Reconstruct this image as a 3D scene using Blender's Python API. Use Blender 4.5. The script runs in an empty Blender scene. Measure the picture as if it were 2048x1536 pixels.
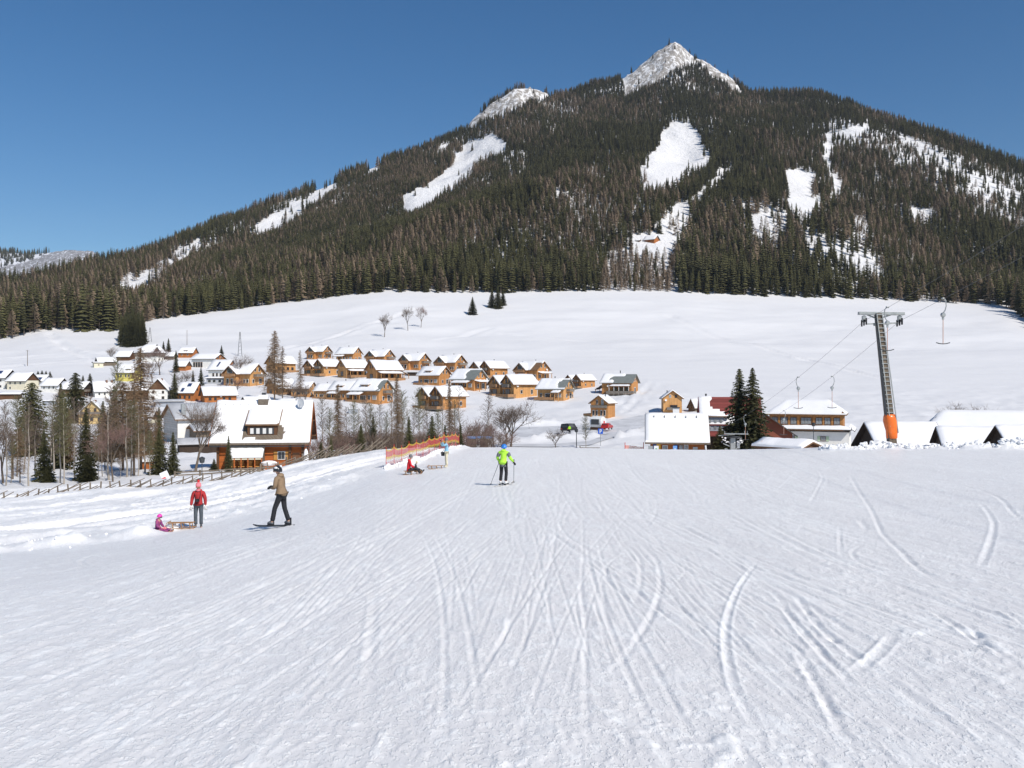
import bpy, bmesh, math, random
import numpy as np
from mathutils import Vector, Matrix
R = math.radians
rnd = random.Random(7)
scene = bpy.context.scene
COL = scene.collection
F = 1774.0            # focal length in photo pixels (photo 2048 wide)

# ------------------------------------------------------------------ camera
cam_d = bpy.data.cameras.new('camera')
cam_d.sensor_width = 36.0
cam_d.lens = 36.0 * F / 2048.0
cam_d.clip_start = 0.1
cam_d.clip_end = 20000
cam = bpy.data.objects.new('camera', cam_d)
COL.objects.link(cam)
cam.location = (0, 0, 0)
cam.rotation_euler = (R(90), 0, 0)
scene.camera = cam

# ------------------------------------------------------------------ light
SUN_EL, SUN_AZ = R(43), R(40)      # azimuth: to the right of straight behind the camera
world = bpy.data.worlds.new('World')
scene.world = world
world.use_nodes = True
wn = world.node_tree
wn.nodes.clear()
w_out = wn.nodes.new('ShaderNodeOutputWorld')
w_bg = wn.nodes.new('ShaderNodeBackground')
w_sky = wn.nodes.new('ShaderNodeTexSky')
w_sky.sky_type = 'NISHITA'
w_sky.sun_disc = False
w_sky.sun_elevation = SUN_EL
w_sky.sun_rotation = math.pi - SUN_AZ
w_sky.altitude = 900
w_sky.air_density = 1.0
w_sky.dust_density = 0.35
w_sky.ozone_density = 3.0
w_bg.inputs['Strength'].default_value = 0.092
w_hs = wn.nodes.new('ShaderNodeHueSaturation')
w_hs.inputs['Saturation'].default_value = 1.30
w_hs.inputs['Value'].default_value = 1.0
wn.links.new(w_sky.outputs[0], w_hs.inputs['Color'])
wn.links.new(w_hs.outputs[0], w_bg.inputs['Color'])
wn.links.new(w_bg.outputs[0], w_out.inputs['Surface'])
sun_d = bpy.data.lights.new('sun', 'SUN')
sun_d.energy = 4.2
sun_d.angle = R(0.5)
sun_d.color = (1.0, 0.945, 0.865)
sun = bpy.data.objects.new('sun', sun_d)
COL.objects.link(sun)
sdir = Vector((math.sin(SUN_AZ) * math.cos(SUN_EL), -math.cos(SUN_AZ) * math.cos(SUN_EL), math.sin(SUN_EL)))
sun.rotation_euler = sdir.to_track_quat('Z', 'Y').to_euler()
sun.location = (60, -60, 80)
vs = scene.view_settings
vs.view_transform = 'Standard'
vs.look = 'None'
vs.exposure = 0.06
vs.gamma = 1.0
vs.use_curve_mapping = False
scene.cycles.max_bounces = 6
scene.cycles.transparent_max_bounces = 12

# ------------------------------------------------------------------ materials
def mat(name, col, rough=0.8, var=0.0, scale=1.0, bump=0.0, bscale=None, metal=0.0, spec=0.3, stretch=(1, 1, 1), rand=0.0, col2=None, emis=0.0):
    m = bpy.data.materials.new(name)
    m.use_nodes = True
    nt = m.node_tree
    b = nt.nodes['Principled BSDF']
    b.inputs['Base Color'].default_value = (*col, 1)
    b.inputs['Roughness'].default_value = rough
    b.inputs['Metallic'].default_value = metal
    b.inputs['Specular IOR Level'].default_value = spec
    if var or bump or rand or col2:
        tc = nt.nodes.new('ShaderNodeTexCoord')
        mp = nt.nodes.new('ShaderNodeMapping')
        mp.inputs['Scale'].default_value = stretch
        nt.links.new(tc.outputs['Object'], mp.inputs['Vector'])
        last = None
        if var or col2:
            n = nt.nodes.new('ShaderNodeTexNoise')
            n.inputs['Scale'].default_value = scale
            n.inputs['Detail'].default_value = 5
            nt.links.new(mp.outputs[0], n.inputs['Vector'])
            mx = nt.nodes.new('ShaderNodeMix')
            mx.data_type = 'RGBA'
            c2 = col2 if col2 else tuple(max(0, c * (1 - var)) for c in col)
            c1 = col if col2 else tuple(min(1, c * (1 + var)) for c in col)
            rp = nt.nodes.new('ShaderNodeMapRange')
            rp.inputs[1].default_value = 0.3
            rp.inputs[2].default_value = 0.7
            nt.links.new(n.outputs['Fac'], rp.inputs[0])
            nt.links.new(rp.outputs[0], mx.inputs[0])
            mx.inputs[6].default_value = (*c1, 1)
            mx.inputs[7].default_value = (*c2, 1)
            last = mx.outputs[2]
        if rand:
            oi = nt.nodes.new('ShaderNodeObjectInfo')
            mr = nt.nodes.new('ShaderNodeMapRange')
            mr.inputs[3].default_value = 1 - rand
            mr.inputs[4].default_value = 1 + rand
            nt.links.new(oi.outputs['Random'], mr.inputs[0])
            vm = nt.nodes.new('ShaderNodeVectorMath')
            vm.operation = 'SCALE'
            if last is None:
                vm.inputs[0].default_value = col
            else:
                nt.links.new(last, vm.inputs[0])
            nt.links.new(mr.outputs[0], vm.inputs['Scale'])
            last = vm.outputs[0]
        if last is not None:
            nt.links.new(last, b.inputs['Base Color'])
        if bump:
            n2 = nt.nodes.new('ShaderNodeTexNoise')
            n2.inputs['Scale'].default_value = bscale or scale
            n2.inputs['Detail'].default_value = 4
            nt.links.new(mp.outputs[0], n2.inputs['Vector'])
            bp = nt.nodes.new('ShaderNodeBump')
            bp.inputs['Strength'].default_value = bump
            bp.inputs['Distance'].default_value = 0.05
            nt.links.new(n2.outputs['Fac'], bp.inputs['Height'])
            nt.links.new(bp.outputs[0], b.inputs['Normal'])
    return m

def boards(name, col, axis='x', width=0.16, dark=0.55, rough=0.75, rand=0.12):
    """wooden boarding: board-to-board tone steps, dark grooves and bump (axis = direction the boards repeat in)"""
    m = bpy.data.materials.new(name)
    m.use_nodes = True
    nt = m.node_tree
    b = nt.nodes['Principled BSDF']
    b.inputs['Roughness'].default_value = rough
    b.inputs['Specular IOR Level'].default_value = 0.2
    tc = nt.nodes.new('ShaderNodeTexCoord')
    sp = nt.nodes.new('ShaderNodeSeparateXYZ')
    nt.links.new(tc.outputs['Object'], sp.inputs[0])
    if axis == 'z':
        src = sp.outputs[2]
    else:
        ad = nt.nodes.new('ShaderNodeMath'); ad.operation = 'ADD'
        nt.links.new(sp.outputs[0], ad.inputs[0]); nt.links.new(sp.outputs[1], ad.inputs[1])
        src = ad.outputs[0]
    dv = nt.nodes.new('ShaderNodeMath'); dv.operation = 'DIVIDE'
    nt.links.new(src, dv.inputs[0]); dv.inputs[1].default_value = width
    fl = nt.nodes.new('ShaderNodeMath'); fl.operation = 'FLOOR'
    nt.links.new(dv.outputs[0], fl.inputs[0])
    fr = nt.nodes.new('ShaderNodeMath'); fr.operation = 'FRACT'
    nt.links.new(dv.outputs[0], fr.inputs[0])
    wn_ = nt.nodes.new('ShaderNodeTexWhiteNoise'); wn_.noise_dimensions = '1D'
    nt.links.new(fl.outputs[0], wn_.inputs['W'])
    ns = nt.nodes.new('ShaderNodeTexNoise'); ns.inputs['Scale'].default_value = 0.9
    ns.inputs['Detail'].default_value = 6
    nt.links.new(tc.outputs['Object'], ns.inputs['Vector'])
    oi = nt.nodes.new('ShaderNodeObjectInfo')
    s1 = nt.nodes.new('ShaderNodeMath'); s1.operation = 'MULTIPLY_ADD'
    nt.links.new(wn_.outputs[0], s1.inputs[0]); s1.inputs[1].default_value = 0.30; s1.inputs[2].default_value = 0.62
    s2 = nt.nodes.new('ShaderNodeMath'); s2.operation = 'MULTIPLY_ADD'
    nt.links.new(ns.outputs['Fac'], s2.inputs[0]); s2.inputs[1].default_value = 0.5; nt.links.new(s1.outputs[0], s2.inputs[2])
    s3 = nt.nodes.new('ShaderNodeMath'); s3.operation = 'MULTIPLY_ADD'
    nt.links.new(oi.outputs['Random'], s3.inputs[0]); s3.inputs[1].default_value = rand; nt.links.new(s2.outputs[0], s3.inputs[2])
    gt = nt.nodes.new('ShaderNodeMath'); gt.operation = 'GREATER_THAN'
    nt.links.new(fr.outputs[0], gt.inputs[0]); gt.inputs[1].default_value = 0.10
    gm = nt.nodes.new('ShaderNodeMapRange'); gm.inputs[3].default_value = dark; gm.inputs[4].default_value = 1.0
    nt.links.new(gt.outputs[0], gm.inputs[0])
    ml = nt.nodes.new('ShaderNodeMath'); ml.operation = 'MULTIPLY'
    nt.links.new(s3.outputs[0], ml.inputs[0]); nt.links.new(gm.outputs[0], ml.inputs[1])
    vm = nt.nodes.new('ShaderNodeVectorMath'); vm.operation = 'SCALE'
    vm.inputs[0].default_value = col
    nt.links.new(ml.outputs[0], vm.inputs['Scale'])
    nt.links.new(vm.outputs[0], b.inputs['Base Color'])
    bp = nt.nodes.new('ShaderNodeBump'); bp.inputs['Strength'].default_value = 0.6; bp.inputs['Distance'].default_value = 0.02
    nt.links.new(gt.outputs[0], bp.inputs['Height']); nt.links.new(bp.outputs[0], b.inputs['Normal'])
    return m

M = {}
M['snow_roof'] = mat('roof_snow', (0.88, 0.87, 0.865), 0.6, var=0.025, scale=0.6, bump=0.35, bscale=1.6, spec=0.2)
M['snow_shade'] = mat('shaded_grey_snow', (0.46, 0.465, 0.48), 0.6, var=0.10, scale=0.5, bump=0.35, bscale=1.6, spec=0.2)  # roof snow with the dimmer light of low pitches put into its colour
M['snow_lump'] = mat('lumpy_snow', (0.87, 0.865, 0.865), 0.6, var=0.03, scale=2.5, bump=0.6, bscale=5, spec=0.2)
M['larch_wood'] = boards('honey_wood', (0.50, 0.238, 0.085), 'x', 0.22)
M['larch_wood2'] = boards('ochre_wood', (0.575, 0.305, 0.118), 'x', 0.22)
M['orange_wood'] = boards('orange_wood', (0.42, 0.15, 0.045), 'x', 0.22)
M['log_wood'] = boards('red_brown_logs', (0.40, 0.115, 0.03), 'z', 0.21)
M['hut_wood'] = boards('hut_wood', (0.36, 0.12, 0.035), 'x', 0.16)
M['brown_wood'] = boards('brown_wood', (0.12, 0.06, 0.032), 'x', 0.2)
M['grey_wood'] = boards('weathered_wood', (0.17, 0.135, 0.10), 'x', 0.2)
M['dark_wood'] = boards('dark_wood', (0.055, 0.038, 0.028), 'x', 0.2)
M['pale_planks'] = boards('pale_planks', (0.50, 0.47, 0.43), 'z', 0.5, dark=0.6)
M['trim'] = mat('trim_wood', (0.20, 0.115, 0.06), 0.7, var=0.2, scale=2)
M['rail_wood'] = boards('rail_wood', (0.36, 0.20, 0.10), 'x', 0.13, dark=0.3)
M['rail_grey'] = boards('rail_grey', (0.22, 0.19, 0.16), 'x', 0.13, dark=0.3)
M['white_wall'] = mat('white_plaster', (0.82, 0.80, 0.745), 0.85, var=0.05, scale=1.2, bump=0.2, bscale=8)
M['cream_wall'] = mat('cream_plaster', (0.72, 0.66, 0.50), 0.85, var=0.05, scale=1.2)
M['yellow_wall'] = mat('yellow_plaster', (0.70, 0.60, 0.16), 0.85, var=0.06, scale=1.2)
M['buff_wall'] = mat('buff_plaster', (0.72, 0.52, 0.24), 0.85, var=0.06, scale=1.2)
M['grey_wall'] = mat('grey_cladding', (0.36, 0.38, 0.42), 0.8, var=0.06, scale=1.2)
M['rust_wall'] = mat('rust_plaster', (0.26, 0.085, 0.05), 0.85, var=0.06, scale=0.8)
M['roof_metal'] = mat('grey_sheet_roof', (0.20, 0.215, 0.20), 0.45, var=0.08, scale=1.0)
M['roof_dark'] = mat('dark_roof', (0.075, 0.068, 0.062), 0.7, var=0.2, scale=2)
M['roof_red'] = boards('red_sheet_roof', (0.19, 0.047, 0.040), 'z', 0.55, dark=0.45, rough=0.5)
M['glass'] = mat('window_glass', (0.03, 0.035, 0.04), 0.08, spec=0.6)
M['curtain'] = mat('curtained_glass', (0.30, 0.31, 0.31), 0.25, var=0.35, scale=2.5, spec=0.5)
M['frame_white'] = mat('white_frame', (0.72, 0.71, 0.68), 0.6)
M['frame_brown'] = mat('brown_frame', (0.16, 0.075, 0.035), 0.6)
M['shutter'] = mat('ochre_shutter', (0.50, 0.24, 0.06), 0.6, var=0.1, scale=4)
M['shutter_green'] = mat('pale_green_shutter', (0.50, 0.62, 0.42), 0.6, var=0.1, scale=4)
M['steel'] = mat('galvanised_steel', (0.42, 0.43, 0.42), 0.45, metal=0.6, var=0.12, scale=3)
M['steel_dark'] = mat('dark_steel', (0.07, 0.075, 0.08), 0.5, metal=0.4, var=0.2, scale=6)
M['cable'] = mat('cable_steel', (0.13, 0.13, 0.14), 0.5, metal=0.5)
M['brick'] = mat('chimney_brick', (0.22, 0.12, 0.085), 0.9, var=0.25, scale=5)
M['stone_dark'] = mat('chimney_stone', (0.17, 0.14, 0.11), 0.9, var=0.25, scale=5)
M['solar'] = mat('solar_glass', (0.03, 0.055, 0.14), 0.15, spec=0.6, var=0.2, scale=3)
M['dish'] = mat('dish_white', (0.75, 0.75, 0.74), 0.5)
M['dish_grey'] = mat('dish_grey', (0.42, 0.44, 0.47), 0.5)
M['pad_orange'] = mat('orange_vinyl', (0.85, 0.17, 0.02), 0.28, var=0.08, scale=2, bump=0.5, bscale=1.6, spec=0.5)
M['fence_wood'] = mat('fence_wood', (0.18, 0.145, 0.11), 0.85, var=0.3, scale=3, rand=0.25)
M['bark'] = mat('bark', (0.135, 0.105, 0.08), 0.9, var=0.3, scale=4, rand=0.15)
M['bark_pale'] = mat('pale_bark', (0.30, 0.26, 0.215), 0.9, var=0.35, scale=3, rand=0.15)
M['twig'] = mat('twigs', (0.17, 0.125, 0.095), 0.9, rand=0.18)
M['twig_larch'] = mat('larch_twigs', (0.20, 0.13, 0.075), 0.9, rand=0.22, var=0.15, scale=3)
M['twig_red'] = mat('reddish_twigs', (0.20, 0.125, 0.105), 0.9, rand=0.15)
M['twig_green'] = mat('mossy_twigs', (0.135, 0.125, 0.06), 0.9, rand=0.15)
M['spruce'] = mat('spruce_needles', (0.105, 0.100, 0.042), 0.8, rand=0.35, col2=(0.052, 0.056, 0.025), scale=2.2, spec=0.25)
M['spruce_far'] = mat('forest_needles', (0.094, 0.087, 0.034), 0.85, rand=0.45, col2=(0.055, 0.055, 0.023), scale=7, spec=0.2)
M['spruce_young'] = mat('young_needles', (0.105, 0.104, 0.044), 0.85, rand=0.4, col2=(0.068, 0.074, 0.034), scale=7, spec=0.2)
M['larch_far'] = mat('forest_larch', (0.205, 0.150, 0.102), 0.85, rand=0.25, spec=0.2)
M['rubber'] = mat('black_rubber', (0.02, 0.02, 0.022), 0.6)
M['black'] = mat('black_fabric', (0.022, 0.023, 0.027), 0.8, var=0.2, scale=8)

# ------------------------------------------------------------------ mesh helpers
def link(o, parent=None):
    COL.objects.link(o)
    if parent is not None:
        o.parent = parent
    return o

class MB:
    def __init__(s):
        s.v = []; s.f = []; s.m = []
    def quad(s, a, b, c, d, mi=0):
        i = len(s.v); s.v += [tuple(a), tuple(b), tuple(c), tuple(d)]; s.f.append((i, i + 1, i + 2, i + 3)); s.m.append(mi)
    def tri(s, a, b, c, mi=0):
        i = len(s.v); s.v += [tuple(a), tuple(b), tuple(c)]; s.f.append((i, i + 1, i + 2)); s.m.append(mi)
    def poly(s, pts, mi=0):
        i = len(s.v); s.v += [tuple(p) for p in pts]; s.f.append(tuple(range(i, i + len(pts)))); s.m.append(mi)
    def box(s, x0, x1, y0, y1, z0, z1, mi=0, mtx=None):
        c = [(x0, y0, z0), (x1, y0, z0), (x1, y1, z0), (x0, y1, z0), (x0, y0, z1), (x1, y0, z1), (x1, y1, z1), (x0, y1, z1)]
        if mtx is not None:
            c = [tuple(mtx @ Vector(p)) for p in c]
        i = len(s.v); s.v += c
        for f in ((0, 3, 2, 1), (4, 5, 6, 7), (0, 1, 5, 4), (1, 2, 6, 5), (2, 3, 7, 6), (3, 0, 4, 7)):
            s.f.append(tuple(i + k for k in f)); s.m.append(mi)
    def beam(s, a, b, w, h=None, mi=0, up=(0, 0, 1)):
        """rectangular bar from a to b"""
        a = Vector(a); b = Vector(b); h = h or w
        d = (b - a).normalized(); u = Vector(up)
        if abs(d.dot(u)) > 0.95: u = Vector((0, 1, 0))
        sx = d.cross(u).normalized() * (w / 2); sz = sx.cross(d).normalized() * (h / 2)
        c = [a - sx - sz, a + sx - sz, a + sx + sz, a - sx + sz, b - sx - sz, b + sx - sz, b + sx + sz, b - sx + sz]
        i = len(s.v); s.v += [tuple(p) for p in c]
        for f in ((0, 1, 2, 3), (7, 6, 5, 4), (0, 4, 5, 1), (1, 5, 6, 2), (2, 6, 7, 3), (3, 7, 4, 0)):
            s.f.append(tuple(i + k for k in f)); s.m.append(mi)
    def tube(s, pts, r, n=6, mi=0, cap=True):
        """tube through pts; r a number or list"""
        pts = [Vector(p) for p in pts]
        rr = r if isinstance(r, (list, tuple)) else [r] * len(pts)
        i0 = len(s.v)
        ref = Vector((0.31, 0.17, 0.93))
        for k, p in enumerate(pts):
            d = (pts[min(k + 1, len(pts) - 1)] - pts[max(k - 1, 0)])
            d = d.normalized() if d.length > 1e-9 else Vector((0, 0, 1))
            u = d.cross(ref)
            if u.length < 1e-3: u = d.cross(Vector((1, 0, 0)))
            u.normalize(); w = d.cross(u)
            for j in range(n):
                a = 2 * math.pi * j / n
                s.v.append(tuple(p + (u * math.cos(a) + w * math.sin(a)) * rr[k]))
        for k in range(len(pts) - 1):
            for j in range(n):
                a = i0 + k * n + j; b = i0 + k * n + (j + 1) % n
                s.f.append((a, b, b + n, a + n)); s.m.append(mi)
        if cap:
            s.f.append(tuple(i0 + j for j in range(n))[::-1]); s.m.append(mi)
            s.f.append(tuple(i0 + (len(pts) - 1) * n + j for j in range(n))); s.m.append(mi)
    def lathe(s, prof, n=12, mi=0, mtx=None, sx=1.0, sy=1.0):
        i0 = len(s.v)
        for (r, z) in prof:
            for j in range(n):
                a = 2 * math.pi * j / n
                p = Vector((r * math.cos(a) * sx, r * math.sin(a) * sy, z))
                s.v.append(tuple(mtx @ p if mtx is not None else p))
        for k in range(len(prof) - 1):
            for j in range(n):
                a = i0 + k * n + j; b = i0 + k * n + (j + 1) % n
                s.f.append((a, b, b + n, a + n)); s.m.append(mi)
    def ball(s, c, r, n=10, k=7, mi=0, sc=(1, 1, 1), jit=0.0, rg=None):
        i0 = len(s.v); c = Vector(c)
        for a in range(k + 1):
            th = math.pi * a / k
            for j in range(n):
                ph = 2 * math.pi * j / n
                q = 1 + (rg.uniform(-jit, jit) if rg else 0)
                s.v.append((c.x + r * sc[0] * q * math.sin(th) * math.cos(ph), c.y + r * sc[1] * q * math.sin(th) * math.sin(ph), c.z + r * sc[2] * q * math.cos(th)))
        for a in range(k):
            for j in range(n):
                p = i0 + a * n + j; q = i0 + a * n + (j + 1) % n
                s.f.append((p, p + n, q + n, q)); s.m.append(mi)
    def mesh(s, name, mats, smooth=False):
        me = bpy.data.meshes.new(name)
        me.from_pydata(s.v, [], s.f)
        for m_ in (mats if isinstance(mats, (list, tuple)) else [mats]):
            me.materials.append(m_)
        if any(s.m): me.polygons.foreach_set('material_index', s.m)
        if smooth: me.polygons.foreach_set('use_smooth', [True] * len(me.polygons))
        me.update()
        return me
    def build(s, name, mats, parent=None, smooth=False, loc=None):
        o = link(bpy.data.objects.new(name, s.mesh(name, mats, smooth)), parent)
        if loc is not None: o.location = loc
        return o

def tag(o, label=None, cat=None, group=None, kind=None):
    if label: o['label'] = label
    if cat: o['category'] = cat
    if group: o['group'] = group
    if kind: o['kind'] = kind
    return o
def thing(name, label, cat, loc=(0, 0, 0), rz=0.0, group=None, scale=1.0):
    o = link(bpy.data.objects.new(name, None))
    o.empty_display_size = 0.3
    o.location = loc; o.rotation_euler = (0, 0, rz); o.scale = (scale,) * 3
    return tag(o, label, cat, group)
def part(name, me, parent, loc=None, rot=None, scale=None):
    o = link(bpy.data.objects.new(name, me), parent)
    if loc is not None: o.location = loc
    if rot is not None: o.rotation_euler = rot
    if scale is not None: o.scale = scale
    return o

# ------------------------------------------------------------------ noise (numpy value noise)
def vnoise(x, y, seed=0):
    x = np.asarray(x, float); y = np.asarray(y, float)
    xi = np.floor(x).astype(np.int64); yi = np.floor(y).astype(np.int64)
    fx = x - xi; fy = y - yi
    fx = fx * fx * fx * (fx * (fx * 6 - 15) + 10); fy = fy * fy * fy * (fy * (fy * 6 - 15) + 10)
    def h(a, b):
        n = (a * 374761393 + b * 668265263 + seed * 974634777) & 0xffffffff
        n = ((n ^ (n >> 13)) * 1274126177) & 0xffffffff
        return ((n ^ (n >> 16)) & 0xffff) / 65535.0
    a = h(xi, yi); b = h(xi + 1, yi); c = h(xi, yi + 1); d = h(xi + 1, yi + 1)
    return (a + (b - a) * fx) * (1 - fy) + (c + (d - c) * fx) * fy - 0.5
def fbm(x, y, seed=0, oct=4, gain=0.5):
    t = 0; a = 1.0
    for o in range(oct):
        t = t + a * vnoise(x * 2 ** o, y * 2 ** o, seed + o * 17); a *= gain
    return t
def ridged(x, y, seed=0, oct=4):
    t = 0; a = 1.0
    for o in range(oct):
        t = t + a * (0.5 - np.abs(vnoise(x * 2 ** o, y * 2 ** o, seed + o * 31)) * 2); a *= 0.5
    return t
def pchip(xk, yk, x):
    xk = np.asarray(xk, float); yk = np.asarray(yk, float); x = np.asarray(x, float)
    h = np.diff(xk); d = np.diff(yk) / h
    m = np.zeros_like(yk); m[0] = d[0]; m[-1] = d[-1]
    for i in range(1, len(xk) - 1):
        if d[i - 1] * d[i] > 0:
            w1 = 2 * h[i] + h[i - 1]; w2 = h[i] + 2 * h[i - 1]
            m[i] = (w1 + w2) / (w1 / d[i - 1] + w2 / d[i])
    i = np.clip(np.searchsorted(xk, x) - 1, 0, len(xk) - 2)
    t = (x - xk[i]) / h[i]
    tl = np.clip(t, 0, 1)
    r = (yk[i] * (1 + 2 * tl) * (1 - tl) ** 2 + h[i] * m[i] * tl * (1 - tl) ** 2 + yk[i + 1] * tl ** 2 * (3 - 2 * tl) + h[i] * m[i + 1] * tl ** 2 * (tl - 1))
    r = np.where(t > 1, yk[-1] + m[-1] * (x - xk[-1]), r)
    return np.where(t < 0, yk[0] + m[0] * (x - xk[0]), r)
# ------------------------------------------------------------------ terrain: one height function for everything
YK = [0, 5, 10, 18, 26, 32, 40, 50, 60, 70, 80, 95, 115, 150, 185, 240, 290, 355, 420]
ZT = {
    0:    [-1.7, -2.15, -2.75, -3.85, -4.95, -5.6, -6.5, -7.4, -8.1, -8.8, -9.3, -9.9, -10.6, -11, -10.5, -7.0, -2.0, 2.8, 10],
    400:  [-1.7, -2.13, -2.65, -3.6, -4.55, -5.2, -5.95, -6.75, -7.2, -7.65, -8.6, -9.6, -10.5, -11, -10.6, -8, -3, 3.2, 11.5],
    650:  [-1.7, -2.12, -2.6, -3.3, -4.0, -4.45, -5.0, -5.5, -5.9, -6.2, -7.6, -9.3, -10.5, -11, -10.6, -8.5, -4, 3.5, 12.5],
    770:  [-1.7, -2.11, -2.58, -3.25, -3.85, -4.2, -4.6, -4.97, -5.25, -5.42, -5.85, -8, -10.2, -10.9, -10.6, -8.6, -4.3, 4, 13],
    900:  [-1.7, -2.1, -2.55, -3.2, -3.8, -4.1, -4.45, -4.78, -4.97, -5.1, -5.95, -8, -10, -10.6, -10.5, -8.6, -4.6, 4.3, 13],
    1024: [-1.7, -2.1, -2.55, -3.2, -3.75, -4.05, -4.37, -4.67, -4.87, -5.02, -6.0, -8, -10, -10.4, -10.5, -8.5, -5, 4.5, 13],
    1400: [-1.7, -2.1, -2.5, -3.1, -3.65, -3.95, -4.22, -4.55, -4.83, -5.2, -6.4, -8.2, -10.2, -10.5, -10.5, -8, -3, 5, 14],
    1750: [-1.7, -2.08, -2.45, -3.0, -3.5, -3.75, -4.0, -4.27, -4.42, -4.95, -6.2, -8.2, -10.2, -10.5, -10.3, -8, -3, 5, 14],
    2048: [-1.7, -2.06, -2.4, -2.9, -3.35, -3.6, -3.85, -4.05, -4.2, -4.9, -6.2, -8.2, -10.2, -10.5, -10.3, -8, -3, 5, 14],
}
CC = np.arange(-1600, 3701, 10.0)
YN = np.concatenate([np.arange(-40, 100, 1.0), np.arange(100, 700, 4.0), np.arange(700, 2601, 10.0)])
_cx = sorted(ZT)
def _cols(tabx, taby, x):
    return pchip(tabx, taby, np.clip(x, tabx[0], tabx[-1]))
YF = _cols([-400, 0, 100, 240, 300, 400, 600, 800, 1024, 1750, 1900, 2000, 2060, 2200, 2600],
           [520, 520, 530, 545, 560, 585, 625, 640, 640, 640, 630, 612, 560, 500, 480], CC)
yF = _cols([-400, 0, 100, 240, 300, 400, 600, 800, 950, 1050, 1200, 1350, 1450, 1700, 1900, 2000, 2060, 2200, 2600],
           [690, 682, 664, 664, 644, 630, 603, 585, 588, 587, 584, 586, 592, 598, 608, 613, 645, 690, 700], CC)
YR = _cols([-700, -300, 0, 250, 500, 700, 1000, 1100, 1350, 1500, 1650, 1800, 2048, 2350, 2900],
           [780, 800, 900, 1050, 1250, 1400, 1600, 1650, 1714, 1600, 1500, 1350, 1150, 1000, 900], CC)
yR = np.interp(CC, [-700, -400, 0, 100, 190, 250, 410, 430, 500, 640, 700, 760, 800, 860, 930, 960, 1000, 1030, 1060, 1085, 1110, 1180, 1250, 1265, 1300, 1325, 1352, 1370, 1387, 1410, 1430, 1456, 1480, 1500, 1560, 1640, 1700, 1740, 1790, 1830, 1900, 2000, 2048, 2300, 2700],
               [640, 605, 570, 556, 535, 522, 464, 453, 428, 386, 358, 330, 318, 292, 264, 236, 208, 188, 184, 190, 200, 177, 150, 142, 116, 101, 90, 104, 122, 134, 145, 158, 186, 203, 202, 200, 214, 236, 256, 266, 292, 332, 346, 430, 520])
ZG = np.zeros((len(YN), len(CC)))
_k = np.exp(-0.5 * (np.arange(-30, 31) / 12.0) ** 2); _k /= _k.sum()
_sm = lambda a: np.convolve(np.pad(a, 30, mode='edge'), _k, mode='valid')
yRs = _sm(yR); YRs = _sm(YR)
_near = np.array([_cols(_cx, [ZT[c][k] for c in _cx], CC) for k in range(len(YK))])
for j in range(len(CC)):
    zf_ = (768 - yF[j]) / F * YF[j]
    zr_ = (768 - yR[j]) / F * YR[j]
    ks = [-40, -15] + YK; zs = [1.9, -0.35] + list(_near[:, j])
    if YF[j] < 500:
        ks = ks[:-1]; zs = zs[:-1]
    zq_ = (768 - yRs[j]) / F * YRs[j]
    for t in (0, .25, .5, .72, .9, 1.0):
        k_ = min(1, max(0, (t - .6) / .35))
        zt_ = zq_ * (1 - k_) + zr_ * k_
        ks.append(YF[j] + (YR[j] - YF[j]) * t); zs.append(zf_ + (zt_ - zf_) * (t ** 1.06))
    ks += [YR[j] + 60, YR[j] + 400, 3200]; zs += [zr_ - 14, zr_ - 190, zr_ - 420]
    ZG[:, j] = pchip(ks, zs, YN)
# smooth across the columns on the near ground and meadow
ker = np.exp(-0.5 * (np.arange(-8, 9) / 3.5) ** 2); ker /= ker.sum()
pad = np.pad(ZG, ((0, 0), (8, 8)), mode='edge')
sm = sum(ker[k] * pad[:, k:k + len(CC)] for k in range(17))
wgt = np.clip((560 - YN) / 80, 0, 1)[:, None]
ZG = ZG * (1 - wgt) + sm * wgt
# gullies and ribs on the mountain
YY, CCg = np.meshgrid(YN, CC, indexing='ij')
XX = (CCg - 1024) / F * np.maximum(YY, 25)
tm = np.clip((YY - YF[None, :]) / (YR - YF)[None, :], 0, 1.3)
amp = np.clip(tm * 4, 0, 1) * np.clip((1.06 - tm) * 5, 0.12, 1)
ZG += amp * (fbm(XX / 210, YY / 420, 3, 4) * 34 + fbm(XX / 55, YY / 120, 9, 3) * 9)
hill = np.clip((YY - 330) / 120, 0, 1) * np.clip((YF[None, :] - YY) / 60, 0, 1)
ZG += hill * (fbm(XX / 75, YY / 45, 5, 4) * 3.0)

def zf(X, Y):
    X = np.asarray(X, float); Y = np.asarray(Y, float)
    c = 1024 + F * X / np.maximum(Y, 25)
    cj = np.clip((c - CC[0]) / 10.0, 0, len(CC) - 1.001); j = cj.astype(int); fj = cj - j
    Yc = np.clip(Y, YN[0], YN[-1] - 0.01)
    i = np.clip(np.searchsorted(YN, Yc, side='right') - 1, 0, len(YN) - 2)
    fi = (Yc - YN[i]) / (YN[i + 1] - YN[i])
    return (ZG[i, j] * (1 - fj) + ZG[i, j + 1] * fj) * (1 - fi) + (ZG[i + 1, j] * (1 - fj) + ZG[i + 1, j + 1] * fj) * fi
def ground(x, Y):
    """point on the ground at photo column x and depth Y"""
    X = (x - 1024) / F * Y
    return Vector((X, Y, float(zf(X, Y))))
def solveY(x, y, lo=115.0, hi=700.0):
    """depth at which the ground shows at photo point (x, y) (far side of the crest)"""
    Ys = np.arange(lo, hi, 1.0)
    yy = 768 - F * zf((x - 1024) / F * Ys, Ys) / Ys
    k = np.where(yy < y)[0]
    if len(k) == 0: return hi
    k = k[0]
    return float(Ys[k]) if k == 0 else float(Ys[k - 1] + (yy[k - 1] - y) / max(1e-6, yy[k - 1] - yy[k]))
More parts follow.
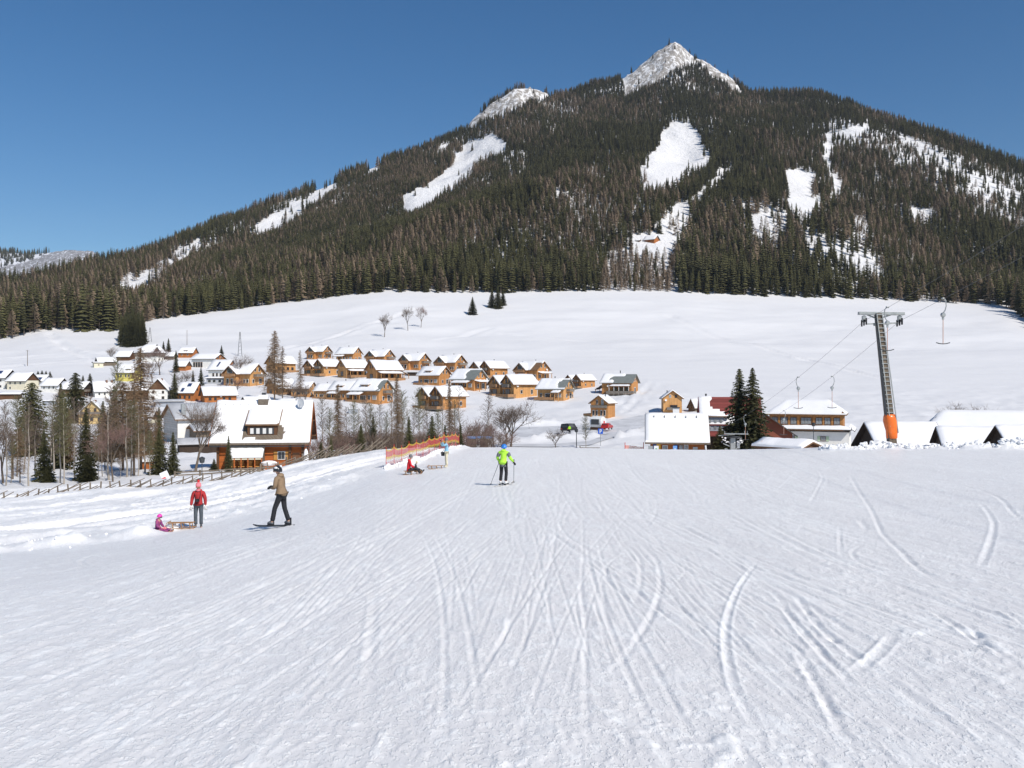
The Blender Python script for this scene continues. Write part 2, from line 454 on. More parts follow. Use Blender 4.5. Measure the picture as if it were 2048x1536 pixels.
def solve_near(x, y):
    Ys = np.arange(3, 74, 0.1)
    yy = 768 - F * zf((x - 1024) / F * np.maximum(Ys, 1), Ys) / Ys
    k = np.where(yy < y)[0]
    return float(Ys[k[0]]) if len(k) else 70.0
def at(x, y, Y):
    return Vector(((x - 1024) / F * Y, Y, (768 - y) / F * Y))

def grid_mesh(name, Xg, Yg, Zg, m, attrs=None):
    nr, nc = Xg.shape
    co = np.stack([Xg, Yg, Zg], -1).reshape(-1, 3).astype(np.float32)
    i = np.arange((nr - 1) * (nc - 1)); r = i // (nc - 1); c = i % (nc - 1)
    a = r * nc + c
    q = np.stack([a, a + 1, a + nc + 1, a + nc], -1).astype(np.int32)
    me = bpy.data.meshes.new(name)
    me.vertices.add(len(co)); me.vertices.foreach_set('co', co.ravel())
    me.loops.add(q.size); me.loops.foreach_set('vertex_index', q.ravel())
    me.polygons.add(len(q)); me.polygons.foreach_set('loop_start', np.arange(len(q), dtype=np.int32) * 4)
    me.polygons.foreach_set('use_smooth', np.ones(len(q), bool))
    for k, v in (attrs or {}).items():
        at_ = me.attributes.new(k, 'FLOAT', 'POINT'); at_.data.foreach_set('value', v.ravel().astype(np.float32))
    me.materials.append(m)
    me.update(); me.validate()
    o = link(bpy.data.objects.new(name, me))
    tag(o, kind='structure')
    return o

# ------------------------------------------------------------------ snow materials
def snow_material(name, col, near):
    m = bpy.data.materials.new(name); m.use_nodes = True
    nt = m.node_tree; b = nt.nodes['Principled BSDF']
    b.inputs['Roughness'].default_value = 0.42 if near else 0.6
    b.inputs['Specular IOR Level'].default_value = 0.5 if near else 0.15
    tc = nt.nodes.new('ShaderNodeTexCoord')
    def noise(scale, det, st, rough=0.55):
        mp = nt.nodes.new('ShaderNodeMapping'); mp.inputs['Scale'].default_value = st
        nt.links.new(tc.outputs['Object'], mp.inputs['Vector'])
        n = nt.nodes.new('ShaderNodeTexNoise'); n.inputs['Scale'].default_value = scale; n.inputs['Detail'].default_value = det
        n.inputs['Roughness'].default_value = rough
        nt.links.new(mp.outputs[0], n.inputs['Vector'])
        return n.outputs['Fac']
    def ramp(s, a, b_, lo, hi):
        r = nt.nodes.new('ShaderNodeMapRange'); r.inputs[1].default_value = a; r.inputs[2].default_value = b_
        r.inputs[3].default_value = lo; r.inputs[4].default_value = hi
        nt.links.new(s, r.inputs[0]); return r.outputs[0]
    def math_(op, a, b_):
        n = nt.nodes.new('ShaderNodeMath'); n.operation = op
        for k, v in enumerate((a, b_)):
            if isinstance(v, (int, float)): n.inputs[k].default_value = v
            else: nt.links.new(v, n.inputs[k])
        return n.outputs[0]
    if near:
        n1 = noise(1.0, 7, (3.0, 0.45, 1), .65)           # scraped bands running down the run
        n2 = noise(1.0, 3, (24, 15, 1), 0.7); n4 = noise(1.0, 3, (8.5, 4.2, 1), .65); n5 = noise(1.0, 3, (3.2, 1.1, 1), .65)         # crumbs, their sunlit glints put into the colour as paler flecks
        n3 = noise(0.22, 3, (1, 0.5, 1))
        at_ = nt.nodes.new('ShaderNodeAttribute'); at_.attribute_name = 'loose'
        k = math_('ADD', math_('MULTIPLY', ramp(n1, .35, .65, 0, 1), .22), math_('MULTIPLY', ramp(n2, .54, .62, 0, 1), .75))
        k = math_('ADD', k, math_('ADD', math_('MULTIPLY', ramp(n4, .55, .63, 0, 1), .6), math_('MULTIPLY', ramp(n5, .54, .64, 0, 1), .4)))
        k = math_('ADD', k, math_('MULTIPLY', ramp(n3, .35, .65, 0, 1), .16))
        k = math_('ADD', k, at_.outputs['Fac'])
        mx = nt.nodes.new('ShaderNodeMix'); mx.data_type = 'RGBA'
        nt.links.new(k, mx.inputs[0])
        mx.inputs[6].default_value = (col[0] * .93, col[1] * .936, col[2] * .946, 1)
        mx.inputs[7].default_value = (min(.99, col[0] * 1.07), min(.985, col[1] * 1.08), min(.98, col[2] * 1.09), 1)
        nt.links.new(mx.outputs[2], b.inputs['Base Color'])
        hsum = math_('ADD', math_('MULTIPLY', noise(1.0, 9, (9, 6, 10), .8), 1.5), math_('MULTIPLY', noise(1.0, 5, (7, 1.2, 1), .6), .45))
        kk = nt.nodes.new('ShaderNodeClamp'); nt.links.new(k, kk.inputs[0])
        hsum = math_('ADD', math_('MULTIPLY', hsum, .34), math_('MULTIPLY', kk.outputs[0], .36))
        bp = nt.nodes.new('ShaderNodeBump'); bp.inputs['Strength'].default_value = 1.0; bp.inputs['Distance'].default_value = 0.018
        nt.links.new(hsum, bp.inputs['Height']); nt.links.new(bp.outputs[0], b.inputs['Normal'])
    else:
        n1 = noise(1.0, 5, (.012, .05, .05))
        n2 = noise(1.0, 4, (.05, .45, .3))
        k = math_('ADD', math_('MULTIPLY', ramp(n1, .3, .7, 0, 1), .6), math_('MULTIPLY', ramp(n2, .35, .7, 0, 1), .5))
        mx = nt.nodes.new('ShaderNodeMix'); mx.data_type = 'RGBA'
        nt.links.new(k, mx.inputs[0])
        mx.inputs[6].default_value = (col[0] * .955, col[1] * .96, col[2] * .97, 1)
        mx.inputs[7].default_value = (*col, 1)
        nt.links.new(mx.outputs[2], b.inputs['Base Color'])
        hs = math_('ADD', math_('MULTIPLY', noise(1.0, 6, (.09, .55, .3), .6), 1.0), math_('MULTIPLY', noise(1.0, 4, (.03, .07, .05)), 3.0))
        bp = nt.nodes.new('ShaderNodeBump'); bp.inputs['Strength'].default_value = 0.35; bp.inputs['Distance'].default_value = 0.5
        nt.links.new(hs, bp.inputs['Height']); nt.links.new(bp.outputs[0], b.inputs['Normal'])
    return m
M['piste'] = snow_material('piste_snow', (0.948, 0.914, 0.882), True)
M['field'] = snow_material('field_snow', (0.785, 0.775, 0.77), False)

# ------------------------------------------------------------------ the ski slope (fine mesh with tracks)
def piste_rows():
    ys = np.concatenate([np.arange(1720, 1300, -2.4), np.arange(1300, 1000, -1.5), np.arange(1000, 893, -0.9)])
    Yt = np.arange(3, 73, 0.02); yy = 768 - F * zf(0 * Yt, Yt) / Yt
    yy = np.minimum.accumulate(yy)
    Yr_ = np.interp(-ys, -yy, Yt)
    Yr_ = np.unique(np.round(Yr_, 3))
    Yr_ = Yr_[(Yr_ > 3.2) & (Yr_ < 71)]
    st = [Yr_[0]]
    for v in Yr_[1:]:
        while v - st[-1] > 0.35: st.append(st[-1] + 0.3)
        if v - st[-1] > 0.01: st.append(v)
    return np.concatenate([np.arange(-14, 3.2, 0.6), st, np.arange(st[-1] + .3, 84.5, 0.4)])
PR = piste_rows()
PC = np.concatenate([np.arange(-1500, -60, 24), np.arange(-60, 2110, 3.0), np.arange(2110, 3600, 24)])
pY, pc = np.meshgrid(PR, PC, indexing='ij')
pX = (pc - 1024) / F * np.maximum(pY, 6.0)
pcol = 1024 + F * pX / np.maximum(pY, 25)
pZ = zf(pX, pY)
# edge of the groomed run, as depth-dependent column; left of it lies ungroomed snow
ex = np.interp(pY, [20, 26, 31, 36, 42, 48, 54, 62, 70], [-250, 0, 330, 520, 640, 730, 785, 850, 905])
soft = np.clip((ex - pcol) / 60, 0, 1)
piste = 1 - soft
fade = np.clip((80 - pY) / 6, 0, 1)
D = np.zeros_like(pZ); LO = np.zeros_like(pZ)
# groomed run: long bands, furrows and crumbs lying along the fall line
D += piste * (fbm(pX * .4, pY * .06, 21, 2) * .045 + fbm(pX * 2.2, pY * .16, 22, 2) * .007 + fbm(pX * 10, pY * 1.6, 23, 3) * .006)
D += piste * (np.clip(fbm(pX * 14, pY * 5, 27, 3) - .05, 0, 1) * .014 + np.clip(fbm(pX * 4, pY * 1.2, 28, 3) - .12, 0, 1) * .022)
crumb = np.clip(fbm(pX * 8, pY * 6.0, 25, 3) - .12, 0, 1) * np.clip(fbm(pX * .8, pY * .25, 26, 2) + .25, 0, 1)
D += piste * crumb * .038; LO += piste * np.clip(crumb * 1.2, 0, .3)
# ungroomed snow: long drifts running beside the run, old ruts
u_ = pX * .51 + pY * .86; v_ = pX * .86 - pY * .51
rut = np.clip(ridged(v_ * .42, u_ * .035, 33, 3) - .28, 0, 1)
D += soft * (fbm(v_ * .25, u_ * .05, 31, 3) * .5 + rut * .42 + fbm(pX * 1.5, pY * .8, 34, 4) * .10)
# tracks
def track(pts, width=.10, depth=.04, rim=.02, loose=0.0, world_pts=False, rough=0.0):
    if world_pts: W = [Vector((p[0], p[1])) for p in pts]
    else:
        W = []
        for (x, y) in pts:
            Y = solve_near(x, y); W.append(Vector(((x - 1024) / F * Y, Y)))
    # smooth the polyline (Catmull-Rom)
    P = [W[0]] + W + [W[-1]]; S = []
    n = max(3, 24 // len(W))
    for i in range(1, len(P) - 2):
        for k in range(n):
            t = k / n
            S.append(0.5 * ((2 * P[i]) + (P[i + 1] - P[i - 1]) * t + (2 * P[i - 1] - 5 * P[i] + 4 * P[i + 1] - P[i + 2]) * t * t + (3 * P[i] - P[i - 1] - 3 * P[i + 1] + P[i + 2]) * t ** 3))
    S.append(W[-1])
    mg = width * 3 + .1
    tot = sum((q - p).length for p, q in zip(S[:-1], S[1:])); run = 0.0; tp = max(.3, min(2.5, tot * .3))
    for a, b in zip(S[:-1], S[1:]):
        d = b - a; L = d.length
        run += L
        if L < 1e-4: continue
        i0 = np.searchsorted(PR, min(a.y, b.y) - mg); i1 = np.searchsorted(PR, max(a.y, b.y) + mg)
        if i1 <= i0: continue
        Ym = np.maximum(PR[i0:i1], 6)
        clo = min((min(a.x, b.x) - mg) / Ym.min(), (min(a.x, b.x) - mg) / Ym.max()) * F + 1024
        chi = max((max(a.x, b.x) + mg) / Ym.min(), (max(a.x, b.x) + mg) / Ym.max()) * F + 1024
        j0 = np.searchsorted(PC, clo); j1 = np.searchsorted(PC, chi)
        if j1 <= j0: continue
        X = pX[i0:i1, j0:j1]; Y = pY[i0:i1, j0:j1]
        t = ((X - a.x) * d.x + (Y - a.y) * d.y) / (L * L)
        ok = (t >= 0) & (t < 1)
        s = ((X - a.x) * d.y - (Y - a.y) * d.x) / L
        q = np.abs(s) / width
        tap = np.clip(np.minimum((run - L + t * L) / tp, (tot - run + L - t * L) / tp), 0, 1)
        g = tap * np.exp(-(q * 1.6) ** 2); r_ = tap * np.exp(-((q - 1.25) * 2.4) ** 2)
        if rough:
            nz = 0.5 + fbm(X * 5 + 5, Y * 4, 77, 3) * 1.6 * rough
            g = g * np.clip(nz, 0, 1.5); r_ = r_ * np.clip(1.3 - nz + vnoise(X * 7, Y * 7, 78), 0, 2)
        D[i0:i1, j0:j1] += np.where(ok, -.36 * depth * g + .28 * rim * r_ * np.where(s > 0, 1.0, .55), 0)
        LO[i0:i1, j0:j1] += np.where(ok, .55 * loose * (r_ + .6 * g), 0)
tr = random.Random(11)
PT = [  # the plainly visible single tracks, in photo points on the run
    ([(1520, 1115), (1480, 1170), (1455, 1240), (1453, 1300), (1468, 1370), (1500, 1440), (1545, 1530)], .042, .034, .034, .9),
    ([(1272, 1080), (1310, 1115), (1322, 1165), (1308, 1220), (1280, 1275), (1235, 1335), (1185, 1385)], .05, .04, .015, .15),
    ([(1240, 1080), (1275, 1110), (1282, 1150), (1275, 1190), (1255, 1230)], .05, .035, .012, .1),
    ([(1165, 1000), (1166, 1100), (1162, 1180), (1170, 1240), (1173, 1400), (1175, 1536)], .035, .03, .012, .1),
    ([(1200, 1150), (1206, 1190), (1218, 1250)], .04, .035, .012, .1),
    ([(1960, 1006), (1984, 1036), (1987, 1062), (1972, 1110), (1955, 1145)], .07, .045, .03, .35),
    ([(1636, 938), (1645, 956), (1634, 982), (1617, 1012)], .07, .03, .03, .35),
    ([(1700, 950), (1716, 980), (1742, 1018), (1764, 1066), (1800, 1100), (1840, 1140), (1925, 1178)], .07, .05, .02, .1),
    ([(1720, 1040), (1735, 1060)], .1, .06, .02, .0),
    ([(1466, 950), (1472, 975), (1480, 985)], .06, .03, .02, .2),
    ([(1599, 940), (1580, 958), (1550, 985)], .06, .02, .03, .35),
    ([(1790, 1270), (1755, 1310), (1700, 1355)], .06, .02, .05, .5),
    ([(1230, 985), (1280, 975), (1312, 1000), (1305, 1040), (1270, 1060)], .05, .03, .015, .1),
    ([(1130, 1010), (1120, 1050), (1150, 1085)], .05, .03, .015, .1),
    ([(1180, 930), (1250, 960), (1290, 990), (1300, 1020)], .05, .03, .015, .1),
    ([(1900, 965), (1985, 990), (2030, 1030), (2048, 1046)], .08, .05, .03, .2),
    ([(1679, 1050), (1680, 1080), (1684, 1122)], .05, .02, .02, .3),
    ([(750, 1180), (742, 1300), (735, 1430)], .06, .03, .02, .2),
]
for p, w, d, r_, lo in PT: track(p, w, d, r_, lo)
for p in ([(1850, 1210), (1900, 1245), (1960, 1285), (2060, 1350)], [(1545, 1180), (1600, 1260), (1680, 1345), (1760, 1440)], [(1930, 1250), (1990, 1300), (2055, 1340)],
          [(1590, 1190), (1650, 1265), (1760, 1345)], [(1590, 1300), (1650, 1400), (1700, 1500)], [(2000, 1220), (2060, 1250)]):
    track(p, .05, .075, .05, .3, rough=1.0)
# straight runs down the fall line and shallow arcs
for k in range(460):
    Y0 = tr.uniform(4, 50); L = tr.uniform(4, 26); X0 = tr.uniform(-.62, .62) * max(Y0, 8) + tr.uniform(-2, 2)
    a = tr.gauss(0.03, .055)
    cv = tr.gauss(0, .0022)
    pts = [(X0 + a * L * q + cv * (L * q) ** 2, Y0 + L * q) for q in (0, .25, .5, .75, 1)]
    w = tr.choice([.014, .016, .02, .022, .026, .03, .05]) * (1 + Y0 / 26)
    lo = tr.uniform(0, .35)
    track(pts, w, tr.uniform(.010, .034), tr.uniform(.006, .022), lo, True)
    if w < .09: track([(p[0] + .22 + .02 * tr.random(), p[1] + .1) for p in pts], w, tr.uniform(.01, .03), .012, lo, True)
for k in range(170):
    Y0 = tr.uniform(7, 62); X0 = tr.uniform(-.25, .6) * Y0
    r0 = tr.uniform(2.5, 9); a0 = tr.uniform(0, 6.28); sw = tr.uniform(.5, 1.6) * tr.choice([-1, 1])
    pts = [(X0 + r0 * math.cos(a0 + sw * q / 5) * .7, Y0 + r0 * math.sin(a0 + sw * q / 5) * 1.5) for q in range(6)]
    if min(q_[1] for q_ in pts) < 10: continue
    track(pts, tr.choice([.015, .02, .025, .035]) * (1 + Y0 / 26), tr.uniform(.012, .035), tr.uniform(.008, .025), tr.uniform(0, .4), True)
# ruts left in the ungroomed snow
for (p0, p1) in (((0, 1030), (640, 955)), ((90, 1030), (560, 975)), ((330, 1035), (760, 930)), ((0, 1010), (400, 985)), ((250, 1060), (760, 950)), ((380, 1030), (560, 1005)), ((420, 1040), (700, 985))):
    Ya = solve_near(*p0); Yb = solve_near(*p1)
    A = ((p0[0] - 1024) / F * Ya, Ya); B = ((p1[0] - 1024) / F * Yb, Yb)
    pts = [(A[0] + (B[0] - A[0]) * q / 5 + tr.uniform(-.4, .4), A[1] + (B[1] - A[1]) * q / 5) for q in range(6)]
    track(pts, .35, .12, .16, .3, True, rough=1.0)
# ploughed berms: left edge of the run, foot of the red net, the heap along the far right edge
def berm(pts, width, height, seed, lump=1.0):
    for (x0, Y0), (x1, Y1) in zip(pts[:-1], pts[1:]):
        a = Vector(((x0 - 1024) / F * Y0, Y0)); b = Vector(((x1 - 1024) / F * Y1, Y1)); d = b - a; L = d.length
        t = np.clip(((pX - a.x) * d.x + (pY - a.y) * d.y) / (L * L), 0, 1)
        s = np.hypot(pX - a.x - d.x * t, pY - a.y - d.y * t)
        g = np.exp(-(s / width) ** 2)
        nz = np.clip(.45 + fbm(pX * .9, pY * .9, seed, 4) * 1.5 * lump, 0, 2)
        BR[:] = np.maximum(BR, g * height * nz)
BR = np.zeros_like(pZ)
berm([(-200, 24.5), (0, 26.5), (150, 28.2), (250, 29.5), (330, 31.5)], .6, .5, 51, .55)
berm([(470, 36.5), (620, 43), (700, 49)], .5, .14, 52)
berm([(785, 52.5), (835, 56.8), (885, 64), (930, 72)], .5, .3, 53)
BR2 = BR.copy(); BR[:] = 0
berm([(1660, 61.5), (1760, 60.5), (1900, 59), (2048, 57), (2300, 54)], 1.0, .6, 54, 1.0)
BR *= np.clip((pcol - 1600) / 120, 0, 1)
BR = np.maximum(BR, BR2)
LO += np.clip(BR * 1.2, 0, .5)
pZ = pZ + (D + BR) * fade - np.clip((pY - 80) / 4, 0, 1) * .35
grid_mesh('ski_slope', pX, pY, pZ, M['piste'], {'loose': np.clip(LO, 0, .8)})
def zs(X, Y):
    """top of the displaced run nearest to (X, Y)"""
    i = int(np.clip(np.searchsorted(PR, Y), 1, len(PR) - 1)); c = 1024 + F * X / max(Y, 6)
    j = int(np.clip(np.searchsorted(PC, c), 1, len(PC) - 1))
    return float(max(pZ[i, j], pZ[i - 1, j - 1]))
def gs(x, Y):
    X = (x - 1024) / F * Y
    return Vector((X, Y, zs(X, Y)))

# ------------------------------------------------------------------ valley floor, meadow and mountain
fc = np.arange(-1500, 3601, 8.0)
fr = np.concatenate([np.arange(76, 130, 1.2), np.arange(130, 300, 1.8), np.arange(300, 660, 3.0), [660.0]])
gY, gc = np.meshgrid(fr, fc, indexing='ij'); gX = (gc - 1024) / F * gY
gZ = zf(gX, gY) - np.clip((90 - gY) / 10, 0, 1) * .12
lowl = np.clip((330 - gY) / 60, 0, 1)
def inpoly(px, py, poly):
    ins = np.zeros(np.shape(px), bool); n = len(poly)
    for i in range(n):
        x0, y0 = poly[i]; x1, y1 = poly[(i + 1) % n]
        c = (y0 > py) != (y1 > py)
        with np.errstate(divide='ignore', invalid='ignore'):
            xi = (x1 - x0) * (py - y0) / (y1 - y0 + 1e-12) + x0
        ins ^= c & (px < xi)
    return ins
ROADS = [[(1015, 168), (1100, 174), (1200, 178), (1305, 210), (1305, 242), (1200, 216), (1100, 209), (1015, 208)],
         [(1005, 144), (1100, 143), (1185, 148), (1230, 170), (1305, 212), (1305, 242), (1222, 192), (1176, 164), (1100, 154), (1005, 155)]]
onroad = inpoly(gc, gY, ROADS[0]) | inpoly(gc, gY, ROADS[1])
gZ += ~onroad * lowl * np.clip((gY - 78) / 8, 0, 1) * (fbm(gX * .12, gY * .09, 61, 4) * .7 + np.clip(fbm(gX * .5, gY * .4, 62, 3), 0, 1) * .5)
# old tracks and a farm lane pressed into the meadow
for (x0, Y0, x1, Y1, dp, wd) in ((1335, 560, 1480, 470, .5, 1.6), (1480, 470, 1600, 405, .6, 1.6), (1600, 405, 1770, 330, .6, 1.6), (560, 440, 700, 500, .7, 1.8), (700, 500, 830, 575, .7, 1.8), (98, 525, 130, 470, .7, 2.5), (130, 470, 195, 420, .8, 2.5),
                                (870, 470, 985, 520, .4, 2.0), (1005, 500, 1190, 470, .4, 2.0), (0, 430, 180, 452, .5, 2.5), (0, 395, 160, 415, .4, 2.5), (1230, 255, 1285, 330, .3, .9), (1250, 245, 1300, 320, .3, .9)):
    a = np.array([(x0 - 1024) / F * Y0, Y0]); b = np.array([(x1 - 1024) / F * Y1, Y1]); d = b - a; L2 = (d * d).sum()
    t = np.clip(((gX - a[0]) * d[0] + (gY - a[1]) * d[1]) / L2, 0, 1)
    s = np.hypot(gX - a[0] - d[0] * t, gY - a[1] - d[1] * t) + vnoise(gX * .1, gY * .1, 66) * 1.2
    dp *= 1.9; gZ += -np.exp(-(s / wd) ** 2) * dp * (.6 + vnoise(gX * .15, gY * .15, 67)) + np.exp(-((s - wd * 1.7) / wd) ** 2) * dp * .45
# ploughed banks along the car park
for (x0, Y0, x1, Y1, h) in ((1040, 210, 1170, 218, 1.4), (1230, 172, 1300, 184, 1.2), (1120, 168, 1290, 188, 1.0), (1040, 160, 1110, 164, 1.2), (1225, 262, 1310, 258, .9)):
    a = np.array([(x0 - 1024) / F * Y0, Y0]); b = np.array([(x1 - 1024) / F * Y1, Y1]); d = b - a; L2 = (d * d).sum()
    t = np.clip(((gX - a[0]) * d[0] + (gY - a[1]) * d[1]) / L2, 0, 1)
    s = np.hypot(gX - a[0] - d[0] * t, gY - a[1] - d[1] * t)
    gZ += ~onroad * np.exp(-(s / 2.2) ** 2) * h * np.clip(.6 + fbm(gX * .5, gY * .5, 63, 3) * 1.3, 0, 2)
grid_mesh('snow_field', gX, gY, gZ, M['field'])

mr = np.concatenate([np.arange(660, 1000, 5.0), np.arange(1000, 1780, 5.0), np.arange(1780, 2500, 30.0)])
mc = np.concatenate([np.arange(-1500, -400, 25.0), np.arange(-400, 2500, 5.0), np.arange(2500, 3601, 25.0)])
mY, mcg = np.meshgrid(mr, mc, indexing='ij'); mX = (mcg - 1024) / F * mY
mZ = zf(mX, mY)
m_y = 768 - F * mZ / mY
ROCK = [
    [(1245, 205), (1258, 150), (1300, 108), (1352, 80), (1388, 112), (1392, 128), (1362, 140), (1330, 152), (1300, 178), (1262, 190)],
    [(1388, 112), (1430, 135), (1460, 148), (1486, 192), (1468, 186), (1440, 165), (1405, 140)],
    [(925, 262), (960, 225), (1000, 200), (1030, 178), (1062, 176), (1092, 188), (1070, 204), (1030, 222), (985, 240), (950, 254)],
]
rk = np.zeros_like(mZ)
wob = fbm(mX / 14, mY / 20, 71, 3) * 16
for p in ROCK: rk = np.maximum(rk, inpoly(mcg + wob, m_y + wob * .6, p) * 1.0)
mZ += rk * (ridged(mX / 26, mY / 26, 72, 4) * 6.5 + ridged(mX / 9, mY / 11, 73, 3) * 2.2)
rock_m = bpy.data.materials.new('rock_and_snow'); rock_m.use_nodes = True
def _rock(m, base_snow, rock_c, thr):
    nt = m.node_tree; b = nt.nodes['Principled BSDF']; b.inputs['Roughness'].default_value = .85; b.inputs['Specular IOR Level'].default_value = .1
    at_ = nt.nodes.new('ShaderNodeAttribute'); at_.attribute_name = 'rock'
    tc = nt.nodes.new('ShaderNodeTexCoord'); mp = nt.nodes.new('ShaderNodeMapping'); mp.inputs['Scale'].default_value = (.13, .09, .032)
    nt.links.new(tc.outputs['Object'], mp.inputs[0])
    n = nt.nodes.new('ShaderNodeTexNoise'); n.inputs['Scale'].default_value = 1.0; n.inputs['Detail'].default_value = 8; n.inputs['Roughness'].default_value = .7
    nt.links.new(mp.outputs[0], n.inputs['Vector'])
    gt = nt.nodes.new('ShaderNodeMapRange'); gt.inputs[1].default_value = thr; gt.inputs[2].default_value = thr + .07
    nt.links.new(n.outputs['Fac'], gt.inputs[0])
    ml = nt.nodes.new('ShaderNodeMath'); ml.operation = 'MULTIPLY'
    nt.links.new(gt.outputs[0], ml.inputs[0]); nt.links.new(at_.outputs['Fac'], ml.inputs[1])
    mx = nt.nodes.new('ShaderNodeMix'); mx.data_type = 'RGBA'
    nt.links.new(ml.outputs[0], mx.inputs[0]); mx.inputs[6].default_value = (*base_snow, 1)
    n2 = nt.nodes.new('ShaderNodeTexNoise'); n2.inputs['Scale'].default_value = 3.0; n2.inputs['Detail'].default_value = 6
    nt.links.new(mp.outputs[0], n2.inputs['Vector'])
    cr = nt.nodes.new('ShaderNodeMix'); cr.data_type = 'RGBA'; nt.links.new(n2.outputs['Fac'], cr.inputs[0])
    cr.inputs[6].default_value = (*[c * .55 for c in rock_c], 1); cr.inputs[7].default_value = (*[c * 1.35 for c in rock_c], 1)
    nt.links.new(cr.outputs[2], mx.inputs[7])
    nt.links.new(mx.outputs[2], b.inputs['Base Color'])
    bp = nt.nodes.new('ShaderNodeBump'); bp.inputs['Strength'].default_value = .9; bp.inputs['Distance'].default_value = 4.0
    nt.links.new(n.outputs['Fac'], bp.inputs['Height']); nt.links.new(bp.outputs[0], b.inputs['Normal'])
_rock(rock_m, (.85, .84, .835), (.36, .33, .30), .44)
grid_mesh('mountain', mX, mY, mZ, rock_m, {'rock': rk})

# far mountain at the left, beyond the main ridge
kc = np.arange(-700, 700, 5.0); kr = np.concatenate([np.arange(2300, 3000, 14.0), np.arange(3000, 3700, 60.0)])
kY, kcg = np.meshgrid(kr, kc, indexing='ij'); kX = (kcg - 1024) / F * kY
ky = np.interp(kcg, [-700, -300, 0, 60, 110, 140, 188, 205, 260, 400, 700], [520, 496, 503, 508, 503, 500, 503, 516, 527, 560, 640])
zr_ = (768 - ky) / F * 2900
t_ = np.clip((kY - 2300) / 600, 0, 1)
kZ = zr_ * (.30 + .70 * t_ ** .8) - np.clip(kY - 2900, 0, 900) * .45 + fbm(kX / 90, kY / 90, 81, 4) * 12 * np.clip((1.05 - t_) * 4, .1, 1)
k_y = 768 - F * kZ / kY
cl = inpoly(kcg, k_y, [(-60, 570), (-20, 540), (40, 527), (85, 512), (110, 501), (140, 498), (187, 500), (196, 522), (150, 560), (100, 590), (0, 590)]) * 1.0
kZ += cl * ridged(kX / 40, kY / 40, 83, 4) * 5
far_m = bpy.data.materials.new('far_cliff'); far_m.use_nodes = True
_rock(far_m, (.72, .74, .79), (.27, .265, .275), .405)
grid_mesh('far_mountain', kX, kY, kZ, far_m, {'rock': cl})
# ------------------------------------------------------------------ vegetation: shared tree meshes of unit height
def spruce_mesh(seed, whorls, per, seg, rad, droop=.10, base=.05, dens=1.0, gap=0.0, full=.78):
    g = random.Random(seed); m = MB()
    for i in range(whorls):
        h = base + (0.985 - base) * (i / (whorls - 1)) ** .92
        rr = rad * ((1 - h) ** full) * g.uniform(.82, 1.08) + .006
        n = max(4, int(per * (0.55 + 0.45 * (1 - h))))
        a0 = g.uniform(0, 6.28)
        for j in range(n):
            if g.random() < gap: continue
            a = a0 + 6.283 * j / n + g.uniform(-.25, .25)
            L = rr * g.uniform(.68, 1.12); ca, sa = math.cos(a), math.sin(a)
            dz = -droop * (L / rad) * g.uniform(.5, 1.3) - L * .18
            w = (.55 * L * 2.6 / max(4, n) + .004) * dens
            h0 = h + g.uniform(-.008, .008)
            if seg == 1:
                p0 = (0, 0, h0 + .02); p3 = (L * ca, L * sa, h0 + dz)
                mx, my, mz = .62 * L * ca, .62 * L * sa, h0 + dz * .62
                a_ = (mx - w * sa, my + w * ca, mz - .012); b_ = (mx + w * sa, my - w * ca, mz - .012)
                m.tri(p0, a_, p3); m.tri(p0, p3, b_)
            else:
                pts = []
                for k in range(seg + 1):
                    t = k / seg
                    pts.append(Vector((L * t * ca, L * t * sa, h0 + dz * (t ** 1.3) + .02 * L / rad * t * t)))
                for k in range(seg):
                    A, B = pts[k], pts[k + 1]; t = (k + .7) / seg
                    ww = w * (1.15 - .75 * t) * g.uniform(.7, 1.3)
                    sd = Vector((-sa, ca, 0)); fw = Vector((ca, sa, 0)) * (L / seg)
                    for sgn in (-1, 1):
                        for q in (.0, .5):
                            P = A.lerp(B, q)
                            tip = P + sd * sgn * ww * 1.5 + fw * g.uniform(.5, 1.0) + Vector((0, 0, -g.uniform(.006, .022)))
                            e = P + fw * .45 + Vector((0, 0, -.003))
                            m.tri(P, tip, e)
                    hang = Vector((0, 0, -g.uniform(.010, .028) * (.4 + L / rad)))
                    m.tri(A, B, A.lerp(B, .5) + hang + sd * g.uniform(-.008, .008))
                m.tri(pts[-2] + Vector((-sa, ca, 0)) * w * .4, pts[-2] - Vector((-sa, ca, 0)) * w * .4, pts[-1] + Vector((ca, sa, 0)) * L * .08)
    return m
def trunk_mesh(h0, r, n=6, top=.98):
    m = MB(); m.tube([(0, 0, -.06), (0, 0, .02), (0.002, 0.001, .5 * top), (0, 0, top)], [r * 1.15, r, r * .55, .0012], n)
    return m
SPRUCE = []
for k in range(5):
    SPRUCE.append((trunk_mesh(0, .012).mesh('spruce_trunk', M['bark'], True),
                   spruce_mesh(100 + k, 44, 15, 4, [.160, .185, .215, .150, .175][k], .065, [.03, .05, .02, .08, .04][k], 1.5, [.02, .06, .02, .15, .05][k]).mesh('spruce_crown', M['spruce'])))
SPRUCE.append((trunk_mesh(0, .016).mesh('spruce_trunk', M['bark'], True), spruce_mesh(131, 40, 17, 4, .235, .075, .03, 1.35, .04, .42).mesh('spruce_crown', M['spruce'])))
SPRUCE_FAR = []
for k in range(4):
    SPRUCE_FAR.append((trunk_mesh(0, .011, 5).mesh('forest_spruce_trunk', M['bark']),
                       spruce_mesh(200 + k, 15, 9, 1, [.15, .125, .175, .14][k], .05, [.08, .16, .06, .26][k], 1.5, 0.0, .62).mesh('forest_spruce_crown', M['spruce_far'])))
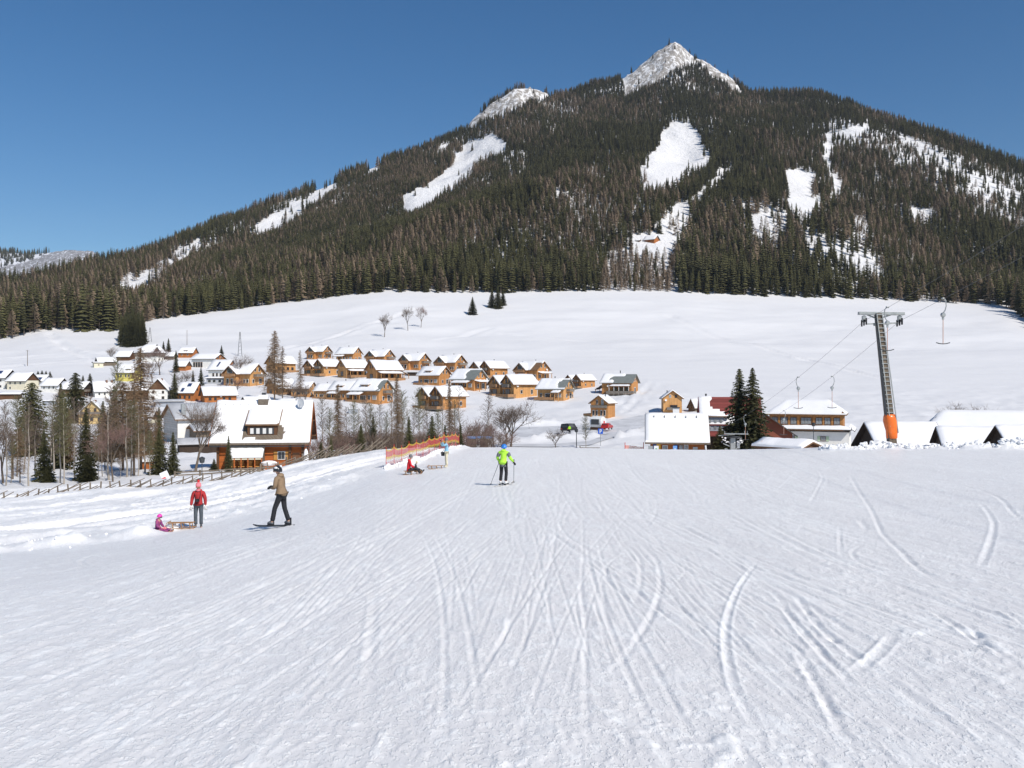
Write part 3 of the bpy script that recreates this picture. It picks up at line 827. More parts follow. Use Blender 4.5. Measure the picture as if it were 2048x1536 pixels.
def larch_far_mesh(seed):
    g = random.Random(seed); m = MB()
    for i in range(20):
        h = .14 + .85 * i / 19
        rr = .19 * (1 - h) ** .55 + .006
        for j in range(8):
            a = g.uniform(0, 6.28); L = rr * g.uniform(.5, 1.1); ca, sa = math.cos(a), math.sin(a)
            z1 = h - .02 * g.random() - L * .05; w = .010 * g.uniform(.7, 1.2)
            m.tri((0, 0, h + .006), (L * ca - w * sa, L * sa + w * ca, z1), (L * ca * .95 + w * sa, L * sa * .95 - w * ca, z1 - .028))
    return m
LARCH_FAR = [(trunk_mesh(0, .011, 5).mesh('forest_larch_trunk', M['bark']), larch_far_mesh(300 + k).mesh('forest_larch_crown', M['larch_far'])) for k in range(2)]

def bare_meshes(seed, kind='broad', twigs=900, spread=.30):
    """leafless tree of unit height: (trunk and limbs mesh builder, twig builder)"""
    g = random.Random(seed); t = MB(); w = MB()
    def twig(p, d, L, r):
        q = p + d * L
        s = d.cross(Vector((g.uniform(-1, 1), g.uniform(-1, 1), g.uniform(-1, 1))))
        if s.length < 1e-4: return q
        s.normalize(); u = s.cross(d).normalized()
        a, b, c = p + s * r, p - s * r * .5 + u * r * .87, p - s * r * .5 - u * r * .87
        w.tri(a, b, q); w.tri(b, c, q); w.tri(c, a, q)
        return q
    def rv(s):
        return Vector((g.uniform(-s, s), g.uniform(-s, s), g.uniform(-s, s)))
    if kind == 'larch':
        t.tube([(0, 0, -.05), (0, 0, 0), (g.uniform(-.006, .006), g.uniform(-.006, .006), .5), (0, 0, .985)], [.0125, .011, .0065, .0012], 6)
        nb = int(twigs / 13)
        for i in range(nb):
            h = .16 + .82 * (i / nb) ** .9
            L = spread * .62 * ((1 - h) ** .7 + .05) * g.uniform(.55, 1.15)
            a = g.uniform(0, 6.28); d = Vector((math.cos(a), math.sin(a), g.uniform(-.22, .12))).normalized()
            p = Vector((0, 0, h)); e = twig(p, d, L, .0024)
            for k in range(11):
                q = p.lerp(e, g.uniform(.15, 1)); twig(q, (d * .5 + Vector((0, 0, -.55)) + rv(.7)).normalized(), L * g.uniform(.14, .40), .0015)
    elif kind == 'slim':
        pts = [(0, 0, -.05), (0, 0, 0)]; x = y = 0
        for k in range(1, 7):
            x += g.uniform(-.012, .012); y += g.uniform(-.012, .012); pts.append((x, y, k / 6 * .97))
        t.tube(pts, [.0105, .0098, .0085, .007, .0056, .004, .0025, .001], 6)
        nb = int(twigs / 14)
        for i in range(nb):
            h = .28 + .70 * (i / nb); k = h / .97 * 6; k0 = min(5, int(k)); f = k - k0
            A, B = Vector(pts[k0 + 1]), Vector(pts[k0 + 2]); p = A.lerp(B, f)
            L = spread * .75 * ((1 - h) ** .6 * .8 + .12) * g.uniform(.5, 1.1) * (1 if h > .42 else .5)
            a = g.uniform(0, 6.28); d = Vector((math.cos(a), math.sin(a), g.uniform(.5, 1.3))).normalized()
            e = twig(p, d, L, .0026)
            for q_ in range(5):
                q = p.lerp(e, g.uniform(.25, .95)); d2 = (d + rv(.75)).normalized(); e2 = twig(q, d2, L * g.uniform(.25, .55), .0015)
                for z in range(2): twig(q.lerp(e2, g.uniform(.3, .95)), (d2 + rv(.9)).normalized(), L * .22, .0009)
    else:   # broad crown
        def grow(p, d, L, r, lev):
            n = 3
            pts = [p]; q = p; dd = d
            for k in range(n):
                dd = (dd + rv(.16) + Vector((0, 0, .05))).normalized(); q = q + dd * (L / n); pts.append(q)
            r1 = r * .55
            t.tube(pts, [r, r * .86, r * .7, r1], 5 if lev < 2 else 4, cap=False)
            if lev >= (3 if kind == 'broad' else 2):
                for k in range(10 if kind == 'broad' else 16):
                    b = pts[1].lerp(pts[-1], g.random()); d2 = (dd + rv(.95)).normalized(); l2 = L * g.uniform(.45, .95); e = twig(b, d2, l2, .0017)
                    for z in range(4):
                        d3 = (d2 + rv(.9)).normalized(); e3 = twig(b.lerp(e, g.uniform(.3, 1)), d3, l2 * g.uniform(.3, .6), .0011)
                return
            nb = g.choice([3, 4]) if lev else (6 if kind == 'shrub' else 5)
            for k in range(nb):
                a = 6.283 * k / nb + g.uniform(-.4, .4)
                side = Vector((math.cos(a), math.sin(a), 0)); sp = g.uniform(.45, .85) if lev else g.uniform(.3, .7) * spread / .3
                if lev == 0 and kind == 'shrub': b = p.lerp(pts[1], g.random())
                else: b = pts[-1].lerp(pts[1], g.uniform(0, .5 if lev == 0 else .75))
                grow(b, (dd + side * sp).normalized(), L * g.uniform(.62, .82), r1 * g.uniform(.75, .95), lev + 1)
        if kind == 'shrub': grow(Vector((0, 0, -.04)), Vector((0, 0, 1)), .30, .012, 0)
        else: grow(Vector((0, 0, -.05)), Vector((g.uniform(-.05, .05), 0, 1)), .34, .020, 0)
        zmax = max(v[2] for v in w.v)
        for b in (t, w): b.v = [(x / zmax, y / zmax, z / zmax) for (x, y, z) in b.v]
    return t, w
def bare_proto(seed, kind, bark, twig, twigs=900, spread=.3, tn='trunk', cn='crown'):
    t, w = bare_meshes(seed, kind, twigs, spread)
    return (t.mesh('bare_trunk', M[bark], True), w.mesh('bare_crown', M[twig]))
LARCH = [bare_proto(400 + k, 'larch', 'bark', 'twig_larch', [7000, 4200, 8000][k], [.36, .30, .42][k]) for k in range(3)]
SLIM = [bare_proto(420 + k, 'slim', 'bark_pale', ['twig', 'twig_green', 'twig'][k], [1500, 2200, 900][k], [.34, .40, .28][k]) for k in range(3)]
BROAD = [bare_proto(440 + k, 'broad', 'bark', ['twig', 'twig_red', 'twig'][k], spread=[.32, .40, .26][k]) for k in range(3)]
SHRUB = [bare_proto(460 + k, 'shrub', 'bark', ['twig_red', 'twig'][k], spread=.5) for k in range(2)]

def plant(name, label, cat, proto, loc, height, group=None, rz=None, wide=1.0):
    t = thing(name, label, cat, loc, rnd.uniform(0, 6.28) if rz is None else rz, group)
    t.scale = (height * wide, height * wide, height)
    part('trunk', proto[0], t); part('crown', proto[1], t)
    return t
def tree_px(name, label, cat, proto, x, yb, ytop, Y=None, group=None, wide=1.0):
    """tree whose foot is at photo point (x, yb) on the ground and whose top reaches ytop"""
    if Y is None: Y = solveY(x, yb)
    p = ground(x, Y)
    h = max(.5, (768 - ytop) / F * Y - p.z)
    return plant(name, label, cat, proto, (p.x, p.y, p.z - .05), h, group, wide=wide)

# ------------------------------------------------------------------ the mountain forest
CLEAR = [   # snow clearings seen on the mountain, in photo points of their ground
    [(1350, 245), (1378, 250), (1404, 285), (1424, 320), (1414, 346), (1385, 360), (1345, 378), (1300, 384), (1276, 350), (1290, 318), (1318, 290), (1322, 262)],
    [(1278, 345), (1302, 350), (1302, 380), (1285, 410), (1270, 440), (1262, 430), (1275, 395)],
    [(1440, 333), (1474, 340), (1455, 365), (1425, 385), (1405, 405), (1385, 420), (1375, 455), (1370, 492), (1345, 520), (1322, 545), (1316, 520), (1325, 500), (1280, 502), (1270, 480), (1300, 468), (1320, 440), (1335, 420), (1375, 400), (1410, 375)],
    [(1262, 478), (1335, 478), (1346, 505), (1262, 506)],
    [(1330, 525), (1345, 545), (1358, 590), (1345, 592), (1332, 560)],
    [(1568, 345), (1605, 340), (1638, 352), (1632, 380), (1650, 410), (1628, 440), (1600, 452), (1575, 430), (1568, 390)],
    [(1520, 420), (1560, 415), (1575, 460), (1550, 490), (1515, 475), (1500, 450)],
    [(1640, 275), (1700, 255), (1735, 250), (1735, 268), (1690, 272), (1655, 285)],
    [(1645, 285), (1660, 290), (1660, 340), (1648, 350)],
    [(1765, 250), (1800, 262), (1860, 298), (1920, 335), (1985, 362), (2048, 392), (2048, 414), (1990, 396), (1930, 370), (1880, 346), (1820, 302), (1775, 272)],
    [(1920, 360), (1950, 372), (2000, 410), (2020, 450), (1995, 440), (1955, 410), (1925, 390)],
    [(1748, 355), (1768, 355), (1768, 375), (1748, 372)],
    [(1822, 420), (1870, 420), (1860, 450), (1815, 445)],
    [(1655, 350), (1680, 355), (1680, 380), (1690, 420), (1672, 400)],
    [(1700, 430), (1735, 440), (1740, 490), (1765, 520), (1760, 560), (1745, 585), (1735, 560), (1700, 540), (1690, 520), (1710, 500)],
    [(1600, 465), (1650, 480), (1690, 500), (1700, 530), (1660, 525), (1610, 500)],
    [(985, 268), (1016, 285), (1008, 305), (960, 330), (935, 355), (900, 385), (862, 410), (830, 428), (808, 425), (800, 400), (835, 380), (862, 365), (900, 335), (915, 305), (940, 288)],
    [(500, 455), (545, 430), (610, 396), (675, 362), (676, 377), (622, 416), (577, 444), (532, 474), (508, 478)],
    [(728, 342), (770, 322), (768, 335), (735, 352)],
    [(878, 296), (898, 286), (892, 305), (872, 310)],
    [(335, 515), (405, 474), (409, 500), (362, 530), (321, 550), (274, 580), (235, 592), (236, 568), (255, 536), (272, 552)],
    [(1080, 188), (1112, 190), (1100, 200), (1070, 204)],
    [(1240, 150), (1262, 148), (1262, 190), (1248, 196)],
    [(1110, 388), (1136, 384), (1132, 396), (1108, 398)],
    [(1258, 476), (1345, 474), (1352, 512), (1262, 512)],
]
SPARSE = [[(1480, 400), (1720, 390), (1770, 560), (1700, 590), (1500, 520)], [(1740, 240), (2048, 370), (2048, 460), (1900, 420), (1780, 330)], [(1660, 240), (1760, 240), (1760, 300), (1650, 300)],
          [(520, 420), (700, 350), (700, 400), (560, 470)]]
YOUNG = [[(495, 478), (560, 462), (680, 372), (770, 338), (900, 330), (840, 400), (700, 470), (600, 520), (500, 540)], [(225, 590), (300, 570), (410, 500), (450, 490), (430, 540), (300, 610), (220, 620)], [(800, 425), (900, 390), (960, 335), (1010, 310), (1000, 350), (900, 420), (820, 450)]]
fr_ = np.random.RandomState(5)
def scatter():
    P = []
    sp = 4.3
    for Y in np.arange(480, 1760, sp * 1.0):
        cs = np.arange(-420, 2480, sp * F / Y)
        n = len(cs)
        Yv = Y + fr_.uniform(-.5, .5, n) * sp; c = cs + fr_.uniform(-.5, .5, n) * sp * F / Y
        X = (c - 1024) / F * Yv
        ok = (Yv > np.interp(c, CC, YF) + 2) & (Yv < np.interp(c, CC, YR) + 26)
        P.append(np.stack([X[ok], Yv[ok], c[ok]], -1))
        # close-set young growth on the left flank
        for q in range(3):
            c2 = cs + fr_.uniform(-.5, .5, n) * sp * F / Y; Y2 = Y + fr_.uniform(-.5, .5, n) * sp; X2 = (c2 - 1024) / F * Y2
            sel = ok & (c2 < 1010); y2 = 768 - F * zf(X2, Y2) / Y2; yg = np.zeros(n, bool)
            for p in YOUNG: yg |= inpoly(c2, y2, p)
            sel &= yg
            P.append(np.stack([X2[sel], Y2[sel], c2[sel]], -1))
    return np.concatenate(P)
TP = scatter()
tX, tY, tC = TP[:, 0], TP[:, 1], TP[:, 2]
tZ = zf(tX, tY); t_y = 768 - F * tZ / tY
w1 = fbm(tX / 16, tY / 24, 91, 2) * 13; w2 = fbm(tX / 16 + 40, tY / 24, 92, 2) * 9
keep = np.ones(len(TP), bool)
beyond = (tY - np.interp(tC, CC, YR)) > 8
for q_, p in enumerate(CLEAR):
    odds = .30 if q_ in (9, 10, 14, 15, 6) else (.13 if q_ in (2, 3, 4) else (0 if q_ == len(CLEAR) - 1 else (.35 if q_ == 1 else .10 if q_ == 20 else (.06 if q_ == 17 else .004))))
    keep &= ~(inpoly(tC + w1, t_y + w2, p) & (fr_.rand(len(TP)) > odds))
keep &= ~(beyond & (((tC > 930) & (tC < 1100)) | ((tC > 1250) & (tC < 1490))))
for p in ROCK: keep &= ~(inpoly(tC + w1 * .6, t_y + w2 * .6, p) & (fr_.rand(len(TP)) < .985))
thin = np.zeros(len(TP), bool)
for p in SPARSE: thin |= inpoly(tC, t_y, p)
keep &= ~(thin & (fr_.rand(len(TP)) < .42))
keep &= ~(fr_.rand(len(TP)) < np.clip(fbm(tX / 22, tY / 30, 93, 3) * .7 - .12, .02, .35))
TP = TP[keep]; tX, tY, tC = TP.T; tZ = zf(tX, tY); t_y = 768 - F * tZ / tY
rel = np.clip((tY - np.interp(tC, CC, YF)) / (np.interp(tC, CC, YR) - np.interp(tC, CC, YF)), 0, 1)
tH = (14.5 + 7.5 * np.exp(-rel * 14) - 3.0 * rel + 4.0 * np.clip((rel - .93) * 14, 0, 1)) * fr_.uniform(.55, 1.28, len(TP)) * (1 + fbm(tX / 70, tY / 90, 94, 2) * .5)
lf = fbm(tX / 70, tY / 90, 95, 3) * .62 + fr_.uniform(-.5, .5, len(TP))
is_l = lf - np.interp(tC, [200, 900, 1300, 1600, 2048], [-.01, 0, .10, .15, .12]) > .25
wood = inpoly(tC, t_y, [(1225, 500), (1345, 520), (1350, 592), (1190, 592)])
is_l |= wood & (fr_.rand(len(TP)) < .7)
tH = np.where(wood & (t_y > 500), tH * .62, tH)
young = np.zeros(len(TP), bool)
for p in YOUNG:
    tH = np.where(inpoly(tC, t_y, p), tH * .62, tH); young |= inpoly(tC, t_y, p)
inv = (tC > 0) & (tC < 2048)
order = np.argsort(-(tH / tY) * inv)
front = order[:300]
for i in front:
    kind = LARCH_FAR if is_l[i] else SPRUCE_FAR
    pr = kind[int(fr_.randint(len(kind)))]
    nm = 'larch_tree' if is_l[i] else 'spruce_tree'
    t = plant(nm, 'brown leafless larch in the front rows of the forest edge above the snowfield' if is_l[i] else 'dark green spruce in the front rows of the forest edge above the snowfield',
              'tree', pr, (tX[i], tY[i], tZ[i] - .3), float(tH[i]), 'larches along the forest edge' if is_l[i] else 'spruces along the forest edge', wide=float(fr_.uniform(.95, 1.35)))
rest = np.ones(len(TP), bool); rest[front] = False
def tree_mass(name, label, protos, X, Y, Z, H, wide, cat):
    """one object: points that carry copies of the tree meshes"""
    me = bpy.data.meshes.new(name)
    n = len(X)
    me.vertices.add(n); me.vertices.foreach_set('co', np.stack([X, Y, Z], -1).astype(np.float32).ravel())
    for k, v in (('h', H), ('w', wide), ('rot', fr_.uniform(0, 6.28, n))):
        a = me.attributes.new(k, 'FLOAT', 'POINT'); a.data.foreach_set('value', np.asarray(v, np.float32))
    a = me.attributes.new('idx', 'INT', 'POINT'); a.data.foreach_set('value', fr_.randint(0, len(protos), n).astype(np.int32))
    o = link(bpy.data.objects.new(name, me)); tag(o, label, cat, kind='stuff')
    ng = bpy.data.node_groups.new(name + '_nodes', 'GeometryNodeTree')
    ng.interface.new_socket('Geometry', in_out='INPUT', socket_type='NodeSocketGeometry')
    ng.interface.new_socket('Geometry', in_out='OUTPUT', socket_type='NodeSocketGeometry')
    N = ng.nodes; L = ng.links
    gi = N.new('NodeGroupInput'); go = N.new('NodeGroupOutput')
    m2p = N.new('GeometryNodeMeshToPoints'); L.new(gi.outputs[0], m2p.inputs['Mesh'])
    def attr(nm, ty):
        a = N.new('GeometryNodeInputNamedAttribute'); a.data_type = ty; a.inputs['Name'].default_value = nm; return a.outputs[0]
    cs = N.new('ShaderNodeCombineXYZ'); mw = N.new('ShaderNodeMath'); mw.operation = 'MULTIPLY'
    L.new(attr('h', 'FLOAT'), mw.inputs[0]); L.new(attr('w', 'FLOAT'), mw.inputs[1])
    L.new(mw.outputs[0], cs.inputs[0]); L.new(mw.outputs[0], cs.inputs[1]); L.new(attr('h', 'FLOAT'), cs.inputs[2])
    cr = N.new('ShaderNodeCombineXYZ'); L.new(attr('rot', 'FLOAT'), cr.inputs[2])
    e2r = N.new('FunctionNodeEulerToRotation'); L.new(cr.outputs[0], e2r.inputs[0])
    jo = N.new('GeometryNodeJoinGeometry')
    for part_ in (0, 1):
        src = N.new('GeometryNodeJoinGeometry')
        for pr in reversed(protos):
            oi = N.new('GeometryNodeObjectInfo'); oi.transform_space = 'ORIGINAL'
            oi.inputs['As Instance'].default_value = True
            oi.inputs['Object'].default_value = pr[part_]
            L.new(oi.outputs['Geometry'], src.inputs[0])
        ip = N.new('GeometryNodeInstanceOnPoints'); ip.inputs['Pick Instance'].default_value = True
        L.new(m2p.outputs[0], ip.inputs['Points']); L.new(src.outputs[0], ip.inputs['Instance'])
        L.new(attr('idx', 'INT'), ip.inputs['Instance Index']); L.new(e2r.outputs[0], ip.inputs['Rotation']); L.new(cs.outputs[0], ip.inputs['Scale'])
        L.new(ip.outputs[0], jo.inputs[0])
    L.new(jo.outputs[0], go.inputs[0])
    md = o.modifiers.new('trees', 'NODES'); md.node_group = ng
    return o
def proto_objs(meshes):
    """objects already standing in the scene that use these meshes"""
    out = []
    for tm, cm in meshes:
        a = next(o for o in COL.objects if o.data is tm); b = next(o for o in COL.objects if o.data is cm)
        out.append((a, b))
    return out
have = lambda ms: [p for p in ms if p[0].users and p[1].users]
SPo = proto_objs(have(SPRUCE_FAR)); LAo = proto_objs(have(LARCH_FAR))
for sel, po, nm, lb in ((rest & ~is_l, SPo, 'spruce_forest', 'dark spruce forest covering the mountain behind the snowfield'), (rest & is_l, LAo, 'larch_forest', 'brown bare larches scattered through the mountain forest')):
    tree_mass(nm, lb, po, tX[sel], tY[sel], tZ[sel] - .3, tH[sel], fr_.uniform(1.05, 1.55, sel.sum()), 'forest')
# far forest on the mountain at the left edge
n = 5200
fY_ = fr_.uniform(2320, 2930, n); fC_ = fr_.uniform(-350, 330, n); fX_ = (fC_ - 1024) / F * fY_
fj = np.clip(np.searchsorted(kr, fY_), 0, len(kr) - 1)
def kz(X, Y):
    c = 1024 + F * X / Y; i = np.clip(np.searchsorted(kr, Y), 1, len(kr) - 1); j = np.clip(np.searchsorted(kc, c), 1, len(kc) - 1)
    f = (Y - kr[i - 1]) / (kr[i] - kr[i - 1]); return kZ[i - 1, j] * (1 - f) + kZ[i, j] * f
fZ_ = kz(fX_, fY_); f_y = 768 - F * fZ_ / fY_
ok = ~inpoly(fC_, f_y, [(-60, 570), (-20, 540), (40, 527), (85, 512), (110, 501), (140, 498), (187, 500), (196, 522), (150, 560), (100, 590), (0, 590)])
tree_mass('far_forest', 'hazy dark forest on the far ridge behind the grey cliff', SPo, fX_[ok], fY_[ok], fZ_[ok], fr_.uniform(14, 23, ok.sum()), fr_.uniform(1.2, 1.6, ok.sum()), 'forest')
# ------------------------------------------------------------------ houses
def unit_box(name, m, bev=0):
    b = MB(); b.box(-.5, .5, -.5, .5, -.5, .5); return b.mesh(name, m)
UB = {}
def ub(m):
    if m not in UB: UB[m] = unit_box('box_' + m, M[m])
    return UB[m]

class House:
    def __init__(s, name, label, cat, x, yb, wpx, a, vols, Y=None, group=None, dz=0.0):
        a = R(a)
        s.vols = vols
        ext = []
        for v in vols:
            l, w = (v['L'], v['W']) if v.get('ax', 'x') == 'x' else (v['W'], v['L'])
            for sx in (-1, 1):
                for sy in (-1, 1):
                    px, py = v.get('x', 0) + sx * l / 2, v.get('y', 0) + sy * w / 2
                    ext.append((px * math.cos(a) - py * math.sin(a), px * math.sin(a) + py * math.cos(a)))
        lo, hi = min(e[0] for e in ext) - .45, max(e[0] for e in ext) + .45
        ynear = min(e[1] for e in ext)
        if Y is None: Y = solveY(x, yb)
        sc = wpx * Y / F / (hi - lo)
        p = ground(x, Y)
        hd = -math.atan2(p.x, p.y)
        off = Vector((-(lo + hi) / 2 * sc, -ynear * sc, 0)); off.rotate(Matrix.Rotation(hd, 3, 'Z'))
        s.root = thing(name, label, cat, (p.x + off.x, p.y + off.y, p.z + dz), a + hd, group, sc)
        s.sc = sc
        for i, v in enumerate(vols): s.vol(v, i)
    def tr(s, v, u, w, z):
        if v.get('ax', 'x') == 'x': return (v.get('x', 0) + u, v.get('y', 0) + w, z + v.get('z0', 0))
        return (v.get('x', 0) + w, v.get('y', 0) + u, z + v.get('z0', 0))
    def vol(s, v, i):
        L, W, H = v['L'] / 2, v['W'] / 2, v['H']; tp = math.tan(R(v.get('p', 38))); oh = v.get('oh', .75); hr = W * tp
        T = lambda u, w, z: s.tr(v, u, w, z)
        b = MB(); low = v.get('low', -2.5)
        for sg in (-1, 1):
            b.quad(T(-L, sg * W, low), T(L, sg * W, low), T(L, sg * W, H), T(-L, sg * W, H))
            b.quad(T(sg * L, -W, low), T(sg * L, W, low), T(sg * L, W, H), T(sg * L, -W, H))
            if not v.get('gable') and not v.get('hip'): b.tri(T(sg * L, -W, H), T(sg * L, W, H), T(sg * L, 0, H + hr))
        b.build('wall', M[v.get('wall', 'larch_wood')], s.root)
        if v.get('gable'):
            for sg in (-1, 1):
                g = MB(); zb = H - v.get('gdrop', .0)
                o = sg * (L + .06)
                pts = [T(o, -W - .02, zb), T(o, W + .02, zb), T(o, W + .02, H), T(o, 0, H + hr), T(o, -W - .02, H)]
                g.poly(pts); q = sg * (L - .02)
                g.poly([T(q, -W - .02, zb), T(q, W + .02, zb), T(q, W + .02, H), T(q, 0, H + hr), T(q, -W - .02, H)])
                g.quad(T(o, -W - .02, zb), T(o, W + .02, zb), T(q, W + .02, zb), T(q, -W - .02, zb))
                g.build('gable_cladding', M[v['gable']], s.root)
        th = v.get('th', .2); E = W + oh; ze = H - oh * tp
        hip = v.get('hip', 0)
        r = MB()
        if hip:
            pk = [T(-L + hip, 0, H + hr), T(L - hip, 0, H + hr)]; c = [T(-L - oh, -E, ze), T(L + oh, -E, ze), T(L + oh, E, ze), T(-L - oh, E, ze)]
            zz = lambda p: (p[0], p[1], p[2] + th)
            r.quad(c[0], c[1], c[2], c[3])
            C = [zz(p) for p in c]; P_ = [zz(p) for p in pk]
            r.quad(C[0], C[1], P_[1], P_[0]); r.quad(C[2], C[3], P_[0], P_[1]); r.tri(C[1], C[2], P_[1]); r.tri(C[3], C[0], P_[0])
            for k in range(4): r.quad(c[k], c[(k + 1) % 4], C[(k + 1) % 4], C[k])
        else:
            for sg in (-1, 1):
                pts = []
                for u in (-L - oh, L + oh):
                    pts += [T(u, 0, H + hr), T(u, sg * E, ze), T(u, sg * E, ze + th), T(u, 0, H + hr + th)]
                k = len(r.v); r.v += pts
                for f in ((0, 1, 2, 3), (7, 6, 5, 4), (0, 4, 5, 1), (1, 5, 6, 2), (2, 6, 7, 3), (3, 7, 4, 0)): r.f.append(tuple(k + q for q in f)); r.m.append(0)
        ro = r.build('roof', M[v.get('roofm', 'trim')], s.root)
        v['roof'] = ro
        sn = v.get('snow', .28)
        if sn:
            cov = v.get('cover'); nu = v.get('nu', 10 if not cov else 26); nv = v.get('nv', 8 if not cov else 22)
            g = MB(); rg = random.Random(hash((round(s.root.location.x, 2), i)) & 0xffff)
            sd = rg.uniform(0, 90)
            for a_ in range(nu + 1):
                for b_ in range(nv + 1):
                    fu, fv = a_ / nu * 2 - 1, b_ / nv * 2 - 1
                    # crowd the outer rows to the edge for a rounded rim
                    if a_ == 0: fu = -1
                    if a_ == 1: fu = -.985
                    if a_ == nu - 1: fu = .985
                    if b_ == 1: fv = -.97
                    if b_ == nv - 1: fv = .97
                    u, w = fu * (L + oh - .05), fv * (E - .04)
                    z = H + hr - abs(w) * tp + th
                    if hip: z = min(z, H + hr + th - max(0, (abs(u) - (L - hip))) * (hr + oh * tp) / (hip + oh))
                    edge = a_ in (0, nu) or b_ in (0, nv)
                    t = 0.0 if edge else sn * (1 + float(fbm(u * .6 + sd, w * .6, 7, 3)) * .45)
                    if a_ in (1, nu - 1) or b_ in (1, nv - 1): t *= .85
                    if cov and not edge and not cov(fu, fv, float(fbm(u * .45 + sd, w * .45, 8, 3))): t = -.10
                    if edge: z -= .02; 
                    jit = 0 if edge else 0
                    g.v.append(T(u + jit, w, z + t))
            for a_ in range(nu):
                for b_ in range(nv):
                    k = a_ * (nv + 1) + b_; g.f.append((k, k + 1, k + nv + 2, k + nv + 1)); g.m.append(0)
            so = g.build('roof_snow', M[v.get('snowm', 'snow_roof')], ro)
            so.data.polygons.foreach_set('use_smooth', [0 < a_ < nu - 1 and 0 < b_ < nv - 1 for a_ in range(nu) for b_ in range(nv)])
    def face(s, i, f):
        """origin frame of a face: function (along, z, out) -> local point, and its heading"""
        v = s.vols[i]; L, W = v['L'] / 2, v['W'] / 2; x = v.get('ax', 'x') == 'x'; X, Y_ = v.get('x', 0), v.get('y', 0)
        l, w = (L, W) if x else (W, L)
        if f == 'F': return (lambda a, z, o: (X + a, Y_ - w - o, z + v.get('z0', 0))), 0.0
        if f == 'B': return (lambda a, z, o: (X - a, Y_ + w + o, z + v.get('z0', 0))), math.pi
        if f == 'R': return (lambda a, z, o: (X + l + o, Y_ + a, z + v.get('z0', 0))), math.pi / 2
        return (lambda a, z, o: (X - l - o, Y_ - a, z + v.get('z0', 0))), -math.pi / 2
    def win(s, i, f, a, z, w=.9, h=1.2, frame='frame_white', pane='glass', panes=1, shut=None):
        P, rz = s.face(i, f)
        fr_o = part('window', ub(frame), s.root, P(a, z, .02), (0, 0, rz), (w, .18, h))
        for k in range(panes):
            pw = .84 / panes
            part('pane', ub(pane), fr_o, ((k - (panes - 1) / 2) * (.9 / panes), -.08, 0), None, (pw, .95, .84))
        if shut:
            for sg in (-1, 1):
                part('shutter', ub(shut), s.root, P(a + sg * (w * .5 + w * .28), z, .05), (0, 0, rz), (w * .5, .10, h * 1.04))
    def door(s, i, f, a, w=1.0, h=2.1, m='frame_brown', z0=0.0):
        P, rz = s.face(i, f)
        d = part('door', ub(m), s.root, P(a, z0 + h / 2, .02), (0, 0, rz), (w, .16, h))
        part('handle', ub('steel'), d, (.38, -.55, 0), None, (.06, .5, .06))
    def balcony(s, i, f, a, z, w, d=1.2, m='rail_wood', h=1.0, posts=False):
        P, rz = s.face(i, f)
        b = MB(); b.box(-w / 2, w / 2, -d, 0.0, -.14, 0.0)
        if posts:
            for k in (-1, 1): b.box(k * (w / 2 - .1) - .07, k * (w / 2 - .1) + .07, -d + .02, -d + .16, -z - .5, -.14)
        o = b.build('balcony', M['trim'], s.root); o.location = P(a, z, 0); o.rotation_euler = (0, 0, rz)
        r = MB(); r.box(-w / 2, w / 2, -d - .04, -d + .02, .12, h); r.box(-w / 2 - .04, -w / 2 + .02, -d, -.02, .12, h); r.box(w / 2 - .02, w / 2 + .04, -d, -.02, .12, h)
        r.box(-w / 2 - .06, w / 2 + .06, -d - .08, -d + .06, h, h + .08)
        r.build('railing', M[m], o)
        return o
    def porch(s, i, f, a, z, w, d=2.2, drop=.7, posts=3, snow=.25, m='trim', postm='larch_wood2'):
        P, rz = s.face(i, f)
        b = MB(); th = .16
        v = [(-w / 2, 0, z), (w / 2, 0, z), (w / 2, -d, z - drop), (-w / 2, -d, z - drop)]
        b.quad(*v); b.quad(*[(p[0], p[1], p[2] + th) for p in v])
        for k in range(4):
            p, q = v[k], v[(k + 1) % 4]; b.quad(p, q, (q[0], q[1], q[2] + th), (p[0], p[1], p[2] + th))
        o = b.build('porch_roof', M[m], s.root); o.location = P(a, 0, 0); o.rotation_euler = (0, 0, rz)
        if snow:
            g = MB(); n = 8
            for c in range(n + 1):
                for e in range(n + 1):
                    x, y = (c / n - .5) * (w - .08), -d * e / n * .98 - .01; ed = c in (0, n) or e in (n,)
                    g.v.append((x, y, z - drop * e / n + th + (-.01 if ed else snow * (1 + .4 * math.sin(c * 2.1 + e * 1.7 + a)))))
            for c in range(n):
                for e in range(n):
                    k = c * (n + 1) + e; g.f.append((k, k + 1, k + n + 2, k + n + 1)); g.m.append(0)
            g.build('porch_snow', M['snow_roof'], o, smooth=True)
        for k in range(posts):
            x = (k / max(1, posts - 1) - .5) * (w - .4)
            q = MB(); q.box(x - .09, x + .09, -d + .15, -d + .33, -2.2, z - drop - .01); q.build('post', M[postm], o)
        return o
    def deck(s, i, f, a, z, w, d=2.5, rail='rail_wood', h=1.0, under=True):
        P, rz = s.face(i, f)
        b = MB(); b.box(-w / 2, w / 2, -d, 0, -.2, 0)
        if under:
            n = max(2, int(w / 2.2))
            for k in range(n + 1): x = (k / n - .5) * (w - .3); b.box(x - .08, x + .08, -d + .05, -d + .21, -2.6, -.2)
        o = b.build('deck', M['rail_grey'], s.root); o.location = P(a, z, 0); o.rotation_euler = (0, 0, rz)
        if rail:
            r = MB(); r.box(-w / 2, w / 2, -d - .03, -d + .03, .1, h); r.box(-w / 2 - .03, -w / 2 + .03, -d, 0, .1, h); r.box(w / 2 - .03, w / 2 + .03, -d, 0, .1, h)
            r.build('railing', M[rail], o)
        return o
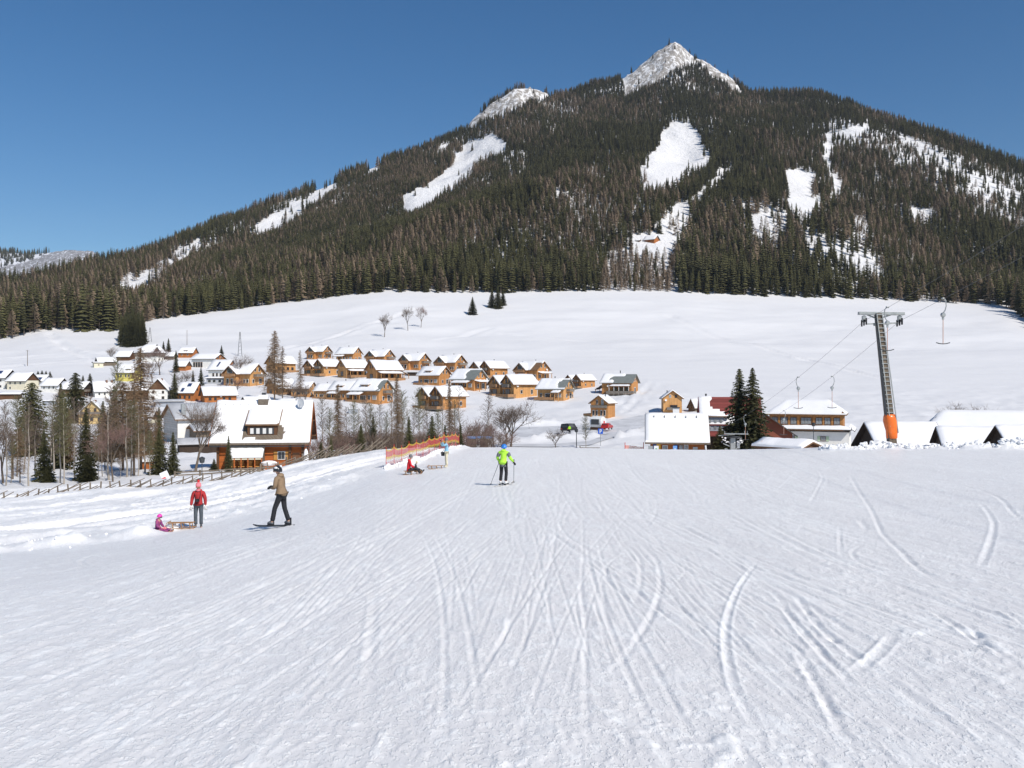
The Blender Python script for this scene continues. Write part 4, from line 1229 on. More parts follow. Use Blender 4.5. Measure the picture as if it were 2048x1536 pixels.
    def chimney(s, i, u, w, h=1.0, size=.55, m='brick', cap=True, metal=False):
        v = s.vols[i]; tp = math.tan(R(v.get('p', 38))); z = v['H'] + v['W'] / 2 * tp - abs(w) * tp
        p = s.tr(v, u, w, z)
        b = MB()
        if metal: b.lathe([(0, -.6), (.16, -.6), (.16, h), (.22, h), (.22, h + .15), (0, h + .18)], 8)
        else: b.box(-size / 2, size / 2, -size / 2, size / 2, -.8, h)
        o = b.build('chimney', M['steel_dark' if metal else m], s.root, loc=p)
        if cap and not metal:
            c = MB(); c.box(-size * .65, size * .65, -size * .65, size * .65, h, h + .12); c.build('chimney_cap', M['snow_lump'], o)
    def dish(s, i, f, a, z, r=.42, m='dish'):
        P, rz = s.face(i, f)
        b = MB(); mt = Matrix.Translation(P(a, z, .35)) @ Matrix.Rotation(rz, 4, 'Z') @ Matrix.Rotation(R(72), 4, 'X')
        b.lathe([(0, .0), (r * .6, .05), (r, .14), (r, .17), (r * .6, .09), (0, .04)], 12, mtx=mt)
        b.beam(P(a, z, 0), P(a, z, .35), .05)
        b.build('satellite_dish', M[m], s.root)
    def dormer(s, i, u, w=2.2, z=.6, h=1.1, m='larch_wood', snow=.22, win=True, side=-1):
        """shed dormer on the front slope"""
        v = s.vols[i]; tp = math.tan(R(v.get('p', 38))); W = v['W'] / 2; H = v['H']
        y0 = side * (W - .5); zb = H + .5 * tp - .1; zt = zb + h; y1 = side * max(.05, W - (zt + .35 - H) / tp - .1)
        b = MB()
        def T(a, y, zz): return s.tr(v, a, y, zz)
        b.quad(T(u - w / 2, y0, zb), T(u + w / 2, y0, zb), T(u + w / 2, y0, zt), T(u - w / 2, y0, zt))
        for q in (-1, 1): b.poly([T(u + q * w / 2, y0, zb), T(u + q * w / 2, y0, zt), T(u + q * w / 2, y1, zt + .35), T(u + q * w / 2, y1, zb)])
        o = b.build('dormer', M[m], s.root)
        r = MB(); e = .3
        c = [T(u - w / 2 - e, y0 + side * e, zt - .06), T(u + w / 2 + e, y0 + side * e, zt - .06), T(u + w / 2 + e, y1, zt + .36), T(u - w / 2 - e, y1, zt + .36)]
        up = lambda p, q: (p[0], p[1], p[2] + q)
        r.quad(*c); r.quad(*[up(p, .14) for p in c])
        for k in range(4): r.quad(c[k], c[(k + 1) % 4], up(c[(k + 1) % 4], .14), up(c[k], .14))
        r.build('dormer_roof', M['trim'], o)
        if snow:
            g = MB(); cc = [up(p, .145) for p in c]; ct = [up(Vector(p) * .94 + (Vector(cc[0]) + Vector(cc[2])) / 2 * .06, snow) for p in cc]
            g.quad(*ct)
            for k in range(4): g.quad(cc[k], cc[(k + 1) % 4], ct[(k + 1) % 4], ct[k])
            g.build('dormer_snow', M['snow_roof'], o)
        if win:
            fm = MB(); Pn = MB(); n = max(1, int(w / 1.0))
            for k in range(n):
                uc = u + (k - (n - 1) / 2) * (w / n)
                a0, a1 = uc - w / n * .38, uc + w / n * .38
                fm.quad(T(a0, y0 + side * .03, zb + .25), T(a1, y0 + side * .03, zb + .25), T(a1, y0 + side * .03, zt - .12), T(a0, y0 + side * .03, zt - .12))
                Pn.quad(T(a0 + .08, y0 + side * .05, zb + .33), T(a1 - .08, y0 + side * .05, zb + .33), T(a1 - .08, y0 + side * .05, zt - .2), T(a0 + .08, y0 + side * .05, zt - .2))
            fm.build('dormer_window', M['frame_white'], o); Pn.build('pane', M['glass'], o)
    def solar(s, i, u, w0, L=2.2, Wd=1.6, side=-1):
        v = s.vols[i]; tp = math.tan(R(v.get('p', 38)))
        def T(a, y, k): return s.tr(v, a, side * y, v['H'] + v['W'] / 2 * tp - y * tp + v.get('th', .2) + k)
        b = MB(); k = .42
        c = [T(u - L / 2, w0, k), T(u + L / 2, w0, k), T(u + L / 2, w0 + Wd, k), T(u - L / 2, w0 + Wd, k)]
        d = [T(u - L / 2, w0, k - .4), T(u + L / 2, w0, k - .4), T(u + L / 2, w0 + Wd, k - .4), T(u - L / 2, w0 + Wd, k - .4)]
        b.quad(*c)
        for q in range(4): b.quad(c[q], c[(q + 1) % 4], d[(q + 1) % 4], d[q])
        b.build('solar_panel', M['solar'], s.root)

CH = 'timber chalets of the holiday village on the snowy slope'
def chal(kind, label, x, yb, wpx, wood='larch_wood', cover=None, cover2=None, Y=None, a=None, **k):
    v = dict(wall=wood, roofm='trim', p=38)
    if kind == 'A':
        vols = [dict(v, L=9.5, W=7.2, H=4.5, cover=cover), dict(v, x=-2.4, y=-2.2, L=5.6, W=5.2, H=4.5, ax='y', p=40, cover=cover2)]
        h = House('chalet', label, 'chalet', x, yb, wpx, -40 if a is None else a, vols, Y, CH)
        for q in (-1, 1): h.win(0, 'R', q * 1.0, 5.6, .8, 1.3)
        h.win(0, 'R', -2, 1.8, 1.0, 1.4); h.win(0, 'R', 1.6, 1.8, 1.5, 1.7, panes=2)
        h.win(1, 'F', 0, 5.4, 2.2, 1.9, pane='glass', panes=3); h.win(1, 'F', -.9, 1.7, 1.1, 2.0); h.win(1, 'F', .9, 1.7, 1.1, 2.0)
        h.win(0, 'F', 2.5, 1.8, .9, 1.3); h.win(0, 'F', 3.8, 1.8, .9, 1.3)
        if k.get('bal', True): h.balcony(0, 'R', .6, 3.1, 4.8, 1.4, 'rail_grey', posts=True)
        h.balcony(1, 'F', 0, 3.2, 5.2, 1.0)
        if k.get('porch'): h.porch(0, 'R', 0, 3.3, 6.5, 2.0, .5, 3)
        h.chimney(0, .5, .8, 1.3, metal=True); h.dish(0, 'R', 1.8, 4.3 if k.get('dish', True) else 1.0)
    elif kind == 'B':
        vols = [dict(v, L=9, W=6.4, H=4.5, y=-3.1, cover=cover), dict(v, L=9, W=6.0, H=4.4, x=-.6, y=3.1, cover=cover2)]
        h = House('chalet', label, 'chalet', x, yb, wpx, 35 if a is None else a, vols, Y, CH)
        for i in (0, 1):
            for q in (-.75, .75): h.win(i, 'L', q, 5.4, .75, 1.6, 'frame_brown')
            h.win(i, 'L', 0, 1.8, 2.4, 1.9, 'frame_brown', panes=2); h.win(i, 'L', -2.1, 1.7, .9, 1.9, 'frame_brown')
        h.win(0, 'F', 2.4, 1.9, .8, 1.6); h.win(0, 'F', -1.6, 1.9, .8, 1.2)
        h.balcony(0, 'L', 0, 3.2, 3.4, 1.2, 'rail_grey'); h.balcony(1, 'L', .4, 3.2, 3.8, 1.2)
        h.deck(0, 'L', 1.0, .2, 6.5, 3.0, 'rail_wood'); h.deck(1, 'L', -.4, .2, 4.6, 2.4, 'rail_wood')
        h.dish(0, 'F', -3.4, 3.7); h.dish(1, 'L', -2.6, 3.2)
        h.chimney(0, .5, .6, 1.2, metal=True)
    elif kind == 'C':
        vols = [dict(v, L=10, W=7.4, H=4.4, cover=cover, roofm=k.get('roofm', 'trim'))]
        h = House('chalet', label, 'chalet', x, yb, wpx, -35 if a is None else a, vols, Y, CH)
        for q in (-1.0, 1.0): h.win(0, 'R', q, 5.3, .75, 1.3)
        h.win(0, 'R', -1.4, 1.7, 1.0, 1.3); h.win(0, 'R', 1.4, 1.7, 1.4, 2.0, panes=2); h.win(0, 'R', 2.8, 1.7, .7, 1.2)
        h.win(0, 'F', -3.6, 1.9, .8, 1.4); h.win(0, 'F', -.9, 1.8, 2.3, 1.5, panes=3); h.win(0, 'F', 1.5, 1.9, .8, 1.4); h.win(0, 'F', 3.4, 1.9, 1.5, 1.3, 'frame_white', 'curtain', 2)
        if k.get('dormer'): h.dormer(0, -.6, 2.6)
        if k.get('porch'): h.porch(0, 'F', k.get('px', -1.5), 3.5, k.get('pw', 6.5), 2.6, .8, 3)
        if k.get('porchR'): h.porch(0, 'R', 0, 3.5, 7.0, 2.4, .5, 3)
        if k.get('bal'): h.balcony(0, 'R', .2, 3.1, 3.6, 1.3, 'rail_grey')
        h.deck(0, 'F', k.get('dx', -1.5), .3, k.get('dw', 7), 2.6, 'rail_wood')
        h.dish(0, 'R', 3.1, 4.0); h.chimney(0, -.5, .6, 1.4, metal=True)
    elif kind == 'F':
        vols = [dict(v, L=10, W=7.2, H=4.4, cover=cover)]
        h = House('chalet', label, 'chalet', x, yb, wpx, 30 if a is None else a, vols, Y, CH)
        for q in (-.8, .8): h.win(0, 'L', q, 5.3, .7, 1.5, 'frame_brown')
        h.win(0, 'L', 0, 1.7, 2.0, 1.9, 'frame_brown', panes=2)
        for q in (-3.2, -1.0, 1.2, 3.4): h.win(0, 'F', q, 1.7, 1.1, 1.7, 'frame_brown')
        if k.get('porch', True): h.porch(0, 'F', 0, 3.4, 9.6, 2.6, .7, 4)
        if k.get('annex'): h.porch(0, 'R', -1.5, 3.6, 4.5, 3.2, 1.2, 2)
        h.deck(0, 'F', 0, .2, 9.6, 3.0, 'rail_wood'); h.dish(0, 'L', -2.6, 3.2)
        h.chimney(0, .5, .6, 1.0, metal=True)
    elif kind == 'D':
        vols = [dict(v, L=7.6, W=6.6, H=5.5, ax='y', p=36, cover=cover)]
        h = House('chalet', label, 'chalet', x, yb, wpx, -22 if a is None else a, vols, Y, CH)
    return h
nope = lambda fu, fv, n: True
# back row, left to right
chal('A', 'leftmost chalet of the topmost row, above the roof of a double gabled chalet', 638, 719, 52)
chal('C', 'topmost row chalet with plain white roof and lean-to, second from the left', 698, 724, 54, px=-2.5, pw=6, porch=True)
chal('A', 'topmost row chalet third from the left with grey balcony over a snowy porch', 760, 731, 60)
chal('A', 'topmost row chalet with dark timber carport standing below its deck', 829, 741, 65)
chal('A', 'topmost row chalet between the carport chalet and the twin gabled chalet', 901, 745, 66)
chal('B', 'topmost row chalet with twin gables and a snowy porch below the front gable', 978, 757, 80, a=38)
chal('A', 'topmost row chalet with thin snow on its right eave, above the long double chalet', 1064, 762, 74, porch=True, bal=False,
     cover=lambda fu, fv, n: not (fu > .35 and fv < -.1 and n > -.12))
h = chal('B', 'rightmost gabled chalet of the topmost row with a lower annex at its right', 1160, 777, 64, a=38, wood='larch_wood')
# second row
chal('F', 'chalet with grey plastered lower wall behind the tall bare larch', 562, 746, 62, wood='larch_wood2', porch=False)
chal('B', 'double gabled chalet directly below the leftmost topmost chalet', 645, 753, 78, wood='larch_wood2', a=38)
chal('F', 'chalet with wide snowy roof and long open porch, left one of a pair', 706, 756, 66, wood='larch_wood2')
chal('F', 'chalet with wide snowy roof, open porch and a roofed annex at its right end', 768, 763, 76, annex=True)
chal('C', 'chalet with a shed dormer breaking its snowy roof, above the front double chalet', 869, 772, 70, dormer=True, a=-38, dx=-3, dw=5)
chal('C', 'chalet with grey sheet roof bare of snow at its right end and wraparound porch', 938, 782, 78, porch=True, porchR=True, pw=8, px=0, roofm='roof_metal', a=-38,
     cover=lambda fu, fv, n: not (fu > .25 + n * .5 and fv < 0))
chal('B', 'long ochre double chalet with two gables and terraces above the round bare tree', 1026, 796, 104, wood='larch_wood2', a=36)
chal('C', 'ochre chalet with dark ribbed roof showing at its right and a small lean-to', 1111, 802, 78, wood='larch_wood2', a=-28, porch=True, px=2.8, pw=3.4, roofm='roof_metal', bal=True,
     cover=lambda fu, fv, n: not (fu > .42 + n * .55 and fv < -.05 and fv > -.85))
# third row
chal('A', 'ochre L-shaped chalet beside the white house, left end of its row', 488, 773, 84, wood='larch_wood2', bal=True)
chal('F', 'chalet with glazed ground floor half hidden behind the larch trunk', 562, 790, 60, porch=True)
chal('C', 'ochre chalet behind bare bushes with thin snow on its roof, right of the larch', 608, 794, 54, wood='larch_wood2', a=-32, dx=0)
chal('C', 'ochre chalet with a corner terrace, second to the right of the larch', 655, 799, 56, wood='larch_wood2', a=-32, bal=False, dx=-1)
chal('C', 'chalet with dormer and lean-to roof, left one of two alike above the retaining wall', 692, 802, 70, dormer=True, porch=True, px=-2.4, pw=5.5, a=-36)
chal('C', 'chalet with dormer, bare strip of grey roof and gable balcony above the white bank', 745, 808, 88, dormer=True, porch=True, px=-3.0, pw=5.5, a=-36, bal=True, roofm='roof_metal',
     cover=lambda fu, fv, n: not (fu > .62 and fv < 0 and n > -.25))
chal('B', 'front double chalet with two gables, nearest the bare thicket', 884, 820, 104, a=36)
# chalets standing apart at the right
h = chal('D', 'small tall chalet on stilts above the car park with glazed ground floor', 1206, 835, 54)
for q in (-2.2, -.9, .9, 2.2): h.win(0, 'F', q, 1.6, .8, 2.2, 'frame_white')
h.win(0, 'F', -.8, 5.6, .7, 1.6); h.win(0, 'F', 1.3, 5.6, .9, 2.0, 'frame_white', 'curtain'); h.balcony(0, 'F', 0, 3.4, 6.2, .9, 'rail_grey')
h.deck(0, 'L', 0.5, .3, 5.5, 3.2, 'rail_wood'); h.chimney(0, 0, 1, 1.2, metal=True)
h = chal('D', 'narrow honey coloured chalet behind the ticket hut roof', 1343, 826, 46, a=6, wood='larch_wood2')
h.win(0, 'F', -.9, 6.0, .8, 1.1, 'frame_white', 'curtain'); h.win(0, 'F', 1.2, 6.0, .8, 1.1, 'frame_brown'); h.win(0, 'F', .4, 2.2, 2.6, 1.4, 'frame_brown', panes=2)
h.balcony(0, 'F', 0, 1.0, 4.2, 1.2, 'rail_grey'); h.dish(0, 'F', -2.4, 4.6); h.chimney(0, 0, -1.6, 1.2, metal=True)
v = dict(wall='larch_wood', roofm='roof_metal', p=36)
h = House('chalet', 'chalet with mostly bare olive grey roof and railed veranda on its own knoll', 'chalet', 1240, 790, 78, -20,
          [dict(v, L=11, W=7, H=4.6, cover=lambda fu, fv, n: fu < -.30 + n * .4 or (fv > -.25 and fv < .05 and abs(fu) < .35))], None, CH)
h.porch(0, 'F', 1.6, 3.4, 7.6, 2.4, .4, 5, postm='frame_white'); h.porch(0, 'L', -1, 3.8, 4.5, 3.6, 2.0, 2); h.deck(0, 'F', 2.2, .4, 10, 3.0, 'rail_grey')
for q in (-.8, .9): h.win(0, 'R', q, 5.4, .7, 1.3)
for q in (-.5, 1.6, 3.8): h.win(0, 'F', q, 1.8, 1.4, 1.9, 'frame_brown', panes=2)
h.win(0, 'R', 0, 1.8, 1.6, 1.9, panes=2); h.dish(0, 'F', -3.0, 3.2); h.chimney(0, 0, .4, 1.6, metal=True)
h = House('chalet', 'brown gabled chalet with steep snowy roof between honey chalet and red roof', 'chalet', 1398, 826, 46, 32, [dict(L=9, W=7, H=3.2, p=50, wall='grey_wood', roofm='trim')], None, CH)
h.win(0, 'L', 0, 3.5, 1.6, 2.4, 'frame_brown', panes=2)

# ------------------------------------------------------------------ the old village at the left
VG = 'houses of the old village'
def vil(label, x, yb, wpx, a, L, W, H, p=38, ax='x', wall='white_wall', gable=None, roofm='roof_dark', snow=.3, Y=None, cover=None, gdrop=0.0, cat='house', name='house', hip=0, wins=None, extra=None, dz=0, snowm='snow_roof'):
    h = House(name, label, cat, x, yb, wpx, a, [dict(L=L, W=W, H=H, p=p, ax=ax, wall=wall, gable=gable, roofm=roofm, snow=snow, cover=cover, gdrop=gdrop, hip=hip, snowm=snowm)], Y, VG, dz)
    for wv in (wins or []): h.win(0, *wv)
    return h
def row(f, us, z, w=.9, h=1.2, fr='frame_white', pn='glass'): return [(f, u, z, w, h, fr, pn) for u in us]
h = vil('white house cut by the left picture edge with dark gable and roof window', 2, 778, 62, -38, 10, 8, 5.2, gable='dark_wood', wins=row('F', (-3, 0, 3), 3.8) + row('F', (-3, 0, 3), 1.2) + row('R', (-2, 1.8), 3.6)); h.chimney(0, 0, .6, .8); h.solar(0, 1, 1.0)
h = vil('cream house with brown boarded gable and two chimneys, second in the row of four', 46, 780, 60, -40, 10, 9, 4.6, gable='brown_wood', wall='cream_wall', wins=row('F', (-3.2, -.5, 2.4), 3.3) + row('F', (-3.2,), 1.0) + row('R', (-1.5, 1.5), 1.6)); h.chimney(0, -2, .6, .8); h.chimney(0, 1.5, .6, .8)
h = vil('house with blue solar panel on its snowy roof, third in the row of four', 82, 775, 46, -38, 9.5, 8.5, 4.0, gable='grey_wall', wins=row('F', (-2, 2), 2.0)); h.solar(0, 1.5, 2.4, 3.0, 1.9)
h = vil('house with dark gable and white wall, fourth in the row of four', 110, 787, 54, -38, 10, 9, 4.4, gable='dark_wood', wins=row('F', (-3, 0, 2.6), 3.0) + row('R', (-1.6, 1.6), 1.5)); h.chimney(0, 2, .6, .8)
h = vil('brown chalet with carved balcony behind the round dark spruce', 153, 797, 68, -28, 11, 10, 4.4, p=30, wall='brown_wood', gable='dark_wood', wins=row('R', (-2.4, 0, 2.4), 1.6) + row('F', (-3, 0, 3), 2.0)); h.balcony(0, 'R', 0, 3.0, 8, 1.3, 'rail_grey')
h = vil('white house with a pair of brick chimneys on its broad snowy roof', 212, 797, 54, 8, 11, 9, 3.8, p=44, gable=None, roofm='roof_dark', wins=row('F', (-3.6, -1.2, 1.2, 3.6), 2.2)); h.chimney(0, .2, -.6, 1.4, .9); h.chimney(0, 2.6, -.6, 1.4, .9)
h = vil('bright yellow house with white windows above the brown barn', 258, 763, 54, -28, 9, 9, 4.6, p=40, wall='yellow_wall', wins=row('F', (-3, -1.6, .8, 2.4), 2.8, .8, 1.5) + row('R', (-2, 0, 2), 2.6, .9, 1.4) + row('R', (-.9, .9), 6.0, .9, 1.3)); h.dormer(0, 1.8, 2.2, m='yellow_wall')
h = vil('long brown barn with snowy roof below the yellow house', 266, 800, 62, 4, 11, 7, 4.0, p=32, wall='brown_wood', name='barn', cat='barn'); h.door(0, 'F', 2.0, 2.2, 2.6)
h = vil('white house with steep brown gable facing front and tall chimney', 322, 800, 50, -16, 9, 8.5, 4.8, p=48, ax='y', gable='brown_wood', wins=row('F', (-2.2, 2.2), 3.6, 1.0, 1.3, 'frame_brown') + row('F', (-2.2, 2.2), 1.0, 1.2, 1.4, 'frame_brown')); h.chimney(0, 0, .4, 1.0, .8)
h = vil('buff yellow house with brown wooden balcony across its gable', 187, 846, 58, -8, 9, 9, 3.8, p=45, ax='y', wall='buff_wall', wins=row('F', (-1.5, 1.2), 5.0, 1.0, 1.4, 'frame_brown') + row('F', (-2.6, 0, 2.6), 1.4, 1.1, 1.4, 'frame_brown')); h.balcony(0, 'F', 0, 3.2, 9.6, 1.2, 'rail_grey'); h.chimney(0, 1, .5, 1.0, .8)
h = vil('cream house with clean white roof right behind the buff yellow house', 214, 834, 34, 28, 8, 7, 4.6, p=42, wall='cream_wall', wins=row('F', (-2, 1.6), 2.6))
h = vil('large old farmhouse with hipped roof, brown upper storey and white base', 303, 724, 64, -32, 14, 12, 6.0, p=38, hip=3.2, gable=None, wins=row('F', (-4, -1.3, 1.3, 4), 4.6, .8, .8) + row('R', (-3.4, -1.2, 1.2, 3.4), 4.6, .8, .8) + row('R', (-3, 0, 3), 1.6)); 
h.balcony(0, 'R', 0, 3.6, 12.3, .5, 'rail_grey', 1.9); h.balcony(0, 'F', 0, 3.6, 14.3, .5, 'rail_grey', 1.9)
h = vil('dark brown barn with pointed gable just left of the old farmhouse', 250, 722, 42, -30, 12, 9, 3.6, p=42, wall='brown_wood', name='barn', cat='barn')
h = vil('low brown barn with snowy roof at the upper left end of the village', 212, 732, 40, 12, 12, 8, 3.4, p=34, wall='grey_wood', name='barn', cat='barn')
h = vil('small tan shed with an open side in front of the low brown barn', 196, 735, 22, 10, 6, 5, 3.4, p=8, wall='cream_wall', name='shed', cat='shed', snow=.25, wins=row('F', (0,), 1.8, 1.0, .6, 'frame_brown'))
h = vil('grey gabled shed right of the old farmhouse', 343, 720, 24, -30, 7, 6.5, 3.6, p=42, wall='grey_wood', name='shed', cat='shed')
h = vil('red brown chalet with snow on a broken gable roof behind the big chalet', 376, 716, 40, -24, 10, 8.5, 3.8, p=38, wall='orange_wood', gable='orange_wood', wins=row('F', (-2.4, 1.6), 2.2)); h.dormer(0, 0, 2.2, m='orange_wood')
h = vil('large chalet with white plaster, arched wooden gable and glazed veranda', 417, 737, 68, -34, 13, 9.5, 5.0, p=26, gable='orange_wood', gdrop=.2, wins=row('F', (-5, -3.6, -2.2, -.8), 2.0, 1.1, 2.6, 'frame_brown') + row('R', (-2, 2), 2.0) + row('R', (-1.2, 1.2), 5.4, .9, 1.2)); h.balcony(0, 'R', 0, 3.9, 6, 1.1)
h = vil('white chalet with orange boarded gable and slanted skylight on its roof', 446, 757, 60, -36, 9.5, 9, 4.4, p=42, gable='orange_wood', wins=row('R', (-1.4, 0, 1.4), 5.2, .8, 1.5, 'frame_brown') + row('F', (-2, 0, 2), 1.6, .9, 1.8, 'frame_brown')); h.solar(0, -.5, 1.4, .9, 2.4)
h = vil('low grey annex with glazed front below the white chalet', 432, 768, 40, -10, 8, 5, 2.8, p=6, wall='grey_wall', snow=.35, wins=row('F', (-2.6, -.4, 2.2), 1.4, 1.6, 1.5, 'frame_white'))
h = vil('orange chalet with two dark panels on its steep left roof', 380, 802, 56, -32, 9, 8.5, 4.2, p=45, wall='orange_wood', wins=row('R', (-1.2, 1.2), 5.4, .8, 1.2, 'frame_brown') + row('F', (-2.4, 0, 2.4), 1.8, 1.0, 1.5, 'frame_brown')); h.solar(0, .8, .8, 2.0, 1.4); h.solar(0, -1.5, 3.0, 1.4, 1.6)
h = vil('long low orange chalet with broad white roof beside the grey hall', 437, 806, 74, 12, 12, 8, 3.2, p=36, wall='orange_wood', wins=row('F', (-4, -2, 1.2, 3.4), 1.6, 1.0, 1.2, 'frame_brown')); h.dish(0, 'F', .0, 2.6)
h = vil('snowed-in roof with a dark pointed gable left of the grey hall', 290, 850, 62, -34, 11, 8, 2.6, p=46, wall='cream_wall', gable='dark_wood')
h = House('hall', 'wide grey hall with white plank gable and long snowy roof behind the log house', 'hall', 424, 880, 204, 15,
          [dict(L=17, W=13, H=5.4, p=24, wall='white_wall', gable='pale_planks', gdrop=8, roofm='trim', snow=.25, snowm='snow_shade'), dict(x=1.0, y=-9, L=14, W=6, H=3.0, p=16, wall='grey_wood', roofm='trim', snow=.3, snowm='snow_shade')], 160, VG)
h.win(0, 'F', 4.4, 4.3, 6.2, 1.2, 'frame_white', 'curtain', 3); h.win(0, 'F', -3.6, 4.3, 5.0, 1.2, 'frame_white', 'curtain', 2); h.chimney(0, -7, -5, 2.5, .8, 'steel', cap=False); h.chimney(0, 1, -3, .3, .6, 'steel_dark', cap=False)
h = vil('dark timber house with blue grey sheet roof in front of the larches', 282, 912, 52, -34, 10, 9, 4.0, p=26, wall='brown_wood', Y=128, cover=lambda fu, fv, n: n > .02 or fv > .2, roofm='roof_metal')
h = vil('rust brown garden shed with snowy roof beside the paired spruces', 296, 928, 26, -14, 4.5, 3.5, 2.4, p=22, wall='hut_wood', Y=112, name='shed', cat='shed')
h = vil('dark brown barn wall below the hall roof behind the leafless tree', 398, 905, 88, 6, 14, 8, 3.6, p=22, wall='dark_wood', Y=138, name='barn', cat='barn', snowm='snow_shade')
h = vil('tall dark open shed left of the pair at the thicket', 673, 893, 34, -34, 6, 5.5, 4.4, p=36, wall='grey_wood', Y=150, name='shed', cat='shed', snow=0, roofm='grey_wood')
h = vil('tall dark open shed right of the pair at the thicket', 703, 893, 36, -34, 6, 5.5, 4.6, p=36, wall='grey_wood', Y=146, name='shed', cat='shed', snow=0, roofm='grey_wood')
h = vil('long low brown shed in the thicket behind the red net', 780, 892, 52, 6, 9, 4, 2.4, p=16, wall='grey_wood', Y=140, name='shed', cat='shed', snow=0, roofm='brown_wood')
h = vil('mountain hut of orange logs alone in the forest clearing', 1303, 486, 34, -28, 9, 8, 3.4, p=36, wall='orange_wood', Y=solveY(1303, 487, 650, 1500), name='hut', cat='hut', wins=row('R', (-1.2, 1.2), 5, 1, 1.2))
h = vil('tiny shed beside the mountain hut in the forest clearing', 1276, 484, 12, -20, 6, 5, 2.4, p=30, wall='brown_wood', Y=solveY(1276, 484, 650, 1500), name='shed', cat='shed')
vil('low garage with thick snow at the left picture edge below the white house', 22, 800, 44, -12, 8, 6, 2.6, p=10, wall='brown_wood', name='garage', cat='garage')
vil('grey garage with flat snowy roof between the round spruce and the brown chalet', 100, 812, 30, -8, 7, 5, 2.8, p=6, wall='grey_wall', name='garage', cat='garage')
h = vil('low white shed with a blue solar slab left of the buff yellow house', 152, 812, 40, 10, 8, 7, 2.4, p=22, name='shed', cat='shed'); h.solar(0, 0, .5, 4.5, 2.2)
vil('long flat snowy roof just above the snowed-in roof with dark gable', 338, 815, 60, 4, 12, 8, 2.6, p=8, wall='grey_wall', name='garage', cat='garage', snowm='snow_shade')
vil('orange chalet half hidden behind the left part of the log house ridge', 512, 822, 66, 26, 11, 8, 3.0, p=36, wall='orange_wood')
vil('small brown chalet right behind the log house chimney', 575, 822, 46, -30, 8, 7, 3.0, p=38, wall='larch_wood')
vil('white house peeping between the larches above the buff yellow house', 236, 812, 36, -20, 8, 7, 3.6, p=42)
vil('brown gabled house behind the tall spruces right of the farmhouse', 365, 742, 36, -30, 9, 8, 3.6, p=40, wall='orange_wood', gable='brown_wood')
# carport and stone terrace among the chalets
cp = House('carport', 'flat roofed dark timber carport below the topmost chalets', 'carport', 824, 752, 22, -14, [dict(L=6, W=5, H=2.6, p=3, wall='dark_wood', roofm='roof_dark', snow=.12)], None, None)
gc_ = House('container', 'pale grey storage container on the bank below the dormer chalets', 'container', 706, 826, 22, 8, [dict(L=6, W=2.5, H=2.5, p=2, wall='grey_wall', roofm='roof_metal', snow=.35, oh=.05)], None, None)
# ------------------------------------------------------------------ the log house by the run
M['poster_blue'] = mat('poster_blue', (0.035, 0.06, 0.22), 0.5)
M['poster_yellow'] = mat('poster_yellow', (0.75, 0.42, 0.03), 0.5)
M['paper'] = mat('white_board', (0.75, 0.75, 0.74), 0.5)
M['sky_blue'] = mat('light_blue_board', (0.16, 0.34, 0.66), 0.5)
M['green_print'] = mat('green_print', (0.05, 0.36, 0.14), 0.5)
M['red_print'] = mat('red_print', (0.62, 0.03, 0.03), 0.5)
h = House('log_house', 'red brown log house with big snowy roof and dormer beside the ski run', 'house', 531, 938, 196, -8,
          [dict(L=11.2, W=9, H=4.3, p=45, oh=1.05, wall='log_wood', roofm='grey_wood', snow=.2, nu=46, nv=40, th=.24, low=-1.6, cover=lambda fu, fv, n: not (-2.3 + n < fu * 6.65 < 2.9 + n and -5.1 - n * .5 < fv * 5.55 < -3.2))], Y=106)
LH = h
h.win(0, 'F', 2.75, 1.75, 1.0, 1.15, 'frame_white', 'glass', 2, 'shutter')
h.win(0, 'R', -2.2, 1.7, .9, 1.1, 'frame_white', 'glass', 1, 'shutter'); h.win(0, 'R', 0, 5.2, 1.0, 1.2, 'frame_brown', 'glass', 2)
h.door(0, 'F', 4.7, 1.0, 2.2, 'frame_brown', -.1)
# verge boards on the gable, purlin ends, corner posts
for sg in (-1, 1):
    b = MB(); e = sg * (5.6 + 1.07)
    for sd in (-1, 1): b.beam((e, 0, 4.3 + 4.5 - .08), (e, sd * 5.5, 4.3 - 1.0 - .08), .06, .42)
    b.build('verge_board', M['log_wood'], h.root)
b = MB()
for y in (-4.5, -2.2, 0, 2.2, 4.5): b.box(5.6, 6.6, y - .11, y + .11, 4.3 + 4.5 - abs(y) - .42, 4.3 + 4.5 - abs(y) - .16)
b.build('purlins', M['trim'], h.root)
for x in (-5.6, 3.9, 5.6):
    b = MB(); b.box(x - .16, x + .16, -4.78, -4.5, -1.2, 3.9); b.build('corner_post', M['brown_wood'], h.root)
b = MB(); b.tube([(-6.5, -5.62, 3.1), (6.6, -5.62, 3.05)], .075, 6); b.tube([(6.3, -5.62, 3.0), (6.25, -4.75, 2.4), (6.2, -4.7, -.5)], .05, 6); b.build('gutter', M['steel_dark'], h.root)
